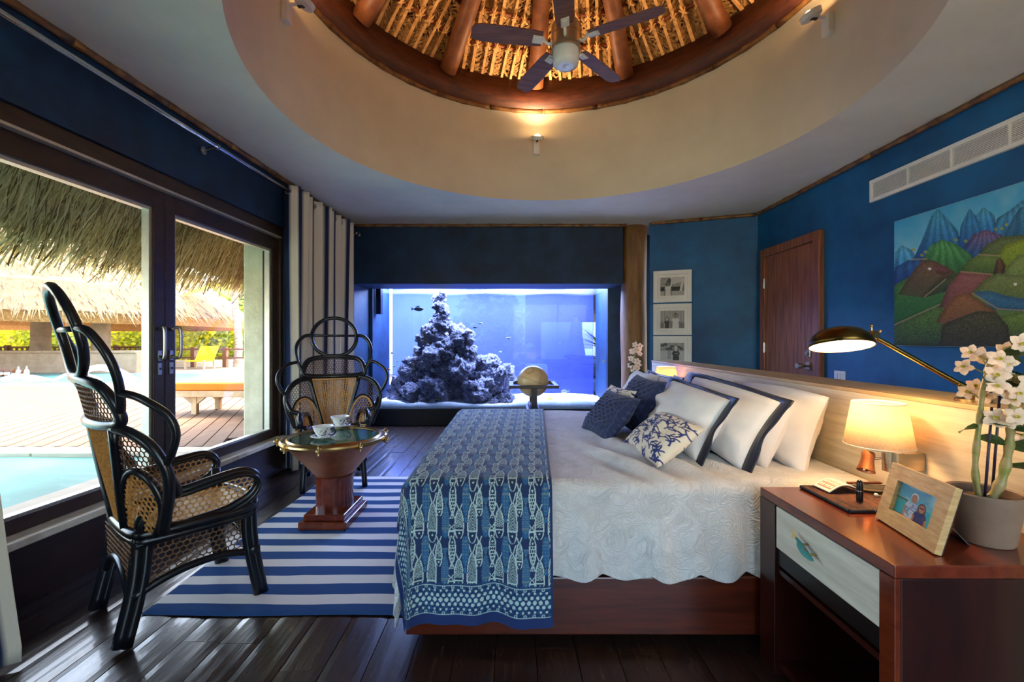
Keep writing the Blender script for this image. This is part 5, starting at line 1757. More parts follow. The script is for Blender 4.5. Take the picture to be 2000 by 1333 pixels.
# light bunching of the coverlet beside the pillows
bun = np.exp(-((Sg - 0.55) / 0.42) ** 2) * np.clip((Sg - 0.30) * 5, 0, 1) * np.clip((3.0 - Tf) / .7, 0, 1) * np.clip((Tf - BY0 + .02) / .22, 0, 1)
Z = Z + bun * 0.030 * (np.sin((Sg * .85 + Tf * .35) * 40 + 4 * vnoise(Sg, Tf, 3, 8)) + .5)
m = MB().grid(np.dstack([X, Y, Z]))
mm = mat('coverlet', rgb(204, 205, 208), 0.9, col2=rgb(194, 195, 198), nscale=6, bump=0.0, sheen=0.25)
nt = mm.node_tree
vo = nt.nodes.new('ShaderNodeTexNoise'); vo.inputs['Scale'].default_value = 11; vo.inputs['Detail'].default_value = 0.5; vo.inputs['Distortion'].default_value = 2.5
wv_ = nt.nodes.new('ShaderNodeMath'); wv_.operation = 'PINGPONG'; wv_.inputs[1].default_value = 0.06
bpn = nt.nodes.new('ShaderNodeBump'); bpn.inputs['Strength'].default_value = 0.7; bpn.inputs['Distance'].default_value = 0.05
tcn = nt.nodes.new('ShaderNodeTexCoord')
nt.links.new(tcn.outputs['Object'], vo.inputs['Vector']); nt.links.new(vo.outputs['Fac'], wv_.inputs[0]); nt.links.new(wv_.outputs[0], bpn.inputs['Height'])
nt.links.new(bpn.outputs['Normal'], nt.nodes['Principled BSDF'].inputs['Normal'])
m.build('quilted_cloth', 'coverlet', spd, smooth=True, solid=0.004)

# fish-print throw
LT, MD, DK = C(178, 204, 202), C(20, 92, 142), C(10, 42, 88)


def fish_shape(u, v, L, W):
    """u across, v along 0..1 (head at the top); returns body mask value (<0 inside)"""
    w = W * np.sqrt(np.clip(np.sin(np.clip(v / 0.82, 0, 1) ** .8 * PI), 0, 1)) * (v < .82) + W * np.clip((v - .78) * 3.4, 0, .8) * (v >= .82)
    return np.abs(u) - w


def throw_print(S, T):
    I = np.zeros(S.shape + (3,)); I[:] = DK
    tw, tl = 0.180, 0.205
    sx = (S - 0.02) / tw
    ty = T / tl
    for (cx, cy, L, W, kind, flip, tone) in ((.14, .02, .98, .115, 'stripe', 0, 0), (.31, .55, .60, .080, 'check', 0, 0), (.47, .12, .80, .098, 'dots', 0, 1), (.64, .50, .62, .080, 'chain', 1, 0), (.81, .10, .72, .110, 'check', 0, 0), (.97, .42, .74, .095, 'ticks', 1, 1), (.62, .10, .28, .07, 'face', 0, 0)):
        du = (sx - cx + .5) % 1 - .5
        dv = (ty - cy) % 1.0
        v = dv / L
        ins = v < 1
        if flip:
            v = 1 - v
        u = du
        f = fish_shape(u, v, L, W)
        body = (f < 0) & ins
        edge = (np.abs(f) < .013) & ins & (v > -.02) & (v < 1.0)
        I[body] = MD if tone else DK * .92
        line = LT * (.62 if tone else 1)
        if kind == 'stripe':
            pm = body & (v > .22) & (v < .8) & (((v * 16 + np.abs(u) * 30) % 1) < .35)
        elif kind == 'check':
            pm = body & (v > .3) & (v < .8) & ((((v * 13 + u * 26) % 1) < .24) | (((v * 13 - u * 26) % 1) < .24))
        elif kind == 'dots':
            pm = body & (v > .15) & (((v * 18) % 1 - .5) ** 2 + (((u * 40 + .5 * (np.floor(v * 18) % 2)) % 1) - .5) ** 2 < .075)
        elif kind == 'ticks':
            pm = body & (((v * 11) % 1 - .5) ** 2 * .5 + (((u * 28 + .5 * (np.floor(v * 11) % 2)) % 1) - .5) ** 2 * 1.6 < .05)
        elif kind == 'chain':
            pm = body & (v > .25) & (np.hypot(((v * 9) % 1 - .5), ((u * 18 + .5 * (np.floor(v * 9) % 2)) % 1 - .5)) > .42)
        else:
            pm = body & (np.abs(v - .55) < .06)
        I[pm] = line
        I[body & (np.abs(v - .24) < .016)] = line
        I[body & (np.hypot((v - .15) * L * tl, (u - .0) * tw) < .0042)] = line
        if not tone:
            I[edge] = line
    return I


def border_dots(a, b, I, mk):
    """a across the band 0..1, b along in metres"""
    J = np.zeros(I.shape); J[:] = DK
    mix(J, (np.abs(((a * 5 + b * 26) % 1) - .5) > .42) | (np.abs(((a * 5 - b * 26) % 1) - .5) > .42), MD, .8)
    for row, (ac, rr2) in enumerate(((.2, .12), (.36, .17), (.52, .20), (.68, .17), (.84, .12))):
        bb_ = ((b / .026 + (.5 if row % 2 else 0)) % 1 - .5) * .026
        aa_ = (a - ac) * .115
        J[np.hypot(bb_, aa_) < .0155 * rr2 / .36] = LT
    for ac in (.07, .95):
        bb_ = ((b / .040) % 1 - .5) * .040
        d_ = np.hypot(bb_, (a - ac) * .115)
        J[(d_ < .0068) & (d_ > .0040)] = LT
    I[mk] = J[mk]


thr = thing('fish_print_throw', 'indigo throw blanket printed with pale fish across the bed foot', 'blanket', (BX0, BY0, 0.2))
TS0, TS1 = BX0 + 0.055 - 0.235, 0.225
TT0, TT1 = BY0 + 0.055 - 0.60, BY1 - 0.055 + 0.38
Sv = np.linspace(TS0, TS1, 340)
Tv = np.concatenate([np.linspace(TT0, 2.55, 470), np.linspace(2.55, TT1, 290)[1:]])
Sg, Tg = np.meshgrid(Sv, Tv)
I = throw_print(Sg, Tg)
bs = 0.04                                  # plain hem, then the dotted band
band = 0.115
mk = (Sg < TS0 + bs + band + .01); border_dots((Sg - TS0 - bs) / band, Tg, I, mk)
mk = (Tg < TT0 + bs + band + .01); border_dots((Tg - TT0 - bs) / band, Sg, I, mk)
for d_ in (0.0, band):
    I[(np.abs(Sg - TS0 - bs - d_) < .0022) & (Tg > TT0 + bs)] = LT
    I[(np.abs(Tg - TT0 - bs - d_) < .0022) & (Sg > TS0 + bs)] = LT
I[(Sg < TS0 + bs) | (Tg < TT0 + bs)] = C(10, 40, 96)
I[Sg > TS1 - .012] = C(12, 44, 96)
sk_x = (np.maximum(Tg, BY0 + .05) - 2.9) * 0.055 * np.clip((Sg - TS0) / (TS1 - TS0), 0, 1)
X, Y, Z = drape(Sg + sk_x, Tg, 0.016)
m = MB().grid(np.dstack([X, Y, Z]))
m.build('printed_cloth', 'print_cloth', thr, smooth=True, colors=I, solid=0.003)


# pillows
def pillow(name, label, c, ex, ey, w, h, tk, material, colfn=None, flange=0.0, group=None, n=34, sag=0.0, kfn=None):
    ex, ey = Vector(ex).normalized(), Vector(ey).normalized()
    en = ex.cross(ey).normalized()
    ey = en.cross(ex)
    c = Vector(c)
    t = thing(name, label, 'pillow', c - ey * (h / 2), 0, group)
    uu = np.sin(np.linspace(-PI / 2, PI / 2, n)) * .35 + np.linspace(-1, 1, n) * .65
    A, B = np.meshgrid(uu, uu)
    e = np.clip((1 - np.abs(A) ** 2.6) * (1 - np.abs(B) ** 2.6), 0, 1) ** 0.55
    wr = (vnoise(A + c.x * 3, B + c.y * 5, 2.6, 2) - .5) * .40 + (vnoise(A + c.x, B + c.y, 7, 4) - .5) * .08
    th = tk / 2 * e * (1 + wr)
    if kfn is not None:
        th = th + kfn(A, B) * e
    gx = A * (1 - 0.07 * (1 - B ** 2)) * w / 2
    gy = B * (1 - 0.07 * (1 - A ** 2)) * h / 2 - sag * (A ** 2) * (B > -2) * .5 * (B + 1) * h * .12

    def P(sign):
        return (np.array(c)[None, None] + gx[..., None] * np.array(ex) + gy[..., None] * np.array(ey) + (sign * th)[..., None] * np.array(en))
    m = MB()
    m.grid(P(1))
    m.grid(P(-1)[:, ::-1])
    cols = None
    if colfn is not None:
        c1 = colfn(A, B)
        cols = np.concatenate([c1.reshape(-1, 3), c1[:, ::-1].reshape(-1, 3)])
    m.build('cover', material, t, smooth=True, colors=cols)
    if flange:
        m = MB()
        k = 44
        ring_i, ring_o = [], []
        per = []
        for s_ in range(4):
            for q in range(k):
                f = -1 + 2 * q / k
                per.append(((f, -1), (1, f), (-f, 1), (-1, -f))[s_])
        rows = []
        for lay in range(4):
            row = []
            for i, (a, b) in enumerate(per):
                a1 = a * (1 - 0.07 * (1 - b * b)) * w / 2
                b1 = b * (1 - 0.07 * (1 - a * a)) * h / 2 - sag * (a ** 2) * .5 * (b + 1) * h * .12
                L = math.hypot(a1 / w, b1 / h)
                ox = (1 if a >= .999 else -1 if a <= -.999 else 0)
                oy = (1 if b >= .999 else -1 if b <= -.999 else 0)
                f = flange * lay / 3
                wob = math.sin(i * 0.31) * 0.005 * lay / 3 + math.sin(i * .11) * .010 * lay / 3
                row.append(c + ex * (a1 * .995 + ox * f) + ey * (b1 * .995 + oy * f * .35) + en * (wob + .004))
            rows.append(row)
        m.grid(np.array([[tuple(p) for p in r_] for r_ in rows]), closed=True)
        fo = m.build('flange', 'navy_satin', t, smooth=True, solid=0.006)
        fo['label'] = 'navy blue border flange'
    return t


def coral_fn(seed):
    rs = np.random.RandomState(seed)
    segs = []

    def grow(x, y, a, L, d):
        for _ in range(4):
            a += rs.uniform(-.5, .5)
            nx_, ny_ = x + math.cos(a) * L, y + math.sin(a) * L
            segs.append(((x, y), (nx_, ny_)))
            x, y = nx_, ny_
            if d > 0 and rs.rand() < .75:
                grow(x, y, a + rs.choice([-1, 1]) * rs.uniform(.6, 1.1), L * .8, d - 1)
    for gx_ in np.arange(-.95, 1.0, .22):
        for gy_ in np.arange(-.95, 1.0, .30):
            grow(gx_ + rs.uniform(-.1, .1), gy_ + rs.uniform(-.1, .1), rs.uniform(0, 6.28), .062, 1)

    def fn(A, B):
        d = np.full(A.shape, 9.0)
        for (a, b) in segs:
            d = np.minimum(d, seg_dist(A, B, a, b))
        I = np.zeros(A.shape + (3,)); I[:] = C(226, 218, 200)
        mix(I, np.clip((.024 - d) / .008, 0, 1), C(26, 46, 112))
        return I
    return fn


def quilt_cols(A, B):
    I = np.zeros(A.shape + (3,)); I[:] = C(28, 42, 82)
    w1 = np.abs(((A * 3.2 + .10 * np.sin(B * 22)) % 1) - .5)
    ch_ = np.abs(w1 - (.16 + .10 * np.sin(B * 22))) < .05
    mix(I, ch_, C(66, 84, 130), .6)
    mix(I, np.abs(((B * 5 + A * 2.5) % 1) - .5) < .08, C(14, 24, 54), .5)
    return I


def quilt_h(A, B):
    return 0.006 * np.sin(A * 22) * np.cos(B * 22)


UPv = (0.35, 0, 0.94)
GB = 'pillows against the headboard'
pillow('bed_pillow', 'large peach-lit white pillow nearest the bedside lamp, against the headboard', (1.425, 2.40, 0.865), (0, -1, 0), (0.30, 0, 0.95), 0.74, 0.42, 0.24, 'linen_white', group=GB, sag=.6)
pillow('bed_pillow', 'plain white pillow tucked behind the near navy-edged sham', (1.285, 2.42, 0.86), (0, -1, 0), (0.42, 0, 0.9), 0.72, 0.40, 0.16, 'linen_white', group=GB, sag=.5)
pillow('bed_pillow', 'plain white pillow against the headboard beside the far lamp', (1.43, 3.30, 0.855), (0, -1, 0), (0.30, 0, 0.95), 0.76, 0.38, 0.19, 'linen_white', group=GB)
pillow('bed_pillow', 'plain white pillow behind the far navy-edged sham', (1.30, 3.32, 0.85), (0, -1, 0), (0.40, 0, 0.9), 0.74, 0.36, 0.17, 'linen_white', group=GB)
pillow('sham_pillow', 'white sham with wide navy flange, rear one on the near side', (1.15, 2.46, 0.885), (0.06, -1, -0.06), (0.50, 0, 0.87), 0.86, 0.40, 0.23, 'linen_white', flange=0.065, sag=.5)
pillow('sham_pillow', 'white sham with navy flange on the far side of the bed', (1.12, 3.42, 0.865), (0, -1, 0), (0.42, 0, 0.9), 0.70, 0.36, 0.17, 'linen_white', flange=0.045)
pillow('sham_pillow', 'white sham with navy flange right behind the coral-print pillow', (0.985, 2.49, 0.875), (0.04, -1, -0.05), (0.48, 0, 0.88), 0.70, 0.37, 0.24, 'linen_white', flange=0.055, sag=.3)
pillow('bed_pillow', 'plain white pillow at the far end of the row', (0.97, 3.36, 0.885), (0.0, -1, 0), (0.40, 0, 0.92), 0.56, 0.38, 0.18, 'linen_white')
pillow('quilted_pillow', 'navy quilted pillow standing behind the smaller navy one', (0.84, 2.90, 0.885), (0.08, -1, -0.02), (0.45, 0, 0.89), 0.50, 0.38, 0.15, 'print_cloth', colfn=quilt_cols, n=90, kfn=quilt_h, group='navy quilted pillows')
pillow('coral_pillow', 'coral-print pillow mostly hidden behind the front navy pillow', (0.70, 3.02, 0.845), (0.16, -1, 0), (0.50, 0, 0.86), 0.44, 0.30, 0.10, 'print_cloth', colfn=coral_fn(4), n=80)
pillow('quilted_pillow', 'navy chain-quilted pillow leaning at the front left of the pile', (0.625, 2.81, 0.825), (0.16, -1, 0), (0.62, 0, 0.78), 0.50, 0.33, 0.14, 'print_cloth', colfn=quilt_cols, n=110, kfn=quilt_h, group='navy quilted pillows')
pillow('coral_pillow', 'cream lumbar pillow with blue coral branches, lying at the front', (0.775, 2.28, 0.80), (0.10, -1, -0.02), (0.78, 0.12, 0.60), 0.47, 0.30, 0.13, 'print_cloth', colfn=coral_fn(2), n=130)

# ------------------------------------------------------------------ nightstands
NSX, NSY = 1.02, 1.16
def nightstand(label):
    t = thing('nightstand', label, 'nightstand', (NSX, NSY, 0), 0, 'mahogany nightstands')
    x0, x1, y0, y1, H = NSX, 1.598, NSY, 1.79, 0.70
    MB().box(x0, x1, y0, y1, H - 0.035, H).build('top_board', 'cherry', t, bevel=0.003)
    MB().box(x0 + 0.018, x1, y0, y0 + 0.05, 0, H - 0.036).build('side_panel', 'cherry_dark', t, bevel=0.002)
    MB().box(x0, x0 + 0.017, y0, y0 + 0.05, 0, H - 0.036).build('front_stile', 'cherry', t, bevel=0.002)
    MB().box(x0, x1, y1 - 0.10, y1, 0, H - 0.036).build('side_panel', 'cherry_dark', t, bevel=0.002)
    MB().box(x1 - 0.02, x1, y0 + 0.05, y1 - 0.10, 0.05, H - 0.036).build('back_panel', 'ebony', t)
    MB().box(x0 + 0.012, x1 - 0.02, y0 + 0.05, y1 - 0.10, 0.40, 0.42).build('shelf', 'cherry_dark', t)
    MB().box(x0 + 0.02, x1 - 0.02, y0 + 0.05, y1 - 0.10, 0.03, 0.06).build('bottom_board', 'cherry_dark', t)
    MB().box(x0 + 0.01, x0 + 0.03, y0 + 0.05, y1 - 0.10, 0.435, 0.495).build('inner_rail', 'ebony', t)
    d = MB().box(x0 + 0.004, x0 + 0.026, y0 + 0.053, y1 - 0.103, 0.500, 0.660).build('drawer', 'ash_white', t, bevel=0.002)
    MB().box(x0 + 0.028, x1 - 0.06, y0 + 0.06, y1 - 0.11, 0.505, 0.64).build('drawer_box', 'ebony', t)
    yc, zc, xf = (y0 + y1) / 2 + 0.01, 0.588, x0 - 0.022
    # fish-shaped pull
    m = MB()
    pts = [(xf, yc + 0.045, zc + 0.020), (xf, yc + 0.03, zc + 0.014), (xf - .004, yc + 0.012, zc + 0.005), (xf - .006, yc - 0.012, zc - 0.006), (xf - .004, yc - 0.034, zc - 0.014), (xf, yc - 0.046, zc - 0.017)]
    m.tube(smooth_pts(pts, 4), [0.0045, .005, .0055, .006, .007, .009, .0105, .012, .013, .0135, .0138, .0138, .0135, .013, .012, .011, .0095, .008, .006, .004, .001], 10, flat=0.7)
    h = m.build('fish_handle', 'fish_teal', d, smooth=True)
    h['label'] = 'teal and orange fish-shaped drawer pull'
    m = MB().prism([(0.042, 0.018), (0.062, 0.042), (0.058, 0.026), (0.068, 0.012)], lambda a, b, dd_: (xf + dd_, yc + a, zc + b), -0.003, 0.003)
    m.build('fish_handle_tail', 'fish_cream', d)
    m = MB(); m.cyl((xf, yc + 0.02, zc + 0.008), (x0 + 0.006, yc + 0.02, zc + 0.008), 0.004, 8); m.cyl((xf, yc - 0.02, zc - 0.008), (x0 + 0.006, yc - 0.02, zc - 0.008), 0.004, 8)
    m.build('handle_post', 'brass', d)
    return t


ns1 = nightstand('mahogany nightstand with white drawer and fish pull, nearest the camera')
ns2 = place_copy(ns1, (NSX, 3.91, 0), 0, 'mahogany nightstand on the far side of the bed, under the far orchid')

# ------------------------------------------------------------------ bedside lamps on the headboard
LW_ = (1.0, 0.46, 0.16)


def sconce(Y, label):
    X = 1.452
    t = thing('bedside_lamp', label, 'lamp', (X, Y, 0.80), 0, 'bedside lamps on the headboard')
    z0, z1 = 0.888, 1.056
    m = MB(); m.lathe([(0.112, z0), (0.085, z1)], (X, Y, 0), 48); m.build('lamp_shade', 'shade_cloth', t, smooth=True, solid=0.002)
    for (r, z) in ((0.112, z0), (0.085, z1)):
        m = MB()
        m.tube([(X + r * math.cos(2 * PI * i / 40), Y + r * math.sin(2 * PI * i / 40), z) for i in range(40)], 0.0022, 5, closed=True)
        m.build('shade_wire', 'white_paint', t)
    m = MB(); m.cyl((X, Y, 0.875), (X, Y, 0.955), 0.012, 10); m.cyl((X, Y, 0.868), (X, Y, 0.882), 0.04, 16); m.build('socket', 'nickel', t, smooth='auto')
    m = MB(); m.ball((X, Y, 0.975), 0.026, 14, 10); m.build('bulb', 'bulb_soft', t, smooth=True)
    m = MB(); m.lathe([(0.0, 0.79), (0.034, 0.79), (0.034, 0.868), (0.0, 0.868)], (X + 0.04, Y - 0.02, 0), 24); m.build('wall_body', 'nickel', t, smooth='auto')
    m = MB(); m.box(X + 0.06, 1.599, Y - 0.045, Y + 0.01, 0.795, 0.865); m.build('back_plate', 'nickel', t, bevel=0.004)
    # swivelling reading light
    p0 = Vector((X - 0.02, Y + 0.02, 0.865)); d = Vector((-0.40, -0.30, -0.87)).normalized()
    hc = p0 + d * 0.012
    m = MB(); m.lathe([(0.0, 0.0), (0.020, 0.0), (0.023, 0.012), (0.021, 0.030), (0.026, 0.06), (0.031, 0.078), (0.027, 0.078), (0.022, 0.068), (0.0, 0.066)], hc, 24, axis=d); m.build('reading_head', 'copper', t, smooth='auto')
    m = MB(); m.ball(hc + d * 0.068, 0.012, 10, 6); m.build('reading_lens', 'chrome', t, smooth=True)
    m = MB(); m.cyl(hc + d * 0.03, (X + 0.04, Y - 0.02, 0.845), 0.005, 8); m.build('reading_arm', 'nickel', t)
    lamp('bedside_lamp_light', 'POINT', (X, Y, 0.985), 4.0, LW_, t, 0.03)
    return t


sconce(1.725, 'cone-shaded bedside lamp with swivel reading light above the near nightstand')
sconce(4.10, 'cone-shaded bedside lamp glowing at the far end of the headboard')

# brass swing-arm lamp
sw = thing('swing_arm_lamp', 'antique brass swing-arm lamp reaching over the bed from headboard', 'lamp', (1.70, 1.60, 1.078))
pj = Vector((1.405, 1.70, 1.322)); pb = Vector((1.69, 1.595, 1.115))
m = MB(); m.lathe([(0.0, 0), (0.05, 0), (0.05, 0.01), (0.02, 0.016), (0.012, 0.03), (0.0, 0.03)], (pb.x, pb.y, 1.078), 24); m.build('base_plate', 'brass', sw, smooth='auto')
m = MB(); m.lathe([(0.0, -0.018), (0.022, -0.018), (0.026, -0.008), (0.026, 0.008), (0.022, 0.018), (0.0, 0.018)], pb, 20, axis=(0.3, -1, 0)); m.build('base_joint', 'brass', sw, smooth='auto')
da = (pj - pb).normalized()
m = MB(); m.tube([pb + da * 0.01, pb + da * 0.05, pb + da * 0.051, pj], [0.011, 0.011, 0.009, 0.0088], 12); m.build('arm', 'antique_brass', sw, smooth='auto')
m = MB(); m.lathe([(0.0, -0.02), (0.016, -0.02), (0.019, 0), (0.016, 0.02), (0.0, 0.02)], pj, 20, axis=(0.2, -1, 0.1)); m.cyl(pj, pj + Vector((0.0, 0, 0.035)), 0.003, 8); m.ball(pj + Vector((0.0, 0, 0.037)), 0.006, 8, 6); m.cyl(pj, pj + Vector((0.03, 0, 0.016)), 0.003, 8); m.ball(pj + Vector((0.033, 0, 0.017)), 0.006, 8, 6)
m.build('elbow_joint', 'brass', sw, smooth='auto')
sc_ = Vector((1.300, 1.72, 1.285))
axs = Vector((0.06, 0.24, 0.97)).normalized()
m = MB(); m.lathe([(0.108, -0.008), (0.106, 0.010), (0.094, 0.035), (0.070, 0.055), (0.035, 0.066), (0.0, 0.069)], sc_, 40, axis=axs)
m.build('dome_shade', 'antique_brass', sw, smooth=True, solid=0.003)
m = MB(); m.lathe([(0.1045, -0.007), (0.102, 0.008), (0.090, 0.031), (0.066, 0.050), (0.033, 0.061), (0.0, 0.064)], sc_, 40, axis=axs)
m.build('added_shade_lining', 'reflector_white', sw, smooth=True)  # white lining added to brighten the inside of the dome
m = MB(); m.cyl(pj + Vector((-.015, 0, 0)), sc_ + axs * 0.045 + Vector((0.075, -0.01, 0)), 0.013, 14); m.cyl(sc_ + axs * 0.045 + Vector((0.075, -0.01, 0)), sc_ + axs * 0.04 + Vector((0.05, -0.005, 0)), 0.018, 14); m.build('shade_neck', 'brass', sw, smooth='auto')
m = MB(); m.ball(sc_ + axs * 0.018, 0.026, 14, 8); m.build('bulb', 'bulb_glow', sw, smooth=True)
lamp('swing_arm_light', 'POINT', sc_ - axs * 0.012, 1.8, (1.0, 0.72, 0.40), sw, 0.025)

# ------------------------------------------------------------------ things on the nightstand
NT = 0.70
m = MB()
mt = thing('woven_placemat', 'dark woven placemat with stitched navy edge on the nightstand', 'placemat', (1.3, 1.64, NT))
MB().box(1.175, 1.555, 1.515, 1.770, NT + .001, NT + 0.010).build('mat_body', 'woven_mat', mt, bevel=0.003)
m = MB()
for (a, b) in (((1.175, 1.515), (1.555, 1.515)), ((1.555, 1.515), (1.555, 1.770)), ((1.555, 1.770), (1.175, 1.770)), ((1.175, 1.770), (1.175, 1.515))):
    m.tube([(a[0], a[1], NT + .007), (b[0], b[1], NT + .007)], 0.0065, 8)
m.build('stitched_edge', 'mat_edge', mt, smooth='auto')
MT = NT + 0.0135
# curled booklet
bk_ = thing('booklet', 'small white booklet curling open on the woven placemat', 'booklet', (1.28, 1.68, MT))
o_ = at_z(1622, 955, MT + .01)
a = at_z(1588, 944, MT + .012); b = at_z(1620, 961, MT + .006); c = at_z(1668, 957, MT)
e1 = (b - a); e1.z = 0
e2 = Vector((-e1.y, e1.x, 0)).normalized()
if e2.x < 0:
    e2 = -e2
L2 = 0.13
nn, mm_ = 46, 60
Us, Vs = np.meshgrid(np.linspace(0, 1, nn), np.linspace(0, 1, mm_))
hz = 0.004 + 0.024 * np.sin(np.clip(Vs * 1.15, 0, 1) * PI) ** 1.0 * (Vs < .87) + 0.0
hz = 0.003 + 0.026 * np.clip(np.sin(Vs * PI * .98), 0, 1)
base = np.array(a)[None, None] + Us[..., None] * np.array(e1) + Vs[..., None] * np.array(e2) * L2
base[..., 2] = MT + hz
Ic = np.zeros(Us.shape + (3,)); Ic[:] = C(244, 236, 224)
mix(Ic, (Us > .1) & (Us < .9) & (Vs > .08) & (Vs < .44), C(170, 140, 118))
for r_ in range(2):
    for q in range(5):
        mix(Ic, (np.abs(Us - (.20 + q * .15)) < .05) & (np.abs(Vs - (.18 + r_ * .16)) < .055), C(246, 238, 226))
MB().grid(base).build('curled_page', 'print_paper', bk_, smooth=True, colors=Ic, solid=0.004)
# lipstick
lp = at_z(1679, 979, MT)
ls = thing('lipstick_tube', 'black lipstick tube with silver band standing on the placemat', 'lipstick', lp)
MB().lathe([(0.0, 0), (0.0105, 0), (0.0105, 0.036), (0.0, 0.036)], lp, 20).build('base', 'black_plastic', ls, smooth='auto')
MB().lathe([(0.0100, 0.036), (0.0108, 0.036), (0.0108, 0.039), (0.0100, 0.039)], lp, 20).build('band', 'chrome', ls, smooth='auto')
MB().lathe([(0.0105, 0.039), (0.0105, 0.062), (0.009, 0.071), (0.005, 0.076), (0.0, 0.077)], lp, 20).build('cap', 'black_plastic', ls, smooth=True)
# phone, pen, earphones
pp_ = at_z(1712, 957, MT)
ph = thing('phone', 'flat phone lying on the placemat behind the photo frame', 'phone', (pp_.x, pp_.y, MT))
ex = Vector((0.94, -0.34, 0)).normalized(); ey = Vector((-ex.y, ex.x, 0))
m = MB(); m.obox((pp_.x, pp_.y, MT + .0045), ex, ey, (0, 0, 1), 0.135, 0.068, 0.008); m.build('case', 'ash_frame', ph, bevel=0.003)
m = MB(); m.obox((pp_.x, pp_.y, MT + .0090), ex, ey, (0, 0, 1), 0.122, 0.058, 0.0014); m.build('screen', 'phone_screen', ph)
pa, pb2 = at_z(1655, 944, MT + .006), at_z(1719, 944, MT + .006)
m = MB(); m.tube([pa, pb2], 0.0055, 10); pe = thing('wooden_pen', 'brown wooden pen lying across the back of the placemat', 'pen', pa)
m.build('barrel', 'pen_brown', pe, smooth='auto')
MB().tube([pb2, pb2 + (pb2 - pa).normalized() * 0.008], [0.005, 0.003], 10).build('tip', 'brass', pe)
ep = at_z(1711, 967, MT + .005)
eb = thing('earphones', 'white earphones with thin cable beside the phone', 'earphones', ep)
m = MB(); m.ball(ep, 0.007, 10, 8); m.build('earbud', 'white_plastic', eb, smooth=True)
m = MB(); m.tube(smooth_pts([ep, ep + Vector((0.02, -0.012, -.002)), ep + Vector((0.06, -0.01, -.003)), ep + Vector((0.09, 0.05, -.003)), ep + Vector((0.05, 0.10, .0)), ep + Vector((-0.03, 0.11, .002))], 6), 0.0012, 5); m.build('cable', 'white_plastic', eb, smooth=True)

# framed photo standing on the nightstand
BL, BR = Vector((1.243, 1.468, NT)), Vector((1.192, 1.211, NT))
fu = (BR - BL).normalized(); W_ = (BR - BL).length
nb = Vector((-fu.y, fu.x, 0))
if nb.x < 0:
    nb = -nb                                  # pointing back, towards the headboard
fv = (Vector((0, 0, 1)) * 0.965 + nb * 0.262).normalized()
fn2 = fu.cross(fv)
if fn2.dot(nb) > 0:
    fn2 = -fn2                                # facing the viewer
Hf = 0.195
pf = thing('tabletop_photo_frame', 'light wood photo frame with a couple by the sea on the nightstand', 'photo frame', (BL + BR) / 2)
fw = 0.048


def fbar(u0, u1, v0, v1, d0=-0.018, d1=0.0):
    m = MB()
    o = BL + Vector((0, 0, 0.001)) + nb * 0.002
    q = []
    for d in (d0, d1):
        for (uu_, vv_) in ((u0, v0), (u1, v0), (u1, v1), (u0, v1)):
            q.append(o + fu * uu_ + fv * vv_ + fn2 * (d + 0.018))
    return m.hexa(q)


def fprism(poly, d0, d1):
    o = BL + Vector((0, 0, 0.001)) + nb * 0.002
    return MB().prism(poly, lambda a_, b_, d_: o + fu * a_ + fv * b_ + fn2 * d_, d0, d1)


for poly in ([(0, 0), (W_, 0), (W_ - fw, fw), (fw, fw)], [(W_, 0), (W_, Hf), (W_ - fw, Hf - fw), (W_ - fw, fw)], [(W_, Hf), (0, Hf), (fw, Hf - fw), (W_ - fw, Hf - fw)], [(0, Hf), (0, 0), (fw, fw), (fw, Hf - fw)]):
    fprism(poly, 0.0, 0.018).build('frame_bar', 'ash_frame', pf)
fprism([(0.004, 0.004), (W_ - .004, 0.004), (W_ - .004, Hf - .004), (0.004, Hf - .004)], -0.006, 0.0).build('back_board', 'cherry_dark', pf)


def couple(U, V):
    I = np.zeros(U.shape + (3,)); I[:] = C(120, 196, 214)
    mix(I, np.clip(V * 1.3 - .2, 0, 1), C(84, 164, 206))
    mix(I, np.clip((vnoise(U, V, 5, 2) - .5) * 2, 0, 1) * (V > .5), C(226, 236, 236), .7)
    mix(I, V < .46, C(44, 170, 186)); mix(I, (V < .49) & (V > .45), C(90, 200, 206)); mix(I, (V < .52) & (V > .47) & (U < .28), C(70, 96, 50))
    person(I, U, V, .42, -.42, 1.28, C(190, 204, 226), C(196, 130, 96), C(236, 234, 230), C(120, 140, 180), False, 1.0)
    mix(I, in_poly(U, V, [(.24, .1), (.56, .1), (.58, .46), (.27, .48)]) & (vnoise(U, V, 22, 5) > .55), C(90, 120, 186), .7)
    person(I, U, V, .64, -.50, 1.16, C(40, 44, 110), C(190, 116, 84), C(86, 52, 36), C(40, 44, 100), True, 1.0)
    mix(I, (np.abs(V - .475) < .016) & (np.abs(U - .64) < .05), C(40, 30, 30))
    return I


o_ = BL + Vector((0, 0, 0.001)) + nb * 0.002 + fn2 * 0.004
print_grid('photo_print', o_ + fu * (fw - .003) + fv * (fw - .003), fu * (W_ - 2 * fw + .006), fv * (Hf - 2 * fw + .006), 120, 90, couple, 'print_paper', pf)
fprism([(fw - .003, fw - .003), (W_ - fw + .003, fw - .003), (W_ - fw + .003, Hf - fw + .003), (fw - .003, Hf - fw + .003)], 0.006, 0.0075).build('cover_glass', 'window_glass', pf)
m = MB()
cm = BL + fu * W_ / 2 + fv * (Hf * .6) - fn2 * 0.008
ft2 = BL + fu * W_ / 2 + nb * 0.13
m.hexa([cm - fu * .03, cm + fu * .03, cm + fu * .03 - fn2 * .004, cm - fu * .03 - fn2 * .004, ft2 - fu * .04 + Vector((0, 0, .001)), ft2 + fu * .04 + Vector((0, 0, .001)), ft2 + fu * .04 + nb * .004 + Vector((0, 0, .001)), ft2 - fu * .04 + nb * .004 + Vector((0, 0, .001))])
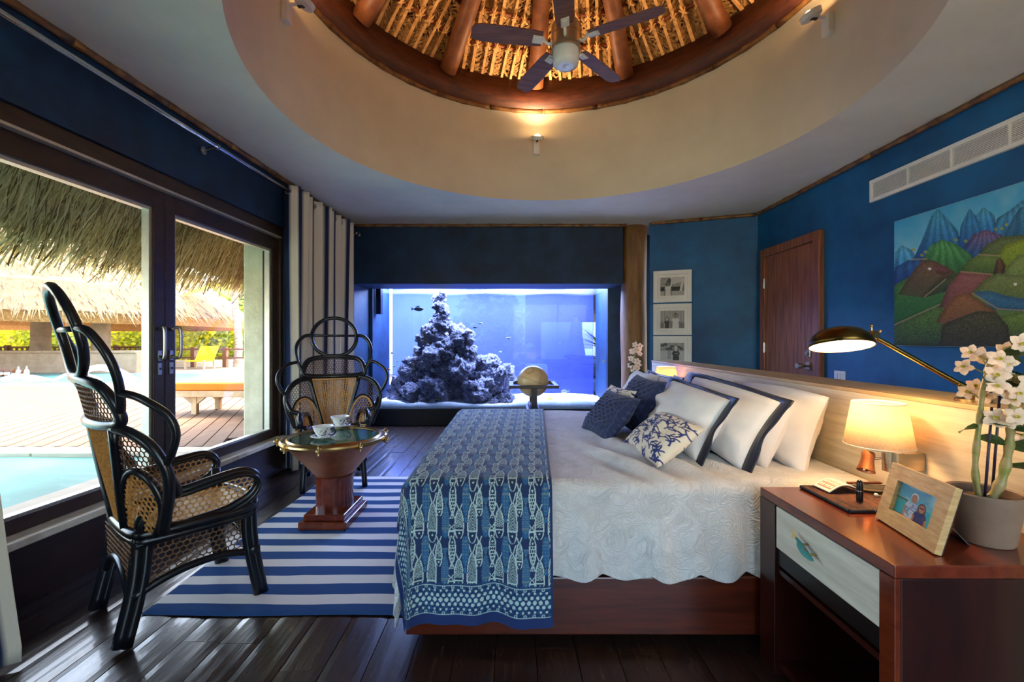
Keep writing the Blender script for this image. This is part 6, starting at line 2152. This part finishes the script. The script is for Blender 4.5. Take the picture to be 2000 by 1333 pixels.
m.build('easel_leg', 'black_plastic', pf)


# orchids
def petal_mesh():
    m = MB()
    rows = [(0.0, 0.002, 0.0), (0.25, 0.30, 0.05), (0.55, 0.38, 0.06), (0.8, 0.26, -0.02), (1.0, 0.02, -0.12)]
    P = np.array([[(a, b * w, z - 0.12 * abs(b) * w) for b in (-1, -.5, 0, .5, 1)] for (a, w, z) in rows])
    m.grid(P)
    return mesh_only(m, 'petal', 'petal', smooth=True)


PET = petal_mesh()
hrt = MB(); hrt.lathe([(0.02, 0.0), (0.10, 0.10), (0.17, 0.28), (0.20, 0.36), (0.14, 0.30), (0.02, 0.12)], (0, 0, 0), 12)
HRT = mesh_only(hrt, 'flower_lip', 'petal_heart', smooth=True)


def leaf_mesh():
    m = MB()
    rows = [(0.0, 0.03, 0.0), (0.15, 0.16, 0.02), (0.4, 0.24, 0.03), (0.7, 0.20, -0.03), (0.9, 0.09, -0.10), (1.0, 0.01, -0.15)]
    P = np.array([[(a, b * w, z + 0.25 * abs(b) * w) for b in (-1, -.5, 0, .5, 1)] for (a, w, z) in rows])
    m.grid(P)
    return mesh_only(m, 'leaf', 'leaf', smooth=True)


LEAF = leaf_mesh()


def frame_m(p, d, s, roll=0.0):
    d = Vector(d).normalized()
    y = Vector((0, 0, 1)).cross(d)
    if y.length < 1e-3:
        y = Vector((0, 1, 0))
    y.normalize()
    z = d.cross(y)
    M = Matrix((d, y, z)).transposed().to_4x4()
    return Matrix.Translation(p) @ M @ Matrix.Rotation(roll, 4, 'X') @ Matrix.Scale(s, 4)


def orchid_flower(t, p, d, s):
    """five petals and a lip facing d; each flower is a part, its petals sub-parts"""
    d = Vector(d).normalized()
    e1 = d.orthogonal().normalized(); e2 = d.cross(e1)
    lip = bpy.data.objects.new('flower', HRT)
    COL.objects.link(lip)
    inv = wm(t).inverted()
    M = Matrix.Translation(p) @ d.to_track_quat('Z', 'Y').to_matrix().to_4x4() @ Matrix.Scale(s, 4)
    lip.parent = t
    lip.matrix_local = inv @ M
    for q in range(5):
        a = 2 * PI * q / 5 + random.uniform(-.15, .15)
        pd = Vector((math.cos(a), math.sin(a), random.uniform(0.1, 0.4)))
        y = Vector((0, 0, 1)).cross(pd).normalized(); z = pd.normalized().cross(y)
        L = Matrix((pd.normalized(), y, z)).transposed().to_4x4() @ Matrix.Scale(random.uniform(.9, 1.1), 4)
        inst(PET, 'petal', L, lip)


def orchid(name, label, base, pot_r, pot_h, stems, seed, fl=.029, pot=True, pot_label=None, leaves=6):
    random.seed(seed)
    t = thing(name, label, 'orchid', base)
    b = Vector(base)
    m = MB(); m.lathe([(0.0, 0.0), (pot_r * .72, 0.0), (pot_r * .76, 0.006), (pot_r, pot_h - .004), (pot_r - .003, pot_h), (pot_r - .008, pot_h - .004), (pot_r * .9, pot_h - .03), (0.0, pot_h - .03)], b, 40); m.build('pot', 'ceramic_pot', t, smooth='auto')
    m = MB(); m.lathe([(0.0, pot_h - .018), (pot_r * .5, pot_h - .020), (pot_r * .91, pot_h - .029)], b, 24); m.build('soil', 'soil', t)
    for (pts, r, fls, lvs) in stems:
        P = smooth_pts([b + Vector(p) for p in pts], 10)
        k = len(P)
        m = MB(); m.tube(P, [r * (1.0 + .16 * math.cos(i * .9)) * (1.1 - .45 * i / k) for i in range(k)], 10); m.build('cane_stem', 'cane_stem', t, smooth=True)
        for (f, d, off) in fls:
            p = P[min(int(f * (k - 1)), k - 1)]
            d = Vector(d).normalized()
            q = p + Vector(off)
            m = MB(); m.tube([p, (p + q) / 2 + Vector((0, 0, .006)), q], 0.0022, 5); m.build('flower_stalk', 'cane_stem', t)
            orchid_flower(t, q, d, fl * random.uniform(.9, 1.15))
        for (f, d, s) in lvs:
            p = P[min(int(f * (k - 1)), k - 1)]
            o = inst(LEAF, 'leaf', wm(t).inverted() @ frame_m(p, d, s, random.choice((-1, 1)) * random.uniform(.5, 1.0)), t)
    return t


rd = random.Random(3)
def fl_list(n, f0, f1, face=(-.6, -.8, .1), sp=.055):
    out = []
    for i in range(n):
        f = f0 + (f1 - f0) * (i + .5) / n
        a = rd.uniform(0, 6.28)
        off = (math.cos(a) * sp * rd.uniform(.6, 1.2), math.sin(a) * sp * rd.uniform(.6, 1.2), rd.uniform(-.01, .04))
        out.append((f, (face[0] + off[0] * 8, face[1] + off[1] * 8, face[2] + rd.uniform(-.3, .3)), off))
    return out


PB_ = Vector((1.42, 1.31, NT + .001))
orchid('potted_orchid', 'cream dendrobium orchid in a taupe pot beside the photo frame', PB_, 0.088, 0.150,
       [([(-0.005, 0.01, .12), (-.010, 0.015, .22), (.0, 0.012, .36), (.012, .01, .47), (.03, 0.005, .56)], .0085, fl_list(17, .62, 1.0), [(.45, (-1, -.2, .0), .085), (.52, (.8, -.8, .0), .095), (.40, (.9, -.4, -.1), .075), (.75, (1, -.3, .2), .13), (.78, (-.7, -.8, .1), .08), (.9, (1, .2, .2), .12), (.97, (.7, -.6, .3), .12)]),
        ([(.015, -0.005, .12), (.045, -0.01, .19), (.062, -.012, .28), (.066, -.015, .36), (.075, -.02, .50)], .0125, fl_list(10, .62, 1.0, (-.5, -.85, 0), .06), [(.52, (1, -.3, 0), .12), (.7, (.5, -.8, .1), .1), (.95, (.8, -.3, .4), .12), (.35, (.9, -.5, 0), .09)])], 21)
m = MB(); m.tube([PB_ + Vector((.002, .0, .11)), PB_ + Vector((.022, -.002, .40))], .0035, 6); m.tube([PB_ + Vector((.035, .01, .12)), PB_ + Vector((.055, .005, .45))], .0035, 6)
po = [o for o in bpy.data.objects if o.name.startswith('potted_orchid') and o.type == 'EMPTY'][0]
m.build('support_stake', 'stake', po, smooth=True)
random.seed(8)
orchid('potted_orchid', 'small cream orchid beyond the bed, beside the round timber post', Vector((1.20, 4.22, NT + .001)), 0.07, 0.12,
       [([(0, 0, .1), (.004, 0, .25), (-.012, 0, .40), (.0, 0, .56)], .010, fl_list(16, .42, 1.0, (-.3, -.95, .1), .04), [(.4, (-1, -.3, .1), .09), (.45, (1, -.4, .1), .09), (.62, (-1, -.5, .1), .08), (.7, (1, -.2, 0), .08), (.98, (-.6, -.6, .5), .07)])], 5, fl=.032)
# ------------------------------------------------------------------ outdoors
random.seed(31)
DZ = 0.32
gm = MB()
gm.add([(-80, -40, 0.22), (-2.72, -40, 0.22), (-2.72, 80, 0.22), (-80, 80, 0.22)], [(0, 1, 2, 3)])
gm.add([(-2.72, -40, -0.12), (80, -40, -0.12), (80, YN - .2, -0.12), (-2.72, YN - .2, -0.12)], [(0, 1, 2, 3)])
gm.add([(-2.72, 18, -0.12), (80, 18, -0.12), (80, 80, -0.12), (-2.72, 80, -0.12)], [(0, 1, 2, 3)])
struct(gm, 'ground', 'ground_earth', 'pale sandy ground around the house')
pv = MB().box(-26, -2.75, 9.4, 16.5, 0.1, DZ - 0.004)
struct(pv, 'floor_terrace', 'paving', 'sunlit pale paving beyond the wooden deck')
# near pool
pw_ = thing('plunge_pool', 'turquoise pool close outside the sliding doors', 'pool', (-6, 2, 0.22))
m = MB(); U, V = np.meshgrid(np.linspace(-12, -2.95, 60), np.linspace(-4, 3.82, 50))
m.grid(np.dstack([U, V, 0.285 + 0.004 * np.sin(U * 7 + V * 5)])); m.build('water', 'pool_water', pw_, smooth=True)
for k in range(12):
    x0 = -12 + k * 0.78
    MB().box(x0, x0 + 0.77, 3.80, 4.02, 0.2, DZ + 0.004).build('coping_stone', 'pool_coping', pw_, bevel=0.01)
MB().box(-2.97, -2.73, -4, 4.02, 0.2, DZ).build('coping_strip', 'pool_coping', pw_)
# far pool with water jets
p2 = thing('fountain_pool', 'far pool with arching water jets in front of the thatched bar', 'pool', (-11, 11, DZ))
m = MB(); U, V = np.meshgrid(np.linspace(-24, -6.6, 50), np.linspace(10.2, 13.2, 20))
m.grid(np.dstack([U, V, DZ + 0.004 + 0 * U])); m.build('water', 'pool_water', p2)
for (pts, r) in (([(-30, 760), (20, 738), (80, 742), (150, 768)], .09), ([(-60, 775), (-10, 755), (60, 757), (130, 790)], .07), ([(150, 735), (185, 719), (225, 724), (275, 752)], .10), ([(100, 745), (140, 730), (180, 737), (230, 762)], .06)):
    P = smooth_pts([at(px, py, 10.6 + .2 * i) for i, (px, py) in enumerate(pts)], 6)
    MB().tube(P, [r * (.5 + .6 * i / len(P)) for i in range(len(P))], 8).build('water_jet', 'water_jet', p2, smooth=True)
# wooden deck
dk = MB().box(-14, -2.74, 4.02, 9.6, 0.1, DZ - 0.03)
dko = struct(dk, 'floor_deck', 'deck_gap', 'weathered timber deck outside the sliding doors')
du = Vector((-0.42, 0.9075, 0)); dn = Vector((-0.9075, -0.42, 0))
O = Vector((-2.8, 4.05, 0))
pwid = 0.15
for k in range(-32, 52):
    b = O + dn * (k * pwid)
    t0 = max((4.04 - b.y) / du.y, (b.x + 2.80) / 0.42)
    t1 = (9.38 - b.y) / du.y
    if t1 - t0 < 0.3:
        continue
    a0, a1 = b + du * t0, b + du * t1
    if a1.x < -15.5:
        continue
    m = MB(); m.obox((a0 + a1) / 2 + Vector((0, 0, DZ - 0.015)), du, dn, (0, 0, 1), (a1 - a0).length, pwid - 0.012, 0.03)
    m.build('deck_plank', 'deck_wood', dko)
# stucco pier
pi_ = MB().box(-2.78, XL(4.6, -0.221), 4.50, 4.95, 0.0, 3.0)
o = pi_.build('stucco_pier', 'stucco', None, bevel=0.015); tag(o, 'rough cream stucco pier outside the glass beside the curtain', 'pillar')

# thatched eave just outside the glass
ev = thing('thatched_eave', 'overhanging grass thatch eave just outside the sliding doors', 'thatch eave', (XL(2.5, -0.8), 2.5, 2.4))
E0, E1 = (0.22, 2.93), (1.28, 2.08)       # (distance out, height) at the wall and at the fringe


def evp(y, f, dz=0.0):
    return Vector((XL(y, -(E0[0] + (E1[0] - E0[0]) * f)), y, E0[1] + (E1[1] - E0[1]) * f + dz))


m = MB()
m.add([evp(-2.2, 0, .03), evp(7, 0, .03), evp(7, 1, .06), evp(-2.2, 1, .06)], [(0, 1, 2, 3)])
m.build('thatch_base', 'straw_under', ev, solid=0.10)
mbs = [MB(), MB(), MB()]
sdn = (evp(0, 1) - evp(0, 0)).normalized()
for i in range(9500):
    m = mbs[random.choice((0, 0, 1, 1, 2))]
    y = random.uniform(-1.5, 6.8)
    f = random.random() ** 0.8 * 1.03
    p = evp(y, f, random.uniform(-0.06, 0.02))
    L = random.uniform(.22, .5)
    sway = random.gauss(0, .22)
    d = (sdn * random.uniform(.5, 1.0) + Vector((0, sway, -random.uniform(.15, .75)))).normalized()
    w = random.uniform(.003, .008)
    s = Vector((0, 1, 0))
    p2_ = p + d * L * .5 + Vector((0, 0, -.01)); p3 = p + d * L + Vector((random.uniform(-.01, .03), random.uniform(-.03, .03), -.05))
    if p3.z < 1.93:
        p3.z = 1.93 + random.uniform(0, .06)
    m.add([p - s * w, p + s * w, p2_ + s * w, p2_ - s * w, p3], [(0, 1, 2, 3), (3, 2, 4)])
for m, mn in zip(mbs, ('straw', 'straw_light', 'straw_dark')):
    m.build('straw_fringe', mn, ev, kind='stuff')

# thatched pool bar
cx, cy, Rb, ze = -19.0, 17.0, 7.6, 2.16
bar = thing('thatched_pavilion', 'round thatched pool bar with stout columns across the terrace', 'pavilion', (cx, cy, DZ))
nang, nr = 110, 26
TH, RRr = np.meshgrid(np.linspace(0, 2 * PI, nang, endpoint=False), np.linspace(0, 1, nr))
rad = Rb * (1 - RRr) + 0.05
lay = 0.10 * ((RRr * 7) % 1.0)
zz = ze + (Rb - rad) * 0.92 + lay + 0.10 * vnoise(TH * 12, RRr * 30, 1.0, 3)
P = np.dstack([cx + rad * np.cos(TH), cy + rad * np.sin(TH), zz])
MB().grid(P, closed=True).build('thatch_roof', 'straw_far', bar)
m = MB(); m.lathe([(Rb + .0, ze + .02), (Rb - .15, ze - .32), (Rb - .6, ze - .10), (2.0, ze + 4.2)], (cx, cy, 0), 80); m.build('thatch_underside', 'straw_under', bar)
m = MB()
for i in range(5200):
    a = random.uniform(-2.2, 0.4)
    f = random.random() ** 1.6
    r = Rb - f * 4.2 + random.uniform(0, .12)
    p = Vector((cx + r * math.cos(a), cy + r * math.sin(a), ze + (Rb - r) * .92 + random.uniform(.02, .14)))
    d = Vector((math.cos(a) * .7, math.sin(a) * .7, -.72 + random.uniform(-.25, .25)))
    L = random.uniform(.25, .5)
    s = Vector((-math.sin(a), math.cos(a), 0)) + Vector((0, 0, random.uniform(-.3, .3)))
    w = random.uniform(.012, .03)
    m.add([p - s * w, p + s * w, p + d * L + s * random.uniform(-.1, .1)], [(0, 1, 2)])
m.build('straw_tufts', 'straw_tuft', bar, kind='stuff')
for px in (80, 197, -90):
    Y = 14.5
    X = (px - 1000) / FPX * Y
    MB().tube([(X, Y, .3), (X, Y, 1.2), (X, Y, 3.6)], [.26, .25, .24], 20).build('column', 'column_stucco', bar, smooth='auto')
    MB().tube([(X, Y, .3), (X, Y, .62)], [.36, .36], 20).build('column_base', 'column_stucco', bar, smooth='auto')
wl_ = thing('bar_counter_wall', 'low pale stone wall running below the thatched pool bar', 'wall', (-16, 13.6, .3))
MB().box(-26, -11.6, 13.45, 13.85, .3, .93).build('masonry', 'stone_wall', wl_, bevel=.02)
for k in range(10):
    MB().box(-26 + k * 1.44, -26 + k * 1.44 + 1.43, 13.40, 13.9, .93, 1.00).build('capping_stone', 'stone_wall', wl_, bevel=.01)


def railing(name, label, x0, x1, Y, zb, zt, step, bal=True):
    t = thing(name, label, 'railing', (x0, Y, zb))
    MB().box(x0, x1, Y - .05, Y + .05, zt - .06, zt).build('top_rail', 'rail_wood', t)
    MB().box(x0, x1, Y - .04, Y + .04, zb + .32, zb + .38).build('middle_rail', 'rail_wood', t)
    x = x0
    while x <= x1:
        MB().box(x - .07, x + .07, Y - .07, Y + .07, zb, zt + .05).build('post', 'rail_wood', t)
        x += step
    if bal:
        x = x0 + .15
        while x < x1:
            MB().box(x - .03, x + .03, Y - .03, Y + .03, zb + .38, zt - .06).build('baluster', 'rail_wood', t)
            x += .22
    return t


railing('timber_railing', 'timber railing at the edge of the terrace behind yellow cloth', -13.2, -8.4, 16.4, DZ, 1.02, 1.2, False)
railing('timber_railing', 'slatted timber railing behind the pool bar', -27, -13.8, 17.6, .4, 1.08, 2.2, True)
ych = thing('yellow_sling_chair', 'yellow sling chair standing before the terrace railing', 'chair', (-10.9, 15.6, DZ))
MB().hexa([(-11.3, 15.5, .62), (-10.65, 15.5, .62), (-10.65, 15.55, .62), (-11.3, 15.55, .62), (-11.3, 15.8, 1.12), (-10.65, 15.8, 1.12), (-10.65, 15.85, 1.12), (-11.3, 15.85, 1.12)]).build('sling_back', 'yellow_cloth', ych)
MB().box(-11.3, -10.65, 15.05, 15.52, .58, .62).build('sling_seat', 'yellow_cloth', ych)
for (xx, yy) in ((-11.3, 15.05), (-10.65, 15.05), (-11.3, 15.55), (-10.65, 15.55)):
    MB().box(xx - .025, xx + .025, yy - .025, yy + .025, DZ, .64).build('leg', 'teak', ych)
place_copy(ych, (-12.2, 15.1, DZ), 0.4, 'yellow sling chair at the end of the low stone wall')


def lounger(x0, x1, y0, y1, label):
    t = thing('sun_lounger', label, 'sun lounger', (x0, y0, DZ), 0, 'orange sun loungers on the deck')
    z = DZ + .26
    MB().box(x0 + .03, x1, y0, y0 + .06, z - .02, z + .06).build('side_rail', 'teak', t, bevel=.006)
    MB().box(x0 + .03, x1, y1 - .06, y1, z - .02, z + .06).build('side_rail', 'teak', t, bevel=.006)
    MB().box(x0 + .03, x0 + .10, y0 + .06, y1 - .06, z - .02, z + .06).build('end_rail', 'teak', t, bevel=.006)
    for xx in (x0 + .32, x1 - .35):
        for yy in (y0 + .06, y1 - .12):
            MB().box(xx - .035, xx + .035, yy, yy + .06, DZ, z).build('leg', 'teak', t, bevel=.006)
            m = MB().prism([(xx - .16, z - .02), (xx + .16, z - .02), (xx + .035, z - .12), (xx - .035, z - .12)], lambda a, b, d: (a, d, b), yy + .01, yy + .05); m.build('brace', 'teak', t)
    for q in range(8):
        xx = x0 + .12 + q * (x1 - x0 - .2) / 8
        MB().box(xx, xx + .13, y0 + .06, y1 - .06, z + .02, z + .05).build('slat', 'teak', t)
    MB().box(x0, x0 + (x1 - x0) * .62, y0 + .01, y1 - .01, z + .06, z + .17).build('seat_cushion', 'orange_cushion', t, bevel=.025, seg=3)
    MB().box(x0 + (x1 - x0) * .63, x1, y0 + .01, y1 - .01, z + .06, z + .17).build('back_cushion', 'orange_cushion', t, bevel=.025, seg=3)
    return t


lounger(-4.55, -2.85, 5.72, 6.36, 'orange-cushioned teak sun lounger, the nearer of two outside')
lounger(-4.70, -3.0, 7.7, 8.35, 'orange-cushioned teak sun lounger, the farther one with a blue towel')
tw = MB().box(-4.45, -3.9, 7.69, 8.36, DZ + .432, DZ + .447)
o = tw.build('folded_towel', 'blue_towel', None, bevel=.006); tag(o, 'folded blue towel on the farther orange lounger', 'towel')
# bottles on the edge of the pool bar
for i, (px, hgt, mk_) in enumerate(((2, .27, 'bottle_amber'), (14, .27, 'bottle_amber'), (28, .22, 'bottle_amber'), (36, .27, 'bottle_clear'), (45, .18, 'bottle_amber'), (52, .28, 'bottle_clear'))):
    p = Vector(((px - 1000) / FPX * 12.0, 12.0, DZ + .005))
    lab = ['dark bottle by the far pool, first from the picture edge', 'dark bottle by the far pool, second from the picture edge', 'short dark bottle by the far pool, third from the picture edge', 'pale bottle by the far pool, fourth from the picture edge', 'shortest bottle by the far pool, fifth from the picture edge', 'clear bottle by the far pool, nearest the column'][i]
    t = thing('bottle', lab, 'bottle', p, 0, 'bottles by the far pool')
    r = .055
    MB().lathe([(0, 0), (r, 0), (r, hgt * .55), (r * .35, hgt * .75), (r * .3, hgt), (0, hgt)], p, 14).build('glass', mk_, t, smooth='auto')
    MB().lathe([(r * 1.03, hgt * .15), (r * 1.03, hgt * .42)], p, 14).build('paper_label', 'bottle_label', t)


# planting
def bush(name, label, c, rx, rz, n, mname, group):
    t = thing(name, label, 'shrub', c, 0, group)
    m = MB()
    c = Vector(c)
    for i in range(n):
        a = random.uniform(0, 6.28); u = random.random() ** .4
        h = random.uniform(0, 1)
        w = math.sqrt(max(0, 1 - (2 * h - .9) ** 2)) if h > .05 else .6
        p = c + Vector((math.cos(a) * rx * u * w, math.sin(a) * rx * u * w, h * rz))
        d = Vector((random.gauss(0, 1), random.gauss(0, 1), random.gauss(0, .8))).normalized()
        s = d.orthogonal().normalized()
        L, wd = random.uniform(.16, .40), random.uniform(.05, .12)
        m.add([p, p + d * L * .5 + s * wd, p + d * L, p + d * L * .5 - s * wd], [(0, 1, 2, 3)])
    m.build('foliage', mname, t, kind='stuff')
    m = MB()
    for q in range(5):
        a = random.uniform(0, 6.28)
        m.tube([c, c + Vector((math.cos(a) * rx * .4, math.sin(a) * rx * .4, rz * .8))], [.05, .012], 6)
    m.build('stems', 'bark', t)


def palm(label, X, Y, h, r, seed):
    random.seed(seed)
    t = thing('palm_tree', label, 'palm', (X, Y, .22), 0, 'palms beyond the terrace')
    pts = [(X + .08 * math.sin(q * .4), Y, .22 + h * q / 14) for q in range(15)]
    MB().tube(pts, [r * (1.1 - .25 * q / 14) * (1 + .07 * (q % 2)) for q in range(15)], 14).build('trunk', 'bark', t, smooth='auto')
    top = Vector(pts[-1])
    for k in range(13):
        a = 2 * PI * k / 13 + random.uniform(-.2, .2)
        e = random.uniform(-.1, .9)
        d = Vector((math.cos(a) * math.cos(e), math.sin(a) * math.cos(e), math.sin(e)))
        L = random.uniform(1.8, 2.6)
        m = MB()
        sp = [top + d * (L * q / 9) - Vector((0, 0, 1.1 * (q / 9) ** 2)) for q in range(10)]
        m.tube(sp, [.03 - .0028 * q for q in range(10)], 5)
        sd_ = d.cross(Vector((0, 0, 1))).normalized()
        for q in range(1, 40):
            f = q / 40 * 9
            i0 = min(int(f), 8)
            p = sp[i0].lerp(sp[i0 + 1], f - i0)
            for s_ in (-1, 1):
                ll = .55 * (1 - abs(q / 40 - .4) * 1.1)
                tip = p + sd_ * s_ * ll * .8 + d * ll * .35 - Vector((0, 0, ll * .45))
                m.add([p - d * .02, p + d * .02, tip], [(0, 1, 2)])
        m.build('frond', 'foliage', t)


bl_names = ['behind the first pool bar column', 'between the two pool bar columns', 'right of the second pool bar column', 'near the glass door handles', 'behind the yellow sling chair', 'left of the stucco pier']
bpx = [20, 140, 235, 330, 400, 470]
for i, px in enumerate(bpx):
    Y = 26.0 + (i % 2) * 1.2
    bush('leafy_shrub', 'sunlit yellow-green shrub ' + bl_names[i], ((px - 1000) / FPX * Y, Y, .22), 2.4, 3.2 + .4 * (i % 3), 2600, 'foliage' if i % 2 == 0 else 'foliage_dark', 'shrubs beyond the railing')
for i, px in enumerate((-20, 80, 190, 285, 365, 440, 500)):
    Y = 30.5 + (i % 3)
    bush('tall_shrub', ['tall backdrop tree at the left picture edge', 'tall backdrop tree behind the first bar column', 'tall backdrop tree behind the second bar column', 'tall backdrop tree beside the door stile', 'tall backdrop tree behind the door handles', 'tall backdrop tree over the yellow chair', 'tall backdrop tree next to the stucco pier'][i], ((px - 1000) / FPX * Y, Y, .22), 3.1, 5.8, 2400, 'foliage_dark' if i % 2 == 0 else 'foliage', 'backdrop trees')
palm('palm trunk seen left of the first pool bar column', (28 - 1000) / FPX * 27.2, 27.2, 6.5, .28, 1)
palm('palm trunk seen right of the second pool bar column', (222 - 1000) / FPX * 25.5, 25.5, 6.5, .20, 2)
palm('palm standing beside the stucco pier beyond the railing', (462 - 1000) / FPX * 17.2, 17.2, 3.4, .13, 3)

bush('indoor_tree', 'leafy green tree in the lounge seen through the aquarium behind the reef', (-0.55, 10.6, 0.0), 0.85, 2.9, 1500, 'foliage_dark', None)
